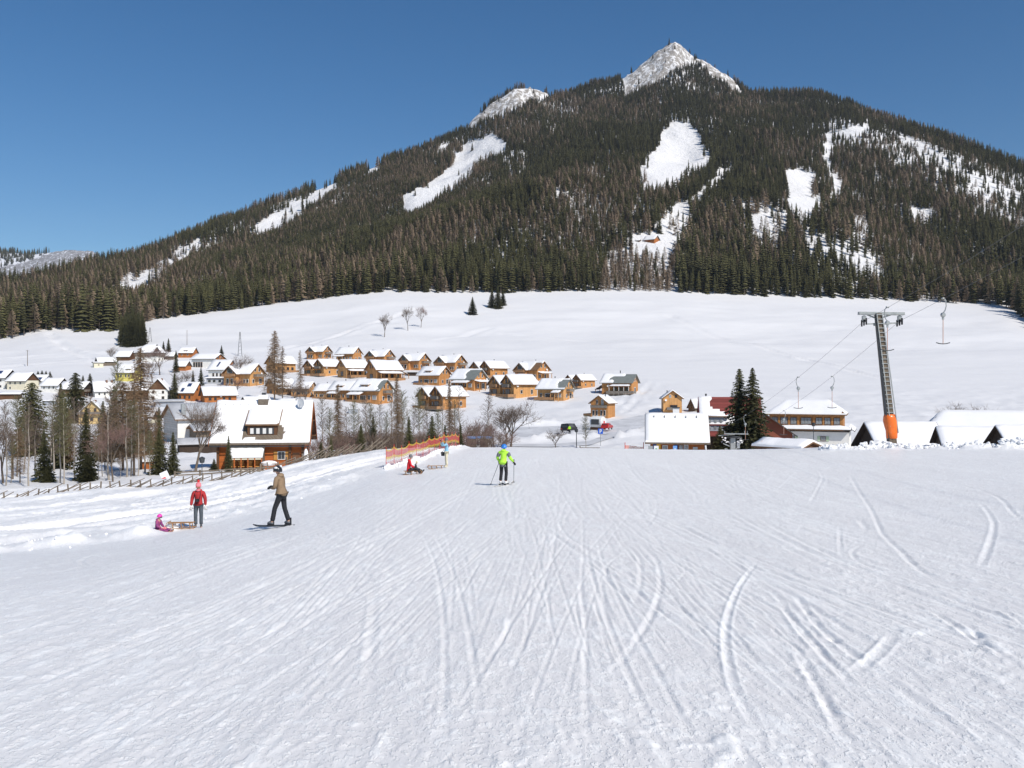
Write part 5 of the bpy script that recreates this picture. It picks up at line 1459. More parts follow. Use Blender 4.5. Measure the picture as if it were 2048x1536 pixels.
# dormer with four white-paned windows
dz0, dz1 = 4.45, 5.85; dx0, dx1 = -1.75, 2.2; dy = -4.5
d = MB(); d.quad((dx0, dy, dz0 - .55), (dx1, dy, dz0 - .55), (dx1, dy, dz1), (dx0, dy, dz1))
for x in (dx0, dx1): d.poly([(x, dy, dz0 - .55), (x, dy, dz1), (x, -1.6, dz1 + .9), (x, -1.6, dz0 - .55)])
dm = d.build('dormer', M['brown_wood'], h.root)
d = MB(); q = [(dx0 - .3, dy - .28, dz1 - .02), (dx1 + .3, dy - .28, dz1 - .02), (dx1 + .35, -.75, 8.06), (dx0 - .35, -.75, 8.06)]
d.quad(*q); d.quad(*[(p[0], p[1], p[2] + .16) for p in q])
for k in range(4): d.quad(q[k], q[(k + 1) % 4], (*q[(k + 1) % 4][:2], q[(k + 1) % 4][2] + .16), (*q[k][:2], q[k][2] + .16))
d.build('dormer_roof', M['trim'], dm)
g = MB(); n = 12
for i in range(n + 1):
    for j in range(n + 1):
        x = q[0][0] + .03 + (q[1][0] - q[0][0] - .06) * i / n; f = j / n; y = q[0][1] + .03 + (q[2][1] - q[0][1]) * f; z = q[0][2] + (q[2][2] - q[0][2]) * f + .16
        ed = i in (0, n) or j == 0
        g.v.append((x, y, z + (-.02 if ed else .24 + .05 * float(fbm(x * .8, y * .8, 4, 3)))))
for i in range(n):
    for j in range(n):
        k = i * (n + 1) + j; g.f.append((k, k + 1, k + n + 2, k + n + 1)); g.m.append(0)
g.build('dormer_snow', M['snow_roof'], dm, smooth=True)
d = MB(); d.box(dx0 + .35, dx1 - .45, dy - .06, dy - .01, dz0 + .2, dz1 - .3); d.build('window_band', M['steel_dark'], dm)
for x in (-1.15, -.35, .5, 1.3):
    d = MB(); d.box(x - .22, x + .22, dy - .10, dy - .065, dz0 + .27, dz1 - .38); d.build('window', M['frame_white'], dm)
d = MB(); d.box(dx0 - .1, dx1 + .1, -4.72, -4.5, dz0 - .25, dz0 - .15); d.build('dormer_sill', M['brown_wood'], dm)
# bare patch of dark shingles below the dormer, melted out of the snow
b = MB()
for i in range(9):
    x = -2.5 + i * .55; b.box(x, x + .53, -5.0, -3.9, 0, .05, mtx=Matrix.Translation((0, 0, 8.8 + .24)) @ Matrix(((1, 0, 0, 0), (0, 1, 0, 0), (0, 1, 1, 0), (0, 0, 0, 1))))
# chimneys and dish
b = MB(); b.box(-.9, .45, -.75, .5, 7.6, 9.35); ch = b.build('chimney', M['stone_dark'], h.root)
b = MB(); b.box(-.85, .40, -.70, .45, 9.35, 9.95); b.build('chimney_snow', M['snow_lump'], ch)
b = MB(); b.box(-.45, .05, -.4, .15, 9.95, 10.25); b.build('chimney_pot', M['steel_dark'], ch)
b = MB(); mt = Matrix.Translation((5.0, -1.3, 8.75)) @ Matrix.Rotation(R(80), 4, 'X')
b.lathe([(0, 0), (.35, .04), (.55, .13), (.57, .17), (.35, .09), (0, .05)], 16, mtx=mt, sx=.85, sy=1.15); b.tube([(5.0, -1.2, 7.4), (5.0, -1.25, 8.7)], .05, 6); b.beam((4.9, -1.4, 8.7), (5.05, -1.9, 8.5), .05)
ds = b.build('satellite_dish', M['dish_grey'], h.root, smooth=False)
for k in range(6):
    b = MB(); x = -5.3 + k * 1.02; b.box(x - .06, x + .06, -.7, -.6, 8.26, 8.62); b.build('snow_guard', M['steel_dark'], h.root)
# lean-to conservatory on the front
cx0, cx1, cy0, cy1 = -4.0, .55, -4.5, -7.1
b = MB(); q = [(cx0, cy0 - .3, 3.1), (cx1 + .1, cy0 - .3, 3.1), (cx1 + .1, cy1, 1.65), (cx0, cy1, 1.65)]
b.quad(*q); b.quad(*[(p[0], p[1], p[2] + .1) for p in q])
for k in range(4): b.quad(q[k], q[(k + 1) % 4], (*q[(k + 1) % 4][:2], q[(k + 1) % 4][2] + .1), (*q[k][:2], q[k][2] + .1))
cv = b.build('conservatory_roof', M['roof_metal'], h.root)
g = MB(); nx, ny = 14, 8
for i in range(nx + 1):
    for j in range(ny + 1):
        x = cx0 + .03 + (cx1 + .04 - cx0) * i / nx; f = .22 + .80 * j / ny; y = q[0][1] + (cy1 - q[0][1]) * f; z = 3.1 - 1.45 * f + .1
        ed = i in (0, nx) or j in (0, ny)
        g.v.append((x, y, z + (-.02 if ed else .16 + .03 * math.sin(i * 1.7))))
for i in range(nx):
    for j in range(ny):
        k = i * (ny + 1) + j; g.f.append((k, k + 1, k + ny + 2, k + ny + 1)); g.m.append(0)
g.build('conservatory_snow', M['snow_roof'], cv, smooth=True)
for k in range(7):
    x = cx0 + (cx1 - cx0) * k / 6; b = MB(); b.beam((x, q[0][1], 3.22), (x, q[0][1] - .62, 2.88), .06); b.build('glazing_bar', M['trim'], cv)
for k in range(6):
    x = cx0 + .08 + (cx1 - cx0 - .16) * k / 5; b = MB(); b.box(x - .07, x + .07, cy1 + .05, cy1 + .19, -.9, 1.62); b.build('post', M['log_wood'], h.root)
b = MB(); b.box(cx0, cx1, cy1 + .07, cy1 + .15, -.75, .05); b.box(cx0, cx1, cy1 + .06, cy1 + .18, 1.42, 1.62); b.build('conservatory_panel', M['cream_wall'], h.root)
b = MB(); b.box(cx0 + .05, cx1 - .05, cy1 + .3, cy0 - .05, -.9, -.05); b.build('terrace_floor', M['snow_lump'], h.root)
b = MB(); b.quad((cx1, cy0, -.8), (cx1, cy1 + .1, -.8), (cx1, cy1 + .1, 1.6), (cx1, cy0, 3.0)); b.build('conservatory_side', M['grey_wood'], h.root)
# chairs on the covered terrace
for k in range(4):
    p = h.root.matrix_basis @ Vector((-3.35 + k * 1.08, -6.35, -.05)); t = thing('terrace_chair', '%s of four orange wooden chairs under the conservatory roof' % ('first', 'second', 'third', 'fourth')[k], 'chair', p, h.root.rotation_euler.z + .2 * (k % 2), 'chairs under the conservatory roof')
    b = MB(); b.box(-.36, .36, -.3, .3, .42, .50); b.build('seat', M['shutter'], t)
    b = MB(); b.box(-.36, .36, .24, .32, .55, 1.12); b.build('backrest', M['shutter'], t)
    for sx in (-.3, .3):
        for sy in (-.24, .24): b = MB(); b.box(sx - .035, sx + .035, sy - .035, sy + .035, 0, .42 if sy < 0 else 1.0); b.build('leg', M['brown_wood'], t)
# garden table under snow, snow column and small things on the terrace
def local(hh, x, y, z): return hh.root.matrix_basis @ Vector((x, y, z))
p = local(h, 1.5, -7.4, 0); p.z = float(zf(p.x, p.y))
t = thing('garden_table', 'garden table thick with snow in front of the log house', 'table', p, h.root.rotation_euler.z)
b = MB(); b.box(-.9, .9, -.4, .4, .68, .74); b.build('table_top', M['trim'], t)
for sx in (-.8, .8):
    for sy in (-.32, .32): b = MB(); b.box(sx - .04, sx + .04, sy - .04, sy + .04, -.1, .68); b.build('leg', M['trim'], t)
b = MB(); b.ball((0, 0, .74), 1, 14, 8, sc=(.95, .45, .32), jit=.05, rg=rnd); b.build('table_snow', M['snow_lump'], t, smooth=True)
p = local(h, 6.1, -5.4, 0); p.z = float(zf(p.x, p.y))
b = MB(); b.lathe([(0, -.2), (.62, -.2), (.52, .4), (.34, 1.0), (.30, 1.6), (.22, 2.1), (.08, 2.35), (0, 2.38)], 14)
tag(b.build('snow_pillar', M['snow_lump'], None, True, p), 'tall pointed white snow pillar at the right corner of the log house', 'snow pillar')

# ------------------------------------------------------------------ ticket hut
h = House('ticket_hut', 'small wooden ticket hut with deep snow roof at the edge of the run', 'hut', 1353, 917, 122, 2,
          [dict(L=7.4, W=6.6, H=3.05, p=43, oh=.8, wall='hut_wood', roofm='grey_wood', snow=.22, nu=24, nv=22, low=-1.2)], Y=122, dz=-.22)
u = lambda x: (x - 1353) * .0702
def board(name, x0, x1, z0, z1, m, o=.04, par=None, d=.05):
    b = MB(); b.box(u(x0), u(x1), -3.3 - o - d, -3.3 - o, z0, z1); return b.build(name, M[m], par or h.root)
board('blue_panel', 1305, 1312, 1.15, 2.25, 'poster_blue'); board('yellow_panel', 1312.3, 1320, 1.15, 2.25, 'poster_yellow')
h.win(0, 'F', u(1329), 1.55, .75, 1.1, 'frame_white', 'curtain', 1)
board('yellow_panel', 1342, 1347, 1.05, 1.45, 'poster_yellow'); board('blue_panel', 1347, 1354, 1.45, 2.2, 'poster_blue')
h.win(0, 'F', u(1360), 1.75, .62, .9, 'frame_brown', 'curtain', 1); h.win(0, 'F', u(1370), 1.75, .62, .9, 'frame_white', 'curtain', 1)
board('shelf', 1355, 1375, 1.12, 1.2, 'brown_wood', .02, None, .3)
h.door(0, 'F', u(1388), .65, 1.9, 'steel')
b = MB(); b.tube([(u(1407), -4.2, 2.2), (u(1411), -4.4, -.6)], .12, 8); b.build('leaning_post', M['paper'], h.root)
for k in range(5):
    b = MB(); x = -3.2 + k * 1.5; b.box(x - .05, x + .05, -.75, -.65, 5.75, 6.2); b.build('snow_guard', M['steel_dark'], h.root)
b = MB(); b.box(-.5, .4, .1, .8, 6.2, 7.2); cc = b.build('chimney', M['paper'], h.root)
b = MB(); b.box(-.6, .5, 0, .9, 7.2, 7.34); b.build('chimney_cap', M['steel_dark'], cc)
# boards standing in the snow before the hut
def stand(name, label, x, Y, w, hh, m, z0, art=None):
    p = ground(x, Y); t = thing(name, label, 'sign', (p.x, p.y, p.z), 0)
    b = MB(); b.box(-w / 2, w / 2, -.03, .03, z0, z0 + hh); pn = b.build('panel', M[m], t)
    for sx in (-1, 1): b = MB(); b.box(sx * w * .42 - .03, sx * w * .42 + .03, .035, .09, -.3, z0 + hh * .6); b.build('leg', M['steel_dark'], t)
    if art: art(pn, w, hh, z0)
def art_green(pn, w, hh, z0):
    b = MB(); b.poly([(-.16, -.034, z0 + .12), (.12, -.034, z0 + .16), (.02, -.034, z0 + .30), (.16, -.034, z0 + .46), (-.02, -.034, z0 + .54), (-.14, -.034, z0 + .48), (-.02, -.034, z0 + .34)]); b.build('emblem', M['green_print'], pn)
def art_ski(pn, w, hh, z0):
    b = MB(); b.poly([(-.05, -.034, z0 + .62), (.05, -.034, z0 + .62), (.08, -.034, z0 + .44), (.18, -.034, z0 + .34), (.02, -.034, z0 + .30), (-.02, -.034, z0 + .16), (-.10, -.034, z0 + .2), (-.08, -.034, z0 + .4)]); b.poly([(-.2, -.034, z0 + .1), (.2, -.034, z0 + .2), (.2, -.034, z0 + .24), (-.2, -.034, z0 + .14)]); b.build('emblem', M['paper'], pn)
stand('notice_board', 'grey board leaning left of the ticket hut door side', 1301, 117.5, .62, .8, 'steel', 1.2)
stand('notice_board', 'white board with green emblem before the ticket hut', 1312.5, 117, .62, .85, 'paper', 1.2, art_green)
stand('notice_board', 'light blue board with white skier figure before the ticket hut', 1350, 117, .52, .95, 'sky_blue', 1.12, art_ski)
stand('notice_board', 'low pale sign under the left window of the ticket hut', 1332, 117, .6, .3, 'sky_blue', 1.15)

# ------------------------------------------------------------------ buildings behind and to the right of the hut
BG = None
h = House('red_roof_house', 'house with red sheet roof and lilac grey dormer behind the twin spruces', 'house', 1458, 893, 128, 6,
          [dict(L=11, W=9, H=6.1, p=46, wall='dark_wood', roofm='roof_red', snow=.16, nu=26, nv=24, cover=lambda fu, fv, n: (fu < -.72 + n * .4) or (fv < -.50 + n * .5 and fu < .25 + n * .5))], Y=136)
RH = h
b = MB(); b.box(-4.9, -1.6, -5.0, -2.0, 4.2, 7.0); dmr = b.build('dormer', M['grey_wall'], h.root)
b = MB(); b.box(-5.3, -.4, -5.4, -1.6, 7.0, 7.2); b.build('dormer_roof', M['trim'], dmr)
b = MB(); b.ball((-2.85, -3.4, 7.2), 1, 20, 8, sc=(2.4, 1.9, .26), jit=.03, rg=rnd); b.build('dormer_snow', M['snow_roof'], dmr, True)
for x in (-4.3, -3.2, -2.1): b = MB(); b.box(x - .24, x + .24, -5.08, -5.0, 4.6, 6.5); w_ = b.build('window', M['steel'], dmr); b = MB(); b.box(x - .18, x + .18, -5.11, -5.05, 4.7, 6.5); b.build('pane', M['curtain'], w_)
h.chimney(0, -4.6, .5, 1.2, metal=True)
h.porch(0, 'F', -3.4, 4.2, 4.4, 1.9, 1.0, 0, 0, 'roof_red')
h = House('hotel', 'long white hotel with a wooden window storey and snowy hipped roof', 'hotel', 1618, 893, 176, -4,
          [dict(L=14.6, W=10, H=7.0, p=26, oh=.7, wall='larch_wood', roofm='trim', snow=.22, hip=3.0, nu=26, nv=14), dict(x=0.3, y=.3, L=16.4, W=12.4, H=3.3, p=3, oh=.1, wall='white_wall', roofm='roof_dark', snow=0)], Y=146)
for k, x in enumerate((-6.2, -4.3, -2.4, .1, 2.6, 4.3, 6.1)):
    h.win(0, 'F', x, 5.45, [1.3, 1.5, 1.3, 2.2, 1.3, 1.2, 1.2][k], 1.55, 'frame_brown', 'curtain', [2, 2, 2, 3, 2, 2, 2][k])
for x in (-6.9, -5.3, -3.3, -1.5, 1.6, 3.5, 5.2, 6.9): b = MB(); b.box(x - .16, x + .16, -5.16, -5.0, 4.3, 6.6); b.build('pilaster', M['larch_wood'], h.root)
h.porch(1, 'F', 0, 4.15, 17.4, 1.1, .45, 0, .28, 'roof_dark'); h.porch(1, 'R', 0, 4.15, 13, 1.1, .75, 0, .28, 'roof_dark')
for x in (-5.4, -2.9, 3.2): h.win(1, 'F', x, 1.9, 1.1, 1.0, 'frame_brown', 'curtain', 2, 'shutter_green')
h.chimney(0, -3.2, 1.0, .8, 1.4, 'brick')
h = House('rust_gable_annex', 'rust red gabled annex of the hotel right of the twin spruces', 'house', 1530, 893, 116, 3,
          [dict(L=8, W=8.2, H=3.2, p=36, ax='y', wall='rust_wall', roofm='roof_dark', snow=.2, cover=lambda fu, fv, n: fv < -.2)], Y=134)
b = MB(); b.box(-2.6, -2.2, -4.16, -4.0, -1, 4.2); b.build('downpipe', M['paper'], h.root)
h = House('snowed_shelter', 'low shelter under deep snow between the lift station and the hotel', 'shelter', 1575, 900, 140, -32,
          [dict(L=8, W=5.6, H=2.3, p=16, oh=.5, wall='brown_wood', roofm='trim', snow=.35, nu=16, nv=14)], Y=106)
h = House('barn', 'barn with dark open gable and low snowy roof behind the lift tower', 'barn', 1800, 890, 176, 24,
          [dict(L=7.6, W=6.6, H=2.1, p=37, wall='dark_wood', roofm='dark_wood', snow=.15, nu=18, nv=16)], Y=106)
h = House('barn', 'largest barn at the right with long hipped snowy roof', 'barn', 1972, 890, 268, 6,
          [dict(L=17, W=10, H=2.7, p=33, hip=2.6, wall='dark_wood', roofm='dark_wood', snow=.15, nu=26, nv=16)], Y=128)
h = House('barn', 'middle barn roof in front of the large hipped barn', 'barn', 1940, 890, 140, 14,
          [dict(L=7.6, W=5.6, H=2.6, p=34, wall='dark_wood', roofm='dark_wood', snow=.15, nu=18, nv=14)], Y=100)
h = House('barn', 'barn with black gable cut by the right picture edge', 'barn', 2050, 890, 140, 32,
          [dict(L=7.5, W=5, H=2.2, p=42, wall='dark_wood', roofm='dark_wood', snow=.15, nu=18, nv=14)], Y=92)
h = House('house', 'grey roofed house half hidden behind the barns right of the tower', 'house', 1840, 880, 64, 30,
          [dict(L=9, W=8, H=5.8, p=34, wall='white_wall', roofm='roof_metal', snow=.2, cover=lambda fu, fv, n: fu < -.1)], Y=146)

# ------------------------------------------------------------------ drag lift
LG = 'T-bar hangers on the drag lift cable'
def tower():
    base = at(1786, 880, 62); top = at(1756, 627, 62)
    t = thing('lift_tower', 'leaning drag lift tower with orange padded foot and ladder', 'lift tower', (base.x, base.y, base.z - .9))
    o = Vector(t.location); B = base - o - Vector((0, 0, .9)); T = top - o
    def col(w0, w1, a, b, name, m):
        q = MB(); d = (b - a)
        P = []
        for p, w in ((a, w0), (b, w1)):
            for sx, sy in ((-1, -1), (1, -1), (1, 1), (-1, 1)): P.append(p + Vector((sx * w / 2, sy * w / 2, 0)))
        k = len(q.v); q.v += [tuple(p) for p in P]
        for f in ((0, 3, 2, 1), (4, 5, 6, 7), (0, 1, 5, 4), (1, 2, 6, 5), (2, 3, 7, 6), (3, 0, 4, 7)): q.f.append(f); q.m.append(0)
        return q.build(name, m, t)
    col(.52, .40, B, T, 'column', M['grey_wood'])
    for sx in (-1, 1):
        q = MB(); q.beam(B + Vector((sx * .24, -.30, 1.4)), T + Vector((sx * .19, -.26, -.05)), .06); q.build('ladder_rail', M['steel'], t)
    n = 24
    for k in range(n):
        f = .26 + .73 * k / (n - 1); c = B.lerp(T, f); w = .25 - .05 * f
        q = MB(); q.beam(c + Vector((-w, -.30 + .03 * f, 0)), c + Vector((w, -.30 + .03 * f, 0)), .05); q.build('rung', M['steel'], t)
    q = MB(); q.beam(B + Vector((-.26, -.1, 0)), T + Vector((-.22, -.1, 0)), .05, .3); q.build('side_rail', M['steel_dark'], t)
    # crossarm
    aL = at(1717, 626, 62) - o; aR = at(1808, 627, 62) - o
    q = MB(); q.beam(aL, aR, .30, .16); q.beam(aL + Vector((0, 0, -.11)), aR + Vector((0, 0, -.11)), .42, .03); q.build('crossarm', M['steel'], t)
    q = MB(); c = T + Vector((0, 0, -.25)); q.beam(c + Vector((-.1, 0, -.1)), c + Vector((-.75, 0, .16)), .10); q.beam(c + Vector((.1, 0, -.1)), c + Vector((.9, 0, .16)), .10); q.build('brace', M['steel'], t)
    q = MB(); c0 = at(1733, 648, 62) - o; c1 = at(1796, 646, 62) - o; q.beam(c0, c1, .10); q.beam(c0 + Vector((.5, 0, -.08)), c1 - Vector((.5, 0, .02)), .14, .12); q.build('tie_bar', M['steel'], t)
    for (x, y) in ((1728, 644), (1799, 644)):
        p = at(x, y, 62) - o
        q = MB(); q.beam(p + Vector((0, 0, .45)), p, .14); q.box(p.x - .12, p.x + .12, p.y - .12, p.y + .12, p.z + .1, p.z + .42); hg = q.build('sheave_hanger', M['steel'], t)
        for dy in (-.34, 0, .34):
            q = MB(); mt = Matrix.Translation(p + Vector((-dy * .07, dy, -.02 - dy * .12))) @ Matrix.Rotation(R(90), 4, 'Y') @ Matrix.Rotation(R(20), 4, 'X')
            q.lathe([(0, -.05), (.24, -.05), (.24, .05), (0, .05)], 14, mtx=mt); q.build('sheave', M['rubber'], hg)
    # orange padding
    q = MB(); prof = [(.28, 0), (.33, .05), (.35, .55), (.37, .9), (.40, 1.25), (.36, 1.55), (.29, 1.70), (.0, 1.72)]
    f0 = (at(1780, 874, 62) - o); 
    n = 14; k0 = len(q.v)
    axis = (T - B).normalized()
    for (r, z) in prof:
        for j in range(n):
            a = 6.283 * j / n; sq = 1 / max(abs(math.cos(a)), abs(math.sin(a))) ** .45
            rr = r * sq * (1 + .06 * math.sin(3 * a + z * 5) + .03 * math.sin(9 * z + 2 * a))
            q.v.append(tuple(Vector((B.x, B.y, 0)) + Vector((rr * math.cos(a) * 1.12, rr * math.sin(a), 1.0 + z)) + Vector((axis.x / axis.z * (z + .6), 0, 0))))
    for i in range(len(prof) - 1):
        for j in range(n): q.f.append((k0 + i * n + j, k0 + i * n + (j + 1) % n, k0 + (i + 1) * n + (j + 1) % n, k0 + (i + 1) * n + j)); q.m.append(0)
    q.build('orange_padding', M['pad_orange'], t, True)
tower()
SL, SR = at(1440, 858, 125), at(1497, 860, 125)
TL, TR = at(1728, 642, 62), at(1799, 642, 62)
def line(S, T):
    pts = []
    for k in range(17):
        f = k / 16; p = S.lerp(T, f); p.z -= 1.3 * 4 * f * (1 - f) * .6; pts.append(p)
    for d in (3, 8, 16, 30, 50, 70): pts.append(T + Vector((-.0746 * d, -d, .108 * d + .0006 * d * d)))
    return pts
def cpt(L_, Y):
    for a, b in zip(L_[:-1], L_[1:]):
        if b.y <= Y <= a.y: return a.lerp(b, (Y - a.y) / (b.y - a.y))
CL, CR = line(SL, TL), line(SR, TR)
for nm, L_ in (('left cable of the drag lift running over the tower sheave', CL), ('right cable of the drag lift running over the tower sheave', CR)):
    b = MB(); b.tube(L_, .010, 5); tag(b.build('lift_cable', M['cable']), nm, 'cable', 'drag lift cables')
M['tbar_pole'] = mat('pale_red_pole', (.52, .30, .22), .5)
def tbar(label, L_, Y, side, length):
    p = cpt(L_, Y); t = thing('tbar_hanger', label, 'lift hanger', p, 0, LG); s = length / 2.8
    b = MB(); b.tube([(0, 0, 0), (.06 * side, 0, .04), (.17 * side * s, 0, -.12 * s), (.20 * side * s, 0, -.45 * s), (.12 * side * s, 0, -.74 * s), (0, 0, -.88 * s)], .032, 6); b.box(-.09, .09, -.05, .05, -.02, .08); b.build('hook_arm', M['steel'], t, True)
    b = MB(); b.lathe([(0, -.11), (.11, -.11), (.15, -.05), (.15, .05), (.11, .11), (0, .11)], 12, mtx=Matrix.Translation((0, 0, -1.0 * s)) @ Matrix.Rotation(R(90), 4, 'X')); b.box(-.05, .05, -.05, .05, -1.3 * s, -1.05 * s); b.build('spring_drum', M['steel'], t)
    b = MB(); b.tube([(0, 0, -1.2 * s), (0, 0, -length)], .024, 6); b.build('pole', M['tbar_pole'], t)
    b = MB(); b.tube([(-.42, 0, -length + .06), (-.22, 0, -length), (0, 0, -length - .02), (.22, 0, -length), (.42, 0, -length + .06)], .03, 6); b.build('crossbar', M['steel_dark'], t)
tbar('nearest T-bar hanger at the far right of the tower, before the forest', CR, 54.6, 1, 2.75)
tbar('T-bar hanger directly right of the tower column under the crossarm', CL, 57.3, -1, 2.75)
tbar('T-bar hanger over the right end of the hotel roof', CR, 80, 1, 2.8)
tbar('T-bar hanger over the middle of the hotel roof', CL, 80.5, -1, 2.8)
tbar('T-bar hanger in front of the leftmost hotel window', CR, 101, 1, 2.7)
tbar('lowest T-bar hanger with curved white arm before the right twin spruce', CL, 106, -1, 2.9)
# drive station
p = ground(1465, 125)
t = thing('drive_station', 'grey steel drive station of the drag lift before the twin spruces', 'lift station', p)
b = MB(); b.box(-.35, .35, -.3, .3, -.5, 2.9); b.build('column', M['steel'], t)
b = MB(); b.box(-1.15, -.75, -.25, .25, -.5, 1.3); b.build('control_box', M['steel'], t)
b = MB(); b.box(.55, .95, -.3, .1, 1.3, 2.4); b.box(-.2, .3, -.5, -.31, .3, .9); b.build('motor_box', M['grey_wall'], t)
b = MB(); b.beam((-1.2, 0, 3.35), (2.2, 0, 3.3), .22, .16); b.beam((-1.9, .4, 3.05), (.4, .4, 3.2), .12); b.build('crossarm', M['steel'], t)
for x in (-1.1, 1.7, 2.1): b = MB(); b.beam((x, 0, 3.4), (x, 0, 3.75), .07); b.build('guide_post', M['steel'], t)
b = MB(); b.lathe([(0, -.08), (1.25, -.08), (1.3, 0), (1.25, .08), (0, .08)], 24, mtx=Matrix.Translation((0.1, .2, 2.75)) @ Matrix.Rotation(R(-9), 4, 'X')); b.build('bull_wheel', M['steel_dark'], t)
b = MB()
for k in range(22): b.ball((rnd.uniform(-1.5, 1.6), rnd.uniform(-.5, .3), rnd.uniform(1.9, 2.9)), rnd.uniform(.08, .17), 7, 5, sc=(1.3, 1, .8), jit=.2, rg=rnd)
sn_ = b.build('clinging_snow', M['snow_lump'], t, True); sn_['kind'] = 'stuff'
b = MB(); b.beam((.2, -.35, .9), (1.3, -.35, 2.4), .12); b.beam((-1.4, -.3, 2.0), (-.5, -.3, 1.6), .14); b.build('strut', M['steel'], t)
# ------------------------------------------------------------------ trees in the village and beside the run
GL = 'leafless trees left of the log house'
SP_ = 'spruces in and around the village'
def sp(label, x, yb, yt, k=0, Y=None, wide=1.0, nm='spruce_tree', cat='tree'): return tree_px(nm, label, cat, SPRUCE[k], x, yb, yt, Y, SP_, wide)
sp('broad round dark spruce standing above the snow bank at the left', 64, 900, 763, 5, 138, 1.25)
sp('dark egg-shaped spruce beside the brown chalet with carved balcony', 151, 830, 744, 5, 215, 1.2)
sp('sparse spruce with bare trunk behind the wooden fence at far left', 88, 978, 858, 3, 86, 1.5)
sp('narrow dark spruce between pale birches left of the buff yellow house', 172, 965, 812, 3, 86, 1.15)
sp('tall mossy green spruce behind the pale double trunks', 122, 935, 765, 4, 104, 1.05)
sp('spruce right in front of the buff yellow house', 206, 905, 800, 0, 120, 1.2)
sp('spruce touching the right edge of the buff yellow house', 228, 890, 770, 1, 128, 1.2)
sp('small spruce with low branches under the narrow dark spruce', 176, 968, 905, 2, 84, 1.6)
sp('low spruce spreading on the snow under the sparse spruce', 96, 980, 925, 2, 85, 2.0)
sp('bluish taller one of the two paired spruces before the brown sheds', 318, 952, 855, 2, 92, 1.15)
sp('greener one of the two paired spruces with snow on its twigs', 346, 952, 862, 0, 91, 1.2)
sp('slender columnar spruce before the conservatory of the log house', 457, 940, 870, 1, 98, .9)
sp('low dark bush-like spruce at the left corner of the log house', 428, 944, 916, 2, 99, 2.0)
sp('spruce dusted with snow right of the snow pillar', 662, 925, 874, 0, 104, 1.2)
sp('squat grey green spruce close behind the snow pillar', 642, 925, 882, 2, 110, 1.5)
sp('blue green spruce in the thicket right of the dark sheds', 722, 902, 846, 0, 118, 1.5)
sp('brownish spruce half hidden by trunks in the middle of the thicket', 746, 898, 828, 3, 128, 1.3)
sp('slim spruce behind the right part of the red net', 864, 894, 830, 1, 112, 1.4)
sp('dull brown spruce behind the middle of the red net', 818, 900, 832, 3, 112, 1.3)
sp('tiny young spruce behind the right end of the red net', 890, 893, 848, 1, 110, .9)
sp('narrow spruce beside the right end post of the red net', 921, 893, 845, 3, 112, 1.1)
sp('left one of the tall twin spruces beside the ticket hut', 1479, 893, 735, 0, 129, 1.65)
sp('right one of the tall twin spruces beside the ticket hut', 1505, 893, 733, 4, 127, 1.55)
sp('low spruce at the foot of the twin spruces', 1440, 893, 850, 2, 126, 1.9)
sp('lone dark spruce in the upper snowfield left of the spruce clump', 945, 629, 593, 2, None, 1.5)
for x, yb, yt, l in ((984, 615, 575, 'left'), (996, 617, 570, 'middle'), (1006, 611, 578, 'right')):
    sp('%s spruce of the clump jutting from the forest into the snowfield' % l, x, yb, yt, 2, None, 1.2)
for k, (x, yb, yt) in enumerate(((246, 690, 632), (256, 692, 628), (266, 692, 622), (276, 692, 626), (286, 690, 632))):
    sp('%s dark spruce of the tall grove behind the old farmhouse' % ('leftmost', 'second', 'central', 'fourth', 'rightmost')[k], x, yb, yt, (0, 4, 2, 0, 1)[k], None, 1.25)
for k, (x, yb, yt) in enumerate(((243, 682, 634), (250, 678, 622), (259, 680, 618), (268, 676, 612), (278, 680, 616), (288, 684, 628), (254, 670, 612), (264, 667, 606), (274, 668, 610), (284, 672, 616))):
    sp('%s dark tree from the left in the upper farmhouse grove' % ('first', 'second', 'third', 'fourth', 'fifth', 'sixth', 'seventh', 'eighth', 'ninth', 'tenth')[[0, 1, 3, 5, 7, 9, 2, 4, 6, 8][k]], x, yb, yt + (k * 7) % 19 - 6, (0, 4, 1, 3, 1)[k % 5], None, 1.0)
for k, (x, yb, yt) in enumerate(((76, 757, 741), (84, 757, 740), (92, 757, 741), (100, 757, 742))):
    sp('%s of four small round spruces behind the solar panel house' % ('first', 'second', 'third', 'last')[k], x, yb, yt, 2, None, 2.0)
sp('dark spruce behind the brown chalet with carved balcony', 180, 790, 746, 2, None, 1.7)
sp('spruce left of the white house with the chimney pair', 166, 790, 750, 0, None, 1.6)
sp('little spruce right of the old farmhouse roof', 337, 712, 676, 1, None, 1.3)
sp('little spruce behind the grey gabled shed', 327, 708, 682, 1, None, 1.3)
sp('small dark spruce behind the large plaster chalet', 443, 712, 690, 2, None, 1.3)
sp('spruce behind the snowed-in roof with dark gable', 318, 890, 812, 1, 138, 1.0)
sp('bushy spruce below the snowed-in roof with dark gable', 292, 895, 826, 2, 136, 1.3)
sp('spruce left of the orange chalet with dark roof panels', 349, 800, 745, 0, None, 1.5)
sp('slim spruce beside the low grey annex', 402, 778, 734, 1, None, 1.2)
sp('slim spruce in the garden above the orange chalet', 386, 770, 740, 3, None, 1.3)
sp('tall spruce right of the old farmhouse wall', 352, 745, 700, 3, None, 1.2)
def bt(label, x, yb, yt, fam, k=0, Y=None, wide=1.0, group=GL, nm='bare_tree'): return tree_px(nm, label, 'tree', fam[k % len(fam)], x, yb, yt, Y, group, wide)
bt('many-stemmed leafless tree at the very left picture edge', 6, 985, 815, BROAD, 2, 84, .8)
bt('leafless tree with forked crown leaning over the far left pole', 34, 965, 790, SLIM, 1, 92, 1.2)
bt('thin pale birch rising from the fence left of the sparse spruce', 57, 988, 800, SLIM, 2, 80)
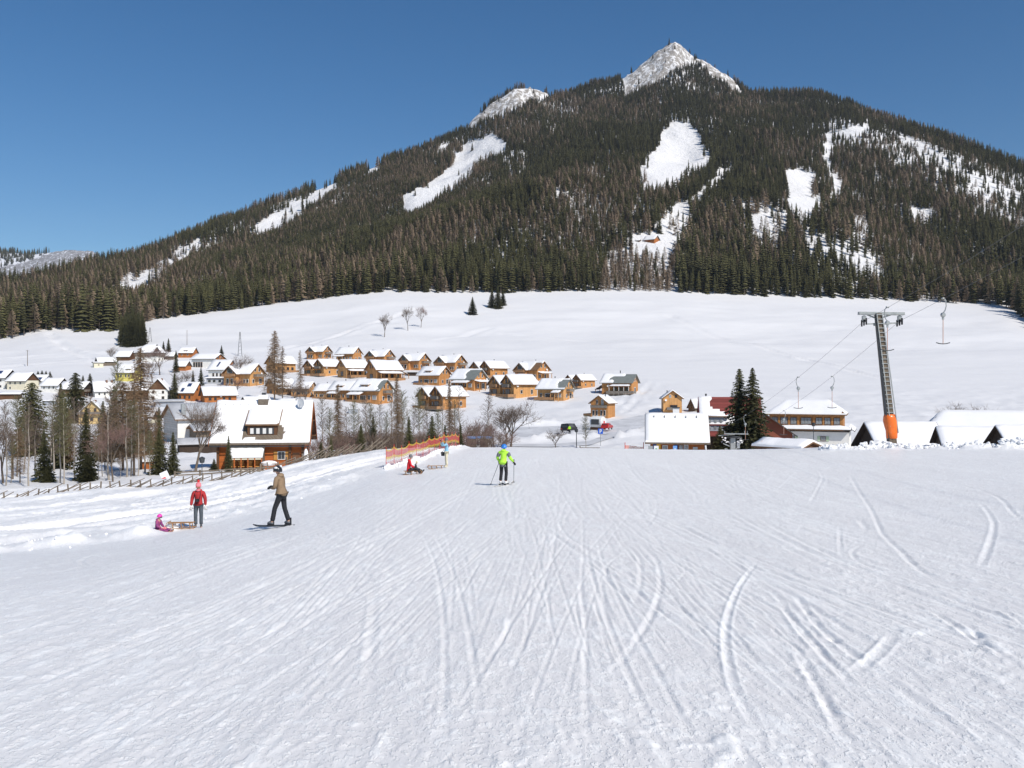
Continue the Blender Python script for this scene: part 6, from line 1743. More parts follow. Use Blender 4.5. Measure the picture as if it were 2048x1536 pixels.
bt('left stem of the pair of pale straight trunks', 120, 974, 775, SLIM, 0, 83, .9)
bt('right stem of the pair of pale straight trunks', 128, 976, 782, SLIM, 1, 82, .9)
bt('slim trunk left of the narrow dark spruce', 150, 965, 790, SLIM, 2, 86, .9)
bt('slim trunk touching the narrow dark spruce', 158, 962, 800, SLIM, 0, 87, .9)
bt('pale trunked tree with wide brown crown below the buff yellow house', 226, 984, 838, BROAD, 1, 83, .75)
bt('large brown larch at the centre of the left grove', 246, 950, 760, LARCH, 2, 100, 1.35)
bt('tallest brown larch rising over the white steep gabled house', 282, 950, 690, LARCH, 0, 104, 1.05)
bt('brown larch leaning on the tallest larch from the right', 268, 962, 740, LARCH, 1, 94, 1.1)
bt('brown larch before the dark timber house', 262, 958, 800, SLIM, 1, 92, 1.1)
bt('thin multi-stemmed tree before the rust brown shed', 276, 962, 815, SLIM, 2, 90, 1.0)
bt('slender larch behind the buff yellow house roof', 232, 830, 715, SLIM, 1, 200, .9)
bt('leafless tree with fan crown between hall and log house', 389, 938, 785, BROAD, 0, 97, .85)
bt('leafless twiggy tree at the left of the hall gable', 205, 960, 850, SLIM, 2, 90, 1.0)
bt('thin bare tree above the far left snow bank', 84, 915, 820, SLIM, 2, 120, 1.0)
for k, (x, yb, yt) in enumerate(((12, 930, 800), (22, 980, 870), (196, 970, 870), (240, 985, 900), (300, 955, 860))):
    bt('%s young leafless tree in the left grove' % ('leftmost', 'second', 'third', 'fourth', 'rightmost')[k], x, yb, yt, SLIM, k, 82 + k * 2, .9)
GX = [(40, 975, 850, 1), (72, 970, 830, 0), (100, 965, 840, 2), (108, 972, 800, 1), (140, 968, 815, 0), (166, 972, 830, 2), (182, 960, 790, 0), (190, 975, 860, 1), (210, 968, 820, 2), (218, 955, 770, 0), (254, 968, 800, 2), (290, 962, 790, 0), (312, 945, 840, 1), (48, 940, 820, 0)]
for k, (x, yb, yt, v_) in enumerate(GX):
    bt('%s thin brown tree of the hedge row behind the slanted fence, counted from the left' % ('first', 'second', 'third', 'fourth', 'fifth', 'sixth', 'seventh', 'eighth', 'ninth', 'tenth', 'eleventh', 'twelfth', 'thirteenth', 'last')[k], x, yb, yt, (SLIM if k % 4 else LARCH), v_, 84 + (k * 5) % 22, 1.25 if k % 4 else 1.0, 'thin brown trees of the hedge row at the left')
CG = 'bare trees among the chalets and in the thicket'
bt('very tall bare larch rising above the middle chalets', 549, 805, 658, LARCH, 0, None, .95, CG)
bt('smaller bare larch leaning right of the very tall larch', 565, 805, 690, LARCH, 1, None, 1.0, CG)
bt('slim bare larch before the double gabled chalet', 600, 800, 698, LARCH, 1, None, .75, CG)
bt('frosty bare tree left of the L-shaped chalet', 481, 770, 703, BROAD, 2, None, 1.0, CG)
bt('bare tree in front of the L-shaped chalet deck', 470, 800, 752, BROAD, 1, None, 1.2, CG)
bt('bare shrub-like tree below the white chalet', 448, 800, 765, BROAD, 0, None, 1.2, CG)
bt('wispy tree before the ochre chalet right of the larch', 610, 812, 765, BROAD, 2, None, 1.1, CG)
bt('wispy tree before the ochre chalet with corner terrace', 585, 812, 760, BROAD, 0, None, 1.1, CG)
bt('grey leafless tree behind the old farmhouse barn', 222, 728, 690, BROAD, 2, None, 1.0, CG)
bt('brown bare tree before the old farmhouse wall', 320, 750, 690, BROAD, 1, None, 1.0, CG)
bt('brown bare tree in the garden below the farmhouse', 305, 765, 715, BROAD, 0, None, 1.1, CG)
bt('bare garden tree above the white steep gabled house', 365, 790, 735, BROAD, 2, None, 1.1, CG)
TG = 'thin leafless trunks of the thicket behind the red net'
names = ['first', 'second', 'third', 'fourth', 'fifth', 'sixth', 'seventh', 'eighth', 'ninth', 'tenth', 'eleventh', 'twelfth', 'thirteenth', 'fourteenth', 'fifteenth', 'sixteenth', 'seventeenth', 'eighteenth', 'nineteenth', 'twentieth', 'twenty-first', 'twenty-second', 'twenty-third', 'twenty-fourth']
trunks = [(647, 905, 785), (660, 900, 815), (676, 903, 765), (692, 897, 812), (708, 895, 800), (716, 902, 815), (730, 898, 790), (741, 903, 805), (752, 896, 822), (762, 893, 800), (772, 895, 822), (783, 892, 775), (794, 893, 745), (806, 892, 780), (816, 892, 815), (828, 890, 812), (838, 890, 775), (848, 890, 825), (856, 890, 805), (876, 890, 818), (886, 890, 790), (899, 890, 760), (909, 891, 800), (917, 890, 770)]
for k, (x, yb, yt) in enumerate(trunks):
    bt('%s thin leafless trunk of the thicket counted from the log house' % names[k], x, yb, yt, LARCH if k in (2, 12, 21) else SLIM, k, 118 + (k * 7) % 40, .55 if k in (2, 12, 21) else 1.0, TG)
RG = 'bare trees behind the crest of the run'
bt('large round leafless tree with several stems behind the green skier', 1022, 897, 792, BROAD, 0, 142, 1.1, RG)
bt('second stem of the large round leafless tree', 1012, 897, 806, BROAD, 2, 144, 1.1, RG)
bt('thin leafless tree left of the large round tree', 978, 897, 785, SLIM, 0, 150, 1.3, RG)
bt('reddish bushy tree before the blue roofed cabins', 990, 900, 842, SHRUB, 0, 136, 1.3, RG)
bt('reddish bushy tree left of the blue roofed cabins', 950, 898, 826, SHRUB, 0, 148, 1.1, RG)
bt('reddish bush hiding the left site cabin', 942, 899, 850, SHRUB, 0, 128, 1.2, RG)
bt('grey bush hiding the right site cabin', 986, 899, 855, SHRUB, 1, 128, 1.2, RG)
bt('grey bush right of the red net', 932, 896, 842, SHRUB, 1, 140, 1.2, RG)
bt('bushy tree between cabins and thin leafless tree', 966, 896, 835, SHRUB, 1, 152, 1.0, RG)
bt('small leafless tree in the car park with spreading twigs', 1111, 903, 852, BROAD, 2, 138, 1.2, RG)
bt('thin pale tree beside the parking sign', 1172, 901, 830, SLIM, 1, 140, 1.1, RG)
HG = 'three bare trees in the upper snowfield'
bt('left and lowest of three bare trees in the upper snowfield', 769, 674, 622, BROAD, 2, None, .8, HG)
bt('middle one of three bare trees in the upper snowfield', 816, 661, 608, BROAD, 0, None, .6, HG)
bt('right one of three bare trees in the upper snowfield', 842, 655, 609, BROAD, 1, None, .6, HG)
bt('dense round leafless tree behind the large hipped barn', 1938, 850, 797, SHRUB, 1, 170, 1.2, RG)

# ------------------------------------------------------------------ fences
def rustic():
    xs = np.array([-60, 0, 150, 300, 390, 480, 560, 640, 700, 772]); Ys = np.array([63, 63.5, 65, 66, 67, 68.5, 70, 72, 75, 79])
    P = []; n = 190
    for k in range(n):
        x = xs[0] + (xs[-1] - xs[0]) * k / (n - 1); Y = float(np.interp(x, xs, Ys)); p = ground(x, Y); p.z = max(p.z, zs(p.x, p.y) if Y < 80 else p.z); P.append(p)
    t = thing('slanted_fence', 'rustic fence of slanted grey poles half buried along the edge of the run', 'fence', P[95])
    o = Vector(t.location); post_m = None
    acc = 0; nx = 0; g = random.Random(3); cnt = 0
    stake = MB(); stake.box(-.045, .045, -.045, .045, -.4, 1.0); sm_ = stake.mesh('fence_stake', M['fence_wood'])
    rail = MB(); rail.tube([(0, 0, 0), (1.15, 0, .02), (2.3, 0, 0)], [.042, .04, .028], 5); rm_ = rail.mesh('fence_rail', M['fence_wood'])
    for a, b in zip(P[:-1], P[1:]):
        L = (b - a).length; 
        while nx <= acc + L:
            f = (nx - acc) / L; p = a.lerp(b, f) - o; d = (b - a).normalized(); ang = math.atan2(d.y, d.x)
            buried = float(np.interp(p.x + o.x, [-45, -26, -20, -14], [.55, .5, .34, .2]))
            part('stake', sm_, t, p + Vector((0, .06, -buried + g.uniform(-.12, .1))), (g.uniform(-.08, .08), g.uniform(-.12, .12), ang))
            for q in range(3 if buried < .3 else 2):
                if g.random() < .12: continue
                part('rail', rm_, t, p + Vector((-d.x * (1.2 - q * .3), -d.y * (1.2 - q * .3) - .05 * (q - 1), -.12 - buried * .7 + q * .22 + g.uniform(-.08, .08))), (0, -R(24 + g.uniform(-7, 7)), ang), (g.uniform(.6, .95), 1, 1))
            nx += .72; cnt += 1
        acc += L
    return cnt
rustic()
def railfence(label, pts, hgt=1.0, step=2.2, rails=(.45, .85)):
    W = [ground(x, Y) for x, Y in pts]
    t = thing('post_and_rail_fence', label, 'fence', W[0]); o = Vector(t.location)
    for a, b in zip(W[:-1], W[1:]):
        n = max(1, int((b - a).length / step))
        for k in range(n):
            p = a.lerp(b, k / n); q = a.lerp(b, (k + 1) / n); p.z = float(zf(p.x, p.y)); q.z = float(zf(q.x, q.y))
            m_ = MB(); m_.box(-.07, .07, -.07, .07, -.4, hgt); part('post', m_.mesh('fence_post', M['fence_wood']), t, p - o)
            for z in rails:
                m_ = MB(); m_.beam(p - o + Vector((0, -.09, z)), q - o + Vector((0, -.09, z + rnd.uniform(-.05, .05))), .07, .12); m_.build('rail', M['fence_wood'], t)
railfence('brown post and rail fence in the snow left of the log house terrace', [(350, 84), (400, 84.5), (470, 88), (560, 92)], .75, 2.6, (.35, .62))
railfence('weathered post and rail fence behind the right end of the slanted fence', [(672, 96), (720, 97), (772, 99)])
railfence('short grey rail fence by the parking sign below the car park', [(1160, 132), (1200, 131)], 1.1)
railfence('low dark barrier left of the orange netting', [(1227, 128), (1250, 128)], .8, 2, (.35, .6))
# ------------------------------------------------------------------ red and yellow safety net
def netmat(name, col, alpha):
    m = mat(name, col, .7, var=.12, scale=5); nt = m.node_tree; b = nt.nodes['Principled BSDF']
    if alpha < 1:
        tc = nt.nodes.new('ShaderNodeTexCoord'); ck = nt.nodes.new('ShaderNodeTexNoise'); ck.inputs['Scale'].default_value = 14
        nt.links.new(tc.outputs['Object'], ck.inputs['Vector'])
        mr = nt.nodes.new('ShaderNodeMapRange'); mr.inputs[1].default_value = .35; mr.inputs[2].default_value = .65; mr.inputs[3].default_value = max(0, alpha - .3); mr.inputs[4].default_value = min(1, alpha + .3)
        nt.links.new(ck.outputs['Fac'], mr.inputs[0]); nt.links.new(mr.outputs[0], b.inputs['Alpha'])
    return m
M['net_red'] = netmat('net_red', (.52, .095, .08), .85); M['net_yellow'] = netmat('net_yellow', (.60, .38, .05), .85); M['net_loose'] = netmat('net_pink', (.58, .17, .16), .36); M['net_ylow'] = netmat('net_pale_yellow', (.62, .46, .12), .45); M['net_orange'] = netmat('net_orange', (.75, .16, .06), .55)
def safety_net():
    xs = [772, 788, 803, 818, 833, 846, 858, 869, 879, 888, 896, 904, 911, 918]; Ys = [53.5, 55, 56.6, 58.4, 60.4, 62.2, 64, 65.8, 67.5, 69.2, 70.8, 72.3, 73.8, 75.4]
    P = [gs(x, Y) for x, Y in zip(xs, Ys)]
    t = thing('safety_net', 'red and yellow safety net on thin posts along the edge of the run', 'net', P[0], 0); o = Vector(t.location)
    H = [1.15 + .09 * math.sin(k * 2.3) for k in range(len(P))]
    for p, h_ in zip(P, H):
        b = MB(); b.tube([p - o + Vector((0, .03, -.3)), p - o + Vector((0, .03, h_ + .12))], .016, 6); b.build('pole', M['red_print'], t)
    bands = [('net_yellow', .91, 1.0), ('net_red', .60, .91), ('net_yellow', .50, .60), ('net_ylow', .40, .50), ('net_loose', .02, .33)]
    for m_, lo, hi in bands:
        b = MB()
        for k in range(len(P) - 1):
            for s in range(6):
                f0, f1 = s / 6, (s + 1) / 6; Q = []
                for f in (f0, f1):
                    p = P[k].lerp(P[k + 1], f) - o; h_ = H[k] * (1 - f) + H[k + 1] * f - .13 * 4 * f * (1 - f); bow = .05 * math.sin(math.pi * f)
                    Q.append((p + Vector((0, bow, h_ * lo)), p + Vector((0, bow, h_ * hi))))
                b.quad(Q[0][0], Q[1][0], Q[1][1], Q[0][1])
        b.build('net_band', M[m_], t)
    # faded pale lettering on the red band, too worn to read
    b = MB(); p, q = P[4] - o, P[6] - o
    for (f0, f1, z0, z1) in ((.0, .10, .70, .95), (.10, .17, .70, .76), (.22, .28, .70, .95), (.28, .38, .88, .94), (.44, .50, .70, .95), (.54, .66, .70, .77), (.58, .62, .70, .94), (.74, .80, .72, .95), (.84, .96, .82, .88)):
        a_, c_ = p.lerp(q, f0), p.lerp(q, f1); b.quad(a_ + Vector((0, -.02, z0)), c_ + Vector((0, -.02, z0)), c_ + Vector((0, -.02, z1)), a_ + Vector((0, -.02, z1)))
    b.build('lettering', netmat('faded_print', (.75, .35, .33), .5), t)
safety_net()
b = MB(); W = [ground(1250, 126), ground(1262, 126.3), ground(1274, 126.6), ground(1287, 127)]
t = thing('orange_netting', 'short orange netting on two red posts left of the ticket hut', 'net', W[0]); o = Vector(t.location)
for k in range(3): b.quad(W[k] - o + Vector((0, 0, .4)), W[k + 1] - o + Vector((0, 0, .4)), W[k + 1] - o + Vector((0, 0, 1.55 - .1 * k)), W[k] - o + Vector((0, 0, 1.6 - .1 * k)))
b.build('net_band', M['net_orange'], t)
for p in (W[0], W[3]): b = MB(); b.tube([p - o, p - o + Vector((0, 0, 2.0))], .05, 6); b.build('pole', M['red_print'], t)

# ------------------------------------------------------------------ poles, lamps, signs
def pole(name, label, x, yb, yt, r=.14, Y=None, lamp=False, arms=False, cat='pole', m='steel_dark', lattice=False):
    if Y is None: Y = solveY(x, yb)
    p = ground(x, Y); h_ = (768 - yt) / F * Y - p.z
    t = thing(name, label, cat, p)
    b = MB()
    if lattice:
        for s in (-1, 1): b.tube([(s * 1.0, 0, -.5), (s * .12, 0, h_)], r, 5)
        b.build('leg', M[m], t); b = MB()
        for k in range(6): z = h_ * (k + .5) / 6.5; w = 1.0 - .88 * z / h_; b.beam((-w, 0, z), (w, 0, z + .6), .09)
        b.build('bracing', M[m], t)
    else:
        b.tube([(0, 0, -.5), (0, 0, h_)], [r, r * .7], 6); b.build('shaft', M[m], t)
    if arms: b = MB(); b.beam((-.8, 0, h_ - .4), (.8, 0, h_ - .4), .12); b.build('crossarm', M[m], t)
    if lamp:
        b = MB(); b.lathe([(0, .55), (.28, .42), (.22, 0), (.12, -.05), (0, -.05)], 8, mtx=Matrix.Translation((0, 0, h_))); b.build('lamp_head', M[m], t)
    return t
pole('utility_pole', 'wooden utility pole standing in the left snowfield', 55, 732, 700, .17, arms=True, m='bark')
pole('lattice_mast', 'slim two legged mast with small dish above the white chalet', 480, 712, 664, .12, lattice=True, cat='mast')
pole('utility_pole', 'thin pole above the roof of the large plaster chalet', 374, 690, 660, .14, m='bark')
pole('lattice_mast', 'slim mast rising right behind the old farmhouse', 300, 684, 655, .10, lattice=True, cat='mast')
pole('lamp_post', 'dark lamp post beside the black van in the car park', 1153, 903, 864, .08, 140, lamp=True, cat='street lamp')
pole('lamp_post', 'lamp post before the white hotel wall', 1627, 900, 852, .06, 132, lamp=True, cat='street lamp')
pole('lamp_post', 'black lamp post behind the woman in red', 404, 965, 925, .045, 80, lamp=True, cat='street lamp')
pole('pole', 'dark wooden pole with bird box at the far left', 25, 965, 876, .14, 90, m='bark')
pole('marker_pole', 'thin yellow marker pole before the snowed shelter', 1524, 902, 880, .03, 110, m='tbar_pole')
p = ground(1201, 150); t = thing('parking_sign', 'blue parking sign with a white P on a thin post', 'sign', p)
b = MB(); b.tube([(0, 0, -.3), (0, 0, 2.9)], .05, 6); b.build('post', M['steel'], t)
b = MB(); b.box(-.42, .42, -.09, -.05, 2.0, 2.9); pn = b.build('panel', mat('sign_blue', (.02, .10, .50), .4), t)
b = MB(); b.box(-.16, -.04, -.12, -.09, 2.12, 2.78); b.box(-.04, .16, -.12, -.09, 2.68, 2.78); b.box(-.04, .16, -.12, -.09, 2.40, 2.50); b.box(.08, .2, -.12, -.09, 2.46, 2.72); b.build('letter', M['paper'], pn)
# snow gun style padded marker beside the paired spruces
p = ground(335, 76); p.z += .05
t = thing('padded_target', 'white and red padded board leaning by the fence below the paired spruces', 'board', p, R(20), None, .78)
b = MB(); b.box(-.42, .42, -.09, .09, -.1, 1.15, mtx=Matrix.Rotation(R(-24), 4, 'Y') @ Matrix.Rotation(R(-12), 4, 'X')); b.build('pad', M['paper'], t)
b = MB(); b.box(-.42, .0, -.12, -.095, .05, .55, mtx=Matrix.Rotation(R(-24), 4, 'Y') @ Matrix.Rotation(R(-12), 4, 'X')); b.build('red_patch', M['red_print'], t)
b = MB(); b.tube([(.55, 0, .35), (1.05, -.1, .55)], .06, 6); b.build('arm', M['paper'], t)
b = MB(); b.tube([(.5, .1, -.9), (.45, .1, .5)], .05, 6); b.build('post', M['steel_dark'], t)

# ------------------------------------------------------------------ car park
M['road'] = mat('trodden_snow_road', (.60, .60, .61), .7, var=.18, scale=.35, bump=.4, bscale=3)
def sheet(name, poly_px, lift=.05, n=40):
    """road sheet following the ground between two edge lines given as (photo x, depth)"""
    (L0, L1) = poly_px; V = []; m_ = 10
    for i in range(n + 1):
        f = i / n
        a = [np.interp(f, np.linspace(0, 1, len(L0)), [q[k] for q in L0]) for k in (0, 1)]; c = [np.interp(f, np.linspace(0, 1, len(L1)), [q[k] for q in L1]) for k in (0, 1)]
        for j in range(m_ + 1):
            w = j / m_; x = a[0] * (1 - w) + c[0] * w; Y = a[1] * (1 - w) + c[1] * w
            X = (x - 1024) / F * Y; i0 = np.clip(np.searchsorted(fr, Y), 1, len(fr) - 1); j0 = np.clip(int((x - fc[0]) / 8), 0, len(fc) - 2)
            z = max(gZ[i0 - 1, j0], gZ[i0, j0], gZ[i0 - 1, j0 + 1], gZ[i0, j0 + 1]) if False else float(zf(X, Y)) + .06
            V.append((X, Y, z + lift))
    b = MB(); b.v = V
    for i in range(n):
        for j in range(m_): k = i * (m_ + 1) + j; b.f.append((k, k + 1, k + m_ + 2, k + m_ + 1)); b.m.append(0)
    o = b.build(name, M['road'], None, True); tag(o, kind='structure')
sheet('car_park', ([(1020, 170), (1100, 176), (1200, 180), (1300, 214)], [(1020, 206), (1100, 207), (1200, 214), (1300, 240)]))
sheet('access_road', ([(1010, 146), (1100, 145), (1180, 150), (1225, 172), (1300, 214)], [(1010, 153), (1100, 152), (1180, 162), (1225, 190), (1300, 240)]))
M['car_black'] = mat('black_paint', (.012, .013, .015), .35, spec=.5); M['car_red'] = mat('red_paint', (.45, .02, .02), .35, spec=.5); M['lime'] = mat('lime_vest', (.42, .80, .02), .7); M['lamp_red'] = mat('tail_lamp', (.5, .02, .02), .3)
def car(name, label, cat, x, Y, rz, L, W, H, m, van=False):
    p = ground(x, Y); p.z += .45; t = thing(name, label, cat, p, R(rz)); hl = L / 2; hw = W / 2
    prof = ([(-hl, .35), (-hl, .9), (-hl + .1, H - .05), (-hl + .4, H), (hl - 1.2, H), (hl - .5, 1.05), (hl - .05, .95), (hl, .35)] if van else
            [(-hl, .35), (-hl, .85), (-hl + .25, .95), (-hl + .55, H - .05), (-hl + 1.0, H), (hl - 1.9, H), (hl - 1.15, .98), (hl - .1, .85), (hl, .35)])
    b = MB(); n = len(prof)
    def ins(z): return hw * (1 - .12 * max(0, (z - .9)) / (H - .9))
    for s in (-1, 1): b.poly([(px, s * ins(z), z) for px, z in prof])
    for k in range(n): (x0, z0), (x1, z1) = prof[k], prof[(k + 1) % n]; b.quad((x0, -ins(z0), z0), (x1, -ins(z1), z1), (x1, ins(z1), z1), (x0, ins(z0), z0))
    b.build('body', M[m], t)
    for s in (-1, 1):
        b = MB(); y = s * (hw - .02) ; b.quad((-hl + .75, y, 1.0), (hl - 1.35, y, 1.0), (hl - 1.9, s * (ins(H) + .02), H - .12), (-hl + .95, s * (ins(H) + .02), H - .12)); b.build('side_window', M['glass'], t)
        for wx in (-hl + .8, hl - .8):
            b = MB(); b.lathe([(0, -.1), (.31, -.1), (.33, 0), (.31, .1), (0, .1)], 12, mtx=Matrix.Translation((wx, s * (hw - .08), .32)) @ Matrix.Rotation(R(90), 4, 'X')); w_ = b.build('wheel', M['rubber'], t)
            b = MB(); b.lathe([(0, -.12), (.19, -.12), (.19, .12), (0, .12)], 8, mtx=Matrix.Translation((wx, s * (hw - .08), .32)) @ Matrix.Rotation(R(90), 4, 'X')); b.build('rim', M['steel'], w_)
        b = MB(); b.box(hl - .06, hl + .02, s * hw * .7 - .15, s * hw * .7 + .15, .62, .8); b.build('headlight', M['paper'], t)
        b = MB(); b.box(-hl - .02, -hl + .04, s * hw * .75 - .12, s * hw * .75 + .12, .65, .85); b.build('tail_light', M['lamp_red'], t)
    b = MB(); k = -4 if not van else -4; 
    (x0, z0), (x1, z1) = (prof[5], prof[6]) if not van else (prof[4], prof[5]); b.quad((x0 + .03, -ins(z0) * .88, z0 - .03), (x1 + .03, -ins(z1) * .92, z1 + .03), (x1 + .03, ins(z1) * .92, z1 + .03), (x0 + .03, ins(z0) * .88, z0 - .03)); b.build('windscreen', M['glass'], t)
    b = MB(); b.box(-hl - .03, -hl + .02, -hw * .7, hw * .7, 1.05, H - .15); b.build('rear_window', M['glass'], t)
    return t
car('van', 'black van parked in the car park behind the small leafless tree', 'van', 1138, 186, 62, 4.4, 1.9, 1.75, 'car_black', True)
car('red_car', 'small red car with a grey hood turning right of the white cabin', 'car', 1214, 194, 66, 3.6, 1.65, 1.4, 'car_red')
# barrel cabin
p = ground(1196, 198); p.z += .4
t = thing('barrel_cabin', 'white barrel shaped cabin with black front below the stilted chalet', 'cabin', p, R(-32))
b = MB(); mt = Matrix.Translation((0, 0, 1.35)) @ Matrix.Rotation(R(90), 4, 'Y'); b.lathe([(0, -1.5), (1.15, -1.5), (1.35, -1.3), (1.4, 0), (1.35, 1.3), (1.15, 1.5), (0, 1.5)], 20, mtx=mt); b.build('shell', M['paper'], t, False)
b = MB(); b.box(-1.0, .9, -1.46, -1.2, .9, 2.1); b.build('window_front', M['glass'], t)
b = MB(); b.box(1.5, 1.54, -.3, .3, 1.2, 1.7); b.build('red_mark', M['red_print'], t)
b = MB(); b.box(-1.5, 1.5, -.9, -.7, -.3, .3); b.box(-1.5, 1.5, .7, .9, -.3, .3); b.build('skid', M['brown_wood'], t)
# blue roofed cabins
for k, (x, l) in enumerate(((948, 'left'), (972, 'right'))):
    p = ground(x, 132); p.z += .3
    t = thing('site_cabin', '%s of two low site cabins with blue roof edge behind bare bushes' % l, 'cabin', p, R(3 - 2 * k), 'site cabins behind the run')
    b = MB(); b.box(-.85, .85, -1.2, 1.2, 0, 2.0); b.build('wall', M['grey_wood'], t)
    b = MB(); b.box(-.95, .95, -1.3, 1.3, 2.0, 2.17); b.build('roof', M['sky_blue'], t)
    b = MB(); b.box(.35, .8, -1.24, -1.2, .3, 2.0); w_ = b.build('door', M['frame_white'], t); b = MB(); b.box(.44, .7, -1.27, -1.23, 1.1, 1.8); b.build('pane', M['glass'], w_)

# ------------------------------------------------------------------ loose clods on the far snow ridge
b = MB(); g = random.Random(9)
for k in range(420):
    x = g.uniform(1640, 2080); Y = float(np.interp(x, [1640, 1760, 1900, 2048, 2100], [61.6, 60.4, 59, 57, 56])) + g.gauss(0, .55)
    p = gs(x, Y); r = abs(g.gauss(0, .06)) + .03
    if g.random() < .035: r = g.uniform(.14, .26)
    b.ball((p.x, p.y, p.z + r * .1), r, 7, 5, sc=(g.uniform(.8, 1.4), 1, g.uniform(.6, 1)), jit=.28, rg=g)
tag(b.build('snow_clods', M['snow_lump'], None, False), 'ridge of broken snow clods along the far right edge of the run', 'snow', kind='stuff')
b = MB()
for k in range(420):
    x = g.uniform(770, 925); Y = float(np.interp(x, [770, 830, 880, 930], [52.4, 57, 64.5, 73])) + g.gauss(0, .45)
    p = gs(x, Y); r = abs(g.gauss(0, .05)) + .03; b.ball((p.x, p.y, p.z + r * .2), r, 6, 4, jit=.28, rg=g)
for k in range(60):
    x = g.uniform(-20, 780); Y = float(np.interp(x, [-20, 330, 620, 780], [26.5, 31.8, 43, 53])) + g.gauss(0, 1.2)
    p = gs(x, Y); r = abs(g.gauss(0, .025)) + .012; b.ball((p.x, p.y, p.z + r * .2), r, 6, 4, jit=.28, rg=g)
tag(b.build('snow_crumbs', M['snow_lump'], None, False), 'loose snow crumbs along the left edge of the groomed run', 'snow', kind='stuff')
# low leafless bushes under the thin trunks of the thicket
for k in range(16):
    x = 652 + k * 16.5 + rnd.uniform(-4, 4); Y = 112 + (k * 11) % 46
    bt('%s low leafless bush of the thicket, counted from the log house' % names[k], x, 900, 862 - (k * 5) % 18, SHRUB, k, Y, 1.5, 'low leafless bushes of the thicket behind the red net')
# ------------------------------------------------------------------ people
M['skin'] = mat('skin', (.55, .33, .24), .6); M['hair'] = mat('dark_hair', (.035, .022, .015), .7)
M['red_jacket'] = mat('red_jacket', (.40, .032, .035), .8, var=.25, scale=5, bump=.5, bscale=9)
M['bright_red'] = mat('bright_red_jacket', (.66, .02, .03), .75, var=.2, scale=5, bump=.5, bscale=9)
M['tan_jacket'] = mat('tan_jacket', (.255, .175, .108), .85, var=.18, scale=5, bump=.5, bscale=9)
M['lime_jacket'] = mat('lime_jacket', (.46, .86, .07), .7, var=.12, scale=5, bump=.4, bscale=9)
M['grey_cloth'] = mat('grey_cloth', (.15, .16, .17), .85, var=.15, scale=6, bump=.4, bscale=9)
M['slate_cloth'] = mat('slate_trousers', (.085, .10, .115), .85, var=.25, scale=5, bump=.5, bscale=9)
M['blue_jacket'] = mat('pale_blue_jacket', (.25, .46, .60), .8, var=.18, scale=5, bump=.5, bscale=9)
M['cream_cloth'] = mat('cream_trousers', (.68, .62, .45), .85, var=.12, scale=5, bump=.4, bscale=9)
M['purple_cloth'] = mat('purple_snowsuit', (.15, .035, .20), .8, col2=(.42, .09, .16), scale=9)
M['pink_gloss'] = mat('pink_helmet', (.80, .05, .42), .22, spec=.5)
M['black_gloss'] = mat('black_helmet', (.02, .02, .024), .25, spec=.5); M['blue_gloss'] = mat('blue_helmet', (.035, .20, .60), .3, spec=.5)
M['knit'] = boards('striped_knit', (.75, .22, .25), 'z', .045, dark=1.9)
M['knit_grey'] = mat('grey_knit', (.16, .16, .17), .9); M['knit_cream'] = mat('cream_knit', (.70, .62, .42), .9)
M['glove_pale'] = mat('pale_glove', (.66, .64, .60), .8); M['white_gloss'] = mat('white_shell', (.74, .74, .74), .35)
M['sledge_wood'] = mat('sledge_wood', (.36, .20, .09), .6, var=.25, scale=6)
M['goggle'] = mat('goggle_lens', (.30, .08, .02), .15, spec=.6)

def skin_obj(name, nodes, edges, m, parent, flat=1.0, sub=1, root=0):
    """grow one continuous surface round a skeleton of (point, radius) nodes"""
    me = bpy.data.meshes.new(name)
    me.from_pydata([(p[0], p[1] / flat, p[2]) for p, r in nodes], edges, [])
    o = bpy.data.objects.new(name, me); COL.objects.link(o)
    sk = o.modifiers.new('skin', 'SKIN'); sk.use_smooth_shade = True; sk.branch_smoothing = .6
    lay = me.skin_vertices[0].data
    for k, (p, r) in enumerate(nodes):
        lay[k].radius = (r, r); lay[k].use_root = (k == root)
    if sub:
        ss = o.modifiers.new('sub', 'SUBSURF'); ss.levels = sub; ss.render_levels = sub
    dg = bpy.context.evaluated_depsgraph_get(); dg.update()
    ev = o.evaluated_get(dg); new = bpy.data.meshes.new_from_object(ev)
    COL.objects.unlink(o); bpy.data.objects.remove(o); bpy.data.meshes.remove(me)
    if flat != 1.0:
        for v in new.vertices: v.co.y *= flat
    new.materials.clear(); new.materials.append(m)
    new.polygons.foreach_set('use_smooth', [True] * len(new.polygons)); new.name = name
    return part(name, new, parent)

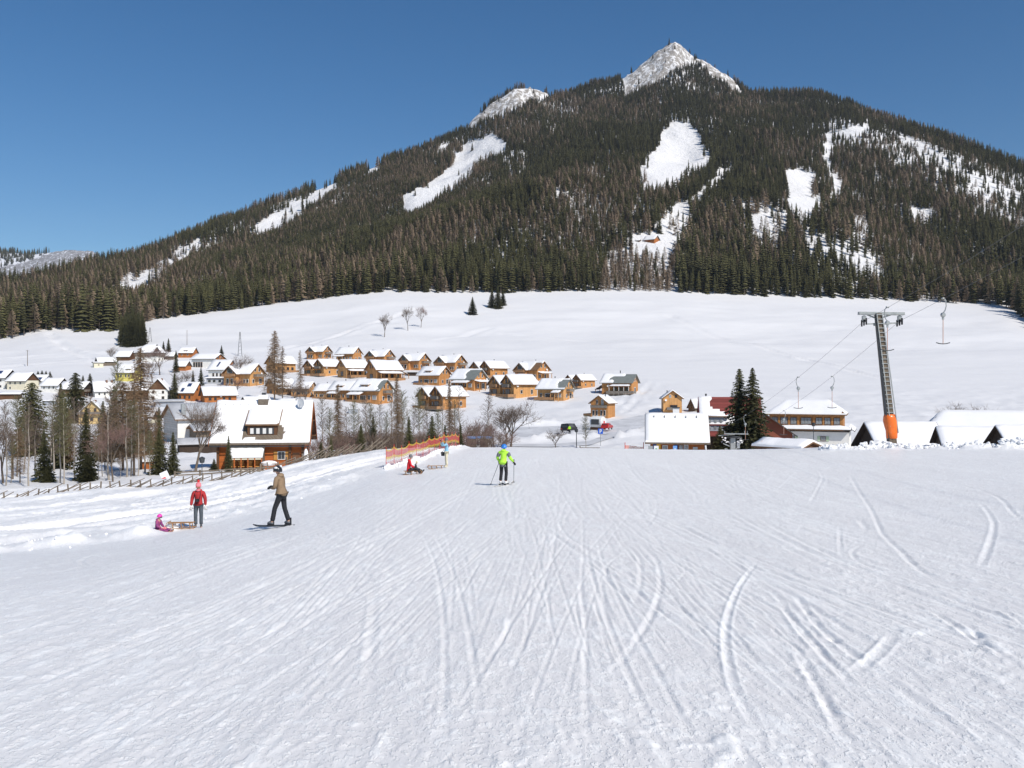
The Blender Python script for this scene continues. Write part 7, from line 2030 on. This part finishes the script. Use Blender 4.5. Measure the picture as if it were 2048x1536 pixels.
def hand(parent, wrist, d, curl, m, s=1.0, side=1):
    """glove with palm, four unequal fingers and a thumb leaving the side of the palm"""
    d = Vector(d).normalized(); up = Vector((0, 0, 1)) if abs(d.z) < .8 else Vector((0, -1, 0))
    sx = d.cross(up).normalized(); nz = sx.cross(d).normalized(); W = Vector(wrist)
    nodes = [(W, .030 * s), (W + d * .05 * s, .038 * s), (W + d * .085 * s, .040 * s)]; edges = [(0, 1), (1, 2)]
    for k, (off, ln) in enumerate(((-.034, .062), (-.012, .074), (.012, .070), (.034, .055))):
        a = len(nodes); b0 = W + d * .09 * s + sx * off * s
        d2 = (d * math.cos(curl * .6) - nz * math.sin(curl * .6)); d3 = (d * math.cos(curl * 1.5) - nz * math.sin(curl * 1.5))
        p1 = b0 + d2 * ln * .55 * s; p2 = p1 + d3 * ln * .5 * s
        nodes += [(b0, .0145 * s), (p1, .013 * s), (p2, .011 * s)]; edges += [(2, a), (a, a + 1), (a + 1, a + 2)]
    a = len(nodes); t0 = W + d * .04 * s + sx * side * .042 * s; t1 = t0 + (d * .6 + sx * side * .6 - nz * .3).normalized() * .04 * s; t2 = t1 + (d * .9 - nz * .5).normalized() * .03 * s
    nodes += [(t0, .016 * s), (t1, .014 * s), (t2, .012 * s)]; edges += [(1, a), (a, a + 1), (a + 1, a + 2)]
    skin_obj('glove', nodes, edges, m, parent, 1, 1)

STAND = dict(pelvis=(0, 0, .93), waist=(0, .01, 1.06), chest=(0, .015, 1.26), collar=(0, .02, 1.42), neck=(0, .01, 1.48), head=(0, -.015, 1.585), crown=(0, -.01, 1.67),
             ls=(.175, .02, 1.38), le=(.245, .03, 1.12), lw=(.265, -.04, .90), rs=(-.175, .02, 1.38), re=(-.245, .03, 1.12), rw=(-.265, -.04, .90),
             lh=(.09, 0, .88), lk=(.105, -.02, .50), la=(.11, .02, .10), rh=(-.09, 0, .88), rk=(-.105, -.02, .50), ra=(-.11, .02, .10),
             lt=(.125, -.17, .05), rt=(-.125, -.17, .05))
def person(label, loc, rz, pose, jacket, trousers, h=1.75, glove='black', boot='black', sleeves=None, hem=.82, hemr=.165, hood=True, bulk=1.0, group=None):
    P = {k: Vector(v) for k, v in {**STAND, **pose}.items()}; s = h / 1.72
    t = thing('person', label, 'person', loc, rz, group, s)
    # body: one continuous figure
    n = ['pelvis', 'waist', 'chest', 'collar', 'neck', 'head', 'crown', 'ls', 'le', 'lw', 'rs', 're', 'rw', 'lh', 'lk', 'la', 'lt', 'rh', 'rk', 'ra', 'rt']
    rad = dict(pelvis=.12, waist=.11, chest=.125, collar=.08, neck=.05, head=.088, crown=.07, ls=.06, le=.042, lw=.032, rs=.06, re=.042, rw=.032, lh=.085, lk=.055, la=.042, lt=.035, rh=.085, rk=.055, ra=.042, rt=.035)
    ix = {k: i for i, k in enumerate(n)}
    E = [('pelvis', 'waist'), ('waist', 'chest'), ('chest', 'collar'), ('collar', 'neck'), ('neck', 'head'), ('head', 'crown'), ('collar', 'ls'), ('ls', 'le'), ('le', 'lw'), ('collar', 'rs'), ('rs', 're'), ('re', 'rw'), ('pelvis', 'lh'), ('lh', 'lk'), ('lk', 'la'), ('la', 'lt'), ('pelvis', 'rh'), ('rh', 'rk'), ('rk', 'ra'), ('ra', 'rt')]
    skin_obj('body', [(P[k], rad[k]) for k in n], [(ix[a], ix[b]) for a, b in E], M['skin'], t, 1, 1)
    # jacket over trunk and arms
    lo = P['pelvis'].lerp(P['waist'], -.55 if hem > .8 else -.9)
    nd = [(lo, hemr * bulk), (P['pelvis'], .158 * bulk), (P['waist'], .150 * bulk), (P['chest'], .172 * bulk), (P['collar'], .10), (P['neck'], .072),
          (P['ls'], .092 * bulk), (P['le'], .070 * bulk), (P['lw'].lerp(P['le'], .05), .052), (P['rs'], .092 * bulk), (P['re'], .070 * bulk), (P['rw'].lerp(P['re'], .05), .052)]
    ed = [(0, 1), (1, 2), (2, 3), (3, 4), (4, 5), (4, 6), (6, 7), (7, 8), (4, 9), (9, 10), (10, 11)]
    skin_obj('jacket', nd, ed, M[jacket], t, .80, 1, 2)
    if sleeves:
        for a in 'lr':
            skin_obj('sleeve', [(P[a + 's'] + Vector((0, 0, .02)), .094), (P[a + 's'].lerp(P[a + 'e'], .5), .086), (P[a + 'e'], .076)], [(0, 1), (1, 2)], M[sleeves], t, .86, 1)
    # trousers
    nd = [(P['pelvis'] + Vector((0, 0, .04)), .14)]; ed = []
    for a in 'lr':
        k = len(nd); nd += [(P[a + 'h'], .105), (P[a + 'h'].lerp(P[a + 'k'], .5), .090), (P[a + 'k'], .076), (P[a + 'k'].lerp(P[a + 'a'], .55), .074), (P[a + 'a'] + (P[a + 'k'] - P[a + 'a']).normalized() * .02, .076)]
        ed += [(0, k), (k, k + 1), (k + 1, k + 2), (k + 2, k + 3), (k + 3, k + 4)]
    skin_obj('trousers', nd, ed, M[trousers], t, .92, 1)
    for a in 'lr':
        an, to = P[a + 'a'], P[a + 't']; bk = an + (an - to) * .35; bk.z = to.z
        skin_obj('boot', [(an + Vector((0, 0, .05)), .06), (an.lerp(to, .12) + Vector((0, 0, -.03)), .062), (an.lerp(to, .62), .055), (to, .045), (bk, .048)], [(0, 1), (1, 2), (2, 3), (1, 4)], M[boot], t, 1, 1, 1)
        d = P[a + 'w'] - P[a + 'e']; hand(t, P[a + 'w'], d, .7, M[glove], 1.15, 1 if a == 'l' else -1)
    if hood:
        c = P['collar'] + Vector((0, .05, .03)); b = MB(); b.ball(c, .115, 12, 8, sc=(1.1, .75, .62)); b.build('hood', M[jacket], t, True)
    # face: eyes, nose, mouth, ears
    hc = P['head']; f = (Vector((0, -1, 0)) if 'look' not in pose else Vector(pose['look']).normalized()); rt = f.cross(Vector((0, 0, 1))).normalized()
    for k in (-1, 1):
        b = MB(); b.ball(hc + f * .082 + rt * k * .032 + Vector((0, 0, .012)), .011, 6, 5); b.build('eye', M['hair'], t, True)
        b = MB(); b.ball(hc + rt * k * .088 + Vector((0, 0, -.005)), .024, 6, 5, sc=(.5, 1, 1.2)); b.build('ear', M['skin'], t, True)
    b = MB(); b.ball(hc + f * .094 + Vector((0, 0, -.018)), .016, 6, 5, sc=(.9, 1.1, 1.3)); b.build('nose', M['skin'], t, True)
    b = MB(); b.ball(hc + f * .082 + Vector((0, 0, -.052)), .02, 8, 5, sc=(1.2, .5, .35)); b.build('mouth', mat('lips', (.40, .12, .10), .6), t, True)
    return t, P, f
def helmet(t, P, m, visor=None, f=(0, -1, 0), patch=None):
    c = P['head'] + Vector((0, .005, .035)); f = Vector(f).normalized(); b = MB(); n = 14; k0 = 0
    for a in range(7):
        th = (math.pi * .60) * a / 6
        for j in range(n):
            ph = 6.283 * j / n; q = Vector((math.cos(ph), math.sin(ph), 0)); ext = 1 + .12 * max(0, -q.dot(f)) * (a / 6)
            b.v.append(tuple(c + q * .128 * math.sin(th) * ext + Vector((0, 0, .122 * math.cos(th) - (.03 * max(0, -q.dot(f)) * a / 6)))))
    for a in range(6):
        for j in range(n): p = a * n + j; q = a * n + (j + 1) % n; b.f.append((p, p + n, q + n, q)); b.m.append(0)
    h = b.build('helmet', M[m], t, True)
    if patch:
        b = MB(); r = f.cross(Vector((0, 0, 1))).normalized(); b.ball(c + r * -.10 + Vector((0, 0, .055)), .05, 8, 6, sc=(.6, 1.2, .8)); b.ball(c - f * .06 + r * .07 + Vector((0, 0, .08)), .045, 8, 6); b.build('white_patch', M[patch], h, True)
    if visor:
        b = MB(); r = f.cross(Vector((0, 0, 1))).normalized()
        for k in range(5):
            a0, a1 = (-.9 + .36 * k), (-.9 + .36 * (k + 1))
            p0 = c + (f * math.cos(a0) + r * math.sin(a0)) * .125; p1 = c + (f * math.cos(a1) + r * math.sin(a1)) * .125
            b.quad(p0 + Vector((0, 0, -.075)), p1 + Vector((0, 0, -.075)), p1 + Vector((0, 0, -.012)), p0 + Vector((0, 0, -.012)))
        b.build('goggles', M[visor], t)
def hat(t, P, m, pom=None):
    c = P['head'] + Vector((0, .01, .03)); b = MB(); b.lathe([(.100, -.01), (.108, .03), (.10, .09), (.075, .14), (.03, .165), (0, .17)], 14, mtx=Matrix.Translation(c)); h = b.build('hat', M[m], t, True)
    if pom: b = MB(); b.ball(c + Vector((0, 0, .20)), .055, 8, 6, jit=.15, rg=rnd); b.build('pompom', M[pom], h, True)
def feet(x, Y, dz=0.0):
    p = gs(x, Y); p.z += dz - .012; return p

# woman in red facing the camera, camera on her chest
p = feet(397, 32.0)
t, P, f = person('woman in a dark red jacket and striped bobble hat standing beside the wooden sledge', p, R(8), dict(la=(.095, .02, .10), ra=(-.10, .0, .10), lt=(.13, -.16, .05), rt=(-.15, -.18, .05), lw=(.27, -.03, .86), rw=(-.275, -.02, .86)), 'red_jacket', 'slate_cloth', 1.60, 'glove_pale', 'slate_cloth', hem=.7, bulk=1.06)
hat(t, P, 'knit', 'red_print')
b = MB(); b.box(-.07, .07, -.10, -.075, 1.575, 1.61); b.build('sunglasses', M['goggle'], t)
b = MB(); b.ball((0, -.03, 1.47), .10, 12, 7, sc=(1, .9, .55)); b.build('scarf', M['knit'], t, True)
wp = t.matrix_basis.copy()
c = thing('camera', 'black camera hanging on the chest of the woman in red', 'camera', wp @ Vector((.0, -.20, 1.10)), R(8))
b = MB(); b.box(-.07, .07, -.04, .03, -.05, .05); b.build('camera_body', M['black'], c)
b = MB(); b.lathe([(0, -.09), (.042, -.09), (.045, 0), (0, 0)], 10, mtx=Matrix.Translation((0, -.04, -.005)) @ Matrix.Rotation(R(-90), 4, 'X')); b.build('lens', M['black_gloss'], c)
b = MB(); b.tube([(-.07, .02, .04), (-.10, .06, .22), (-.07, .12, .36)], .008, 5); b.tube([(.07, .02, .04), (.10, .06, .22), (.07, .12, .36)], .008, 5); b.tube([(-.02, -.02, -.05), (-.03, -.03, -.16), (.02, -.03, -.12)], .008, 5); b.build('strap', M['black'], c)
# snowboarder in tan
p = feet(562, 26.2, .03)
t, P, f = person('man in a tan jacket and black helmet seen from the side standing on a snowboard', p, R(-104), dict(pelvis=(0, .02, .92), chest=(0, -.03, 1.26), collar=(0, -.06, 1.41), neck=(0, -.08, 1.47), head=(0, -.115, 1.57), crown=(0, -.11, 1.655), ls=(.17, -.05, 1.37), rs=(-.17, -.05, 1.37),
        le=(.23, -.07, 1.11), lw=(.08, -.27, 1.09), re=(-.235, -.04, 1.11), rw=(-.06, -.27, 1.11), lh=(.09, .02, .87), rh=(-.09, .02, .87), lk=(.11, -.14, .50), la=(.12, -.21, .11), lt=(.10, -.38, .06), rk=(-.11, .05, .50), ra=(-.13, .18, .11), rt=(-.17, .02, .06)), 'tan_jacket', 'black', 1.77, 'black', 'grey_cloth', hem=.7, bulk=1.08)
helmet(t, P, 'black_gloss', 'goggle', (0, -1, 0), 'white_gloss')
sb = thing('snowboard', 'dark snowboard under the man in tan, its tip showing at the left', 'snowboard', p + Vector((-.02, -.02, -.005)), R(6))
b = MB(); n = 14
for i in range(n + 1):
    x = -.78 + 1.5 * i / n; w = .135 * (1 - .0 * abs(x)) * (1 if 0 < i < n else .35) * (1 if 1 < i < n - 1 else .85); z = .05 * max(0, (abs(x) - .6) / .18) ** 1.6
    b.v += [(x, -w, z), (x, w, z), (x, w, z + .014), (x, -w, z + .014)]
for i in range(n):
    k = 4 * i
    for j in range(4): b.f.append((k + j, k + (j + 1) % 4, k + 4 + (j + 1) % 4, k + 4 + j)); b.m.append(0)
b.build('deck', M['steel_dark'], sb, True)
for x in (-.28, .22): b = MB(); b.box(x - .09, x + .09, -.13, .13, .015, .05); b.box(x - .02, x + .09, .10, .14, .02, .22); b.build('binding', M['black'], sb)
# child sitting
p = feet(317, 31.0)
SIT = dict(pelvis=(0, .05, .13), waist=(0, .07, .27), chest=(0, .04, .50), collar=(0, -.01, .66), neck=(0, -.03, .72), head=(0, -.07, .83), crown=(0, -.06, .915), ls=(.16, -.0, .62), rs=(-.16, -.0, .62), le=(.22, -.06, .38), re=(-.22, -.06, .38), lw=(.12, -.26, .30), rw=(-.12, -.26, .30),
           lh=(.09, .02, .12), rh=(-.09, .02, .12), lk=(.13, -.38, .20), rk=(-.13, -.38, .17), la=(.12, -.70, .09), ra=(-.13, -.68, .09), lt=(.13, -.78, .20), rt=(-.14, -.76, .20))
t, P, f = person('small child in a pink helmet and purple snowsuit sitting in the snow', p, R(80), SIT, 'purple_cloth', 'purple_cloth', 1.18, 'knit', 'rubber', hood=True)
helmet(t, P, 'pink_gloss', 'black_gloss')
# wooden sledges
def sledge(label, loc, rz, s=1.0):
    t = thing('sledge', label, 'sledge', loc, rz, 'wooden sledges on the run', s); t.scale = (s, s, s * .72)
    for y in (-.17, .17):
        b = MB(); b.tube([(-.48, y, .02), (-.1, y, .012), (.36, y, .02), (.46, y, .06), (.50, y, .16), (.47, y, .27), (.42, y, .33)], [.018] * 7, 6); b.build('runner', M['sledge_wood'], t, True)
        for x in (-.32, -.02, .27):
            b = MB(); b.beam((x - .03, y, .02), (x, y * .92, .25), .028, .028); b.build('stanchion', M['sledge_wood'], t)
            if y > 0: b = MB(); b.beam((x, -.17, .25), (x, .17, .25), .04, .03); b.build('crosspiece', M['sledge_wood'], t)
    for y in (-.13, -.045, .045, .13):
        b = MB(); b.beam((-.44, y, .275), (.42, y, .275), .05, .016); b.build('slat', M['sledge_wood'], t)
    b = MB(); b.beam((.42, -.18, .32), (.42, .18, .32), .03); b.build('front_bar', M['sledge_wood'], t)
    return t
p = feet(363, 31.6)
sledge('empty wooden sledge between the child in pink helmet and the woman in red', p, R(186))
b = MB(); q = feet(336, 31.2); b.tube([p + Vector((-.48, .02, .2)), p.lerp(q, .7) + Vector((0, 0, .14)), q + Vector((-.1, -.1, .26))], .008, 5); tag(b.build('sledge_rope', M['paper']), 'pale pull rope from the empty sledge to the child in the pink helmet', 'rope')
# woman in bright red on a sledge
p = feet(824, 47.2); hd = R(104)
sledge('wooden sledge with curved runners under the sitter in bright red', p, R(14), 1.0)
t, P, f = person('person in bright red jacket and grey hat sitting on a sledge by the red net', p + Vector((-.12, -.02, .12)), hd, {**SIT, 'lk': (.15, -.36, .26), 'rk': (-.15, -.34, .24), 'la': (.13, -.62, -.05), 'ra': (-.13, -.60, -.06), 'lt': (.13, -.74, .02), 'rt': (-.13, -.72, .0)}, 'bright_red', 'black', 1.62, 'black', 'black')
hat(t, P, 'knit_grey')
q = p + Vector((.20, .10, .14))
t, P, f = person('little child in a cream hat sitting in front of the person in bright red', q, hd, {**SIT, 'la': (.12, -.60, -.05), 'ra': (-.12, -.58, -.05)}, 'grey_cloth', 'black', 1.0, 'black', 'black'); hat(t, P, 'knit_cream')
# photographer in pale blue
p = feet(893, 51.2)
t, P, f = person('person in pale blue jacket and cream trousers raising a camera to the face', p, R(-78), dict(ls=(.17, -.02, 1.38), rs=(-.17, -.02, 1.38), le=(.22, -.22, 1.30), lw=(.07, -.24, 1.53), re=(-.22, -.24, 1.26), rw=(-.06, -.34, 1.52)), 'blue_jacket', 'cream_cloth', 1.66, 'skin', 'cream_cloth', hem=.7, hood=False)
hat(t, P, 'knit_grey')
mt_ = t.matrix_basis.copy()
c = thing('camera', 'small camera held up by the person in pale blue', 'camera', mt_ @ Vector((.0, -.36, 1.60)), R(-78)); b = MB(); b.box(-.06, .06, -.025, .025, -.04, .04); b.build('camera_body', M['black'], c); b = MB(); b.box(-.02, .02, -.06, -.025, -.02, .02); b.build('lens', M['black_gloss'], c)
c = thing('shoulder_bag', 'black bag hanging at the hip of the person in pale blue', 'bag', mt_ @ Vector((-.16, -.20, .80)), R(-70)); b = MB(); b.box(-.13, .13, -.07, .07, -.12, .10); b.build('pouch', M['black'], c); b = MB(); b.box(-.135, .135, -.085, -.07, -.02, .11); b.build('flap', M['steel_dark'], c); b = MB(); b.tube([(-.12, 0, .1), (.02, .16, .42), (.05, .25, .58)], .012, 5); b.build('strap', M['black'], c)
p = feet(872, 50.6); sledge('wooden sledge lying on the snow behind the person in pale blue', p, R(192), .95)
# green skier
p = feet(1007, 37.2, .045); rz = R(159)
t, P, f = person('skier in a lime green jacket and blue helmet seen from behind', p, rz, dict(pelvis=(0, .03, .92), chest=(0, -.02, 1.25), collar=(0, -.05, 1.41), neck=(0, -.07, 1.47), head=(.01, -.10, 1.57), crown=(.01, -.09, 1.655), ls=(.185, -.03, 1.37), rs=(-.185, -.03, 1.37),
        le=(.29, .0, 1.13), re=(-.32, .02, 1.14), lw=(.27, -.20, .97), rw=(-.40, -.16, .96), lk=(.13, -.08, .50), rk=(-.10, -.08, .50), la=(.13, .03, .12), ra=(-.11, .03, .12)), 'lime_jacket', 'black', 1.68, 'black', 'white_gloss', sleeves='grey_cloth', hem=.7, bulk=1.05)
helmet(t, P, 'blue_gloss')
skin_obj('jacket_hem', [((0, .03, .90), .166), ((0, .03, .80), .172), ((0, .03, .74), .168)], [(0, 1), (1, 2)], M['grey_cloth'], t, .80, 1)
wm = t.matrix_basis.copy()
for k, (nm, x) in enumerate((('left', .125), ('right', -.11))):
    o = wm @ Vector((x, -.05, .0)); o.z = p.z - .03
    sk = thing('ski', 'pale %s ski of the skier in lime green' % nm, 'ski', o, rz, 'skis of the green skier')
    b = MB(); n = 16
    for i in range(n + 1):
        y = .72 - 1.62 * i / n; w = .036 + .012 * abs((i / n) - .5) * 2 if i < n else .012; z = .10 * max(0, (i / n - .86) / .14) ** 1.5 + .0
        b.v += [(-w, y, z), (w, y, z), (w, y, z + .014), (-w, y, z + .014)]
    for i in range(n):
        q = 4 * i
        for j in range(4): b.f.append((q + j, q + (j + 1) % 4, q + 4 + (j + 1) % 4, q + 4 + j)); b.m.append(0)
    b.f += [(0, 1, 2, 3), (4 * n + 3, 4 * n + 2, 4 * n + 1, 4 * n)]; b.m += [0, 0]
    b.build('ski_body', M['glove_pale'], sk)
    b = MB(); b.box(-.04, .04, -.85, -.66, .016, .03); b.build('tip_print', M['black'], sk)
    b = MB(); b.box(-.04, .04, .10, .20, .014, .06); b.box(-.04, .04, -.22, -.13, .014, .055); b.build('binding', M['black'], sk)
for nm, a, dx, dy in (('left', 'lw', .22, .50), ('right', 'rw', -.08, .18)):
    top = wm @ (P[a] + Vector((0, -.05, .02))); bot = wm @ Vector((P[a].x + dx, P[a].y + dy, 0)); bot.z = zs(bot.x, bot.y) + (.04 if nm == 'left' else .10)
    pl = thing('ski_pole', 'grey %s ski pole of the skier in lime green' % nm, 'ski pole', bot, 0, 'poles of the green skier'); v = top - bot
    b = MB(); b.tube([(0, 0, 0), v], [.008, .011], 6); b.build('shaft', M['steel_dark'], pl)
    b = MB(); b.tube([v * .97, v * 1.1], .018, 6); b.build('grip', M['black'], pl)
    b = MB(); b.lathe([(0, -.01), (.045, -.005), (.05, .005), (0, .015)], 10, mtx=Matrix.Translation(v * .05)); b.build('basket', M['black'], pl)
# attendant in the car park
p = ground(1139, 180); p.z += .4
t, P, f = person('distant person in a lime vest standing before the black van', p, R(10), {}, 'lime', 'black', 1.75); hat(t, P, 'knit_grey')
# ------------------------------------------------------------------ the air between here and the mountain
b = MB(); b.box(-2600, 2400, -300, 3800, -40, 700)
hz = b.build('haze', bpy.data.materials.new('air_haze')); tag(hz, 'thin pale haze in front of the mountain', 'haze', kind='stuff')
hm = hz.data.materials[0]; hm.use_nodes = True; hn = hm.node_tree; hn.nodes.clear()
ho = hn.nodes.new('ShaderNodeOutputMaterial'); hv = hn.nodes.new('ShaderNodeVolumePrincipled')
hv.inputs['Color'].default_value = (.80, .88, 1.0, 1); hv.inputs['Density'].default_value = 0.00005; hv.inputs['Anisotropy'].default_value = 0.0
hn.links.new(hv.outputs[0], ho.inputs['Volume'])
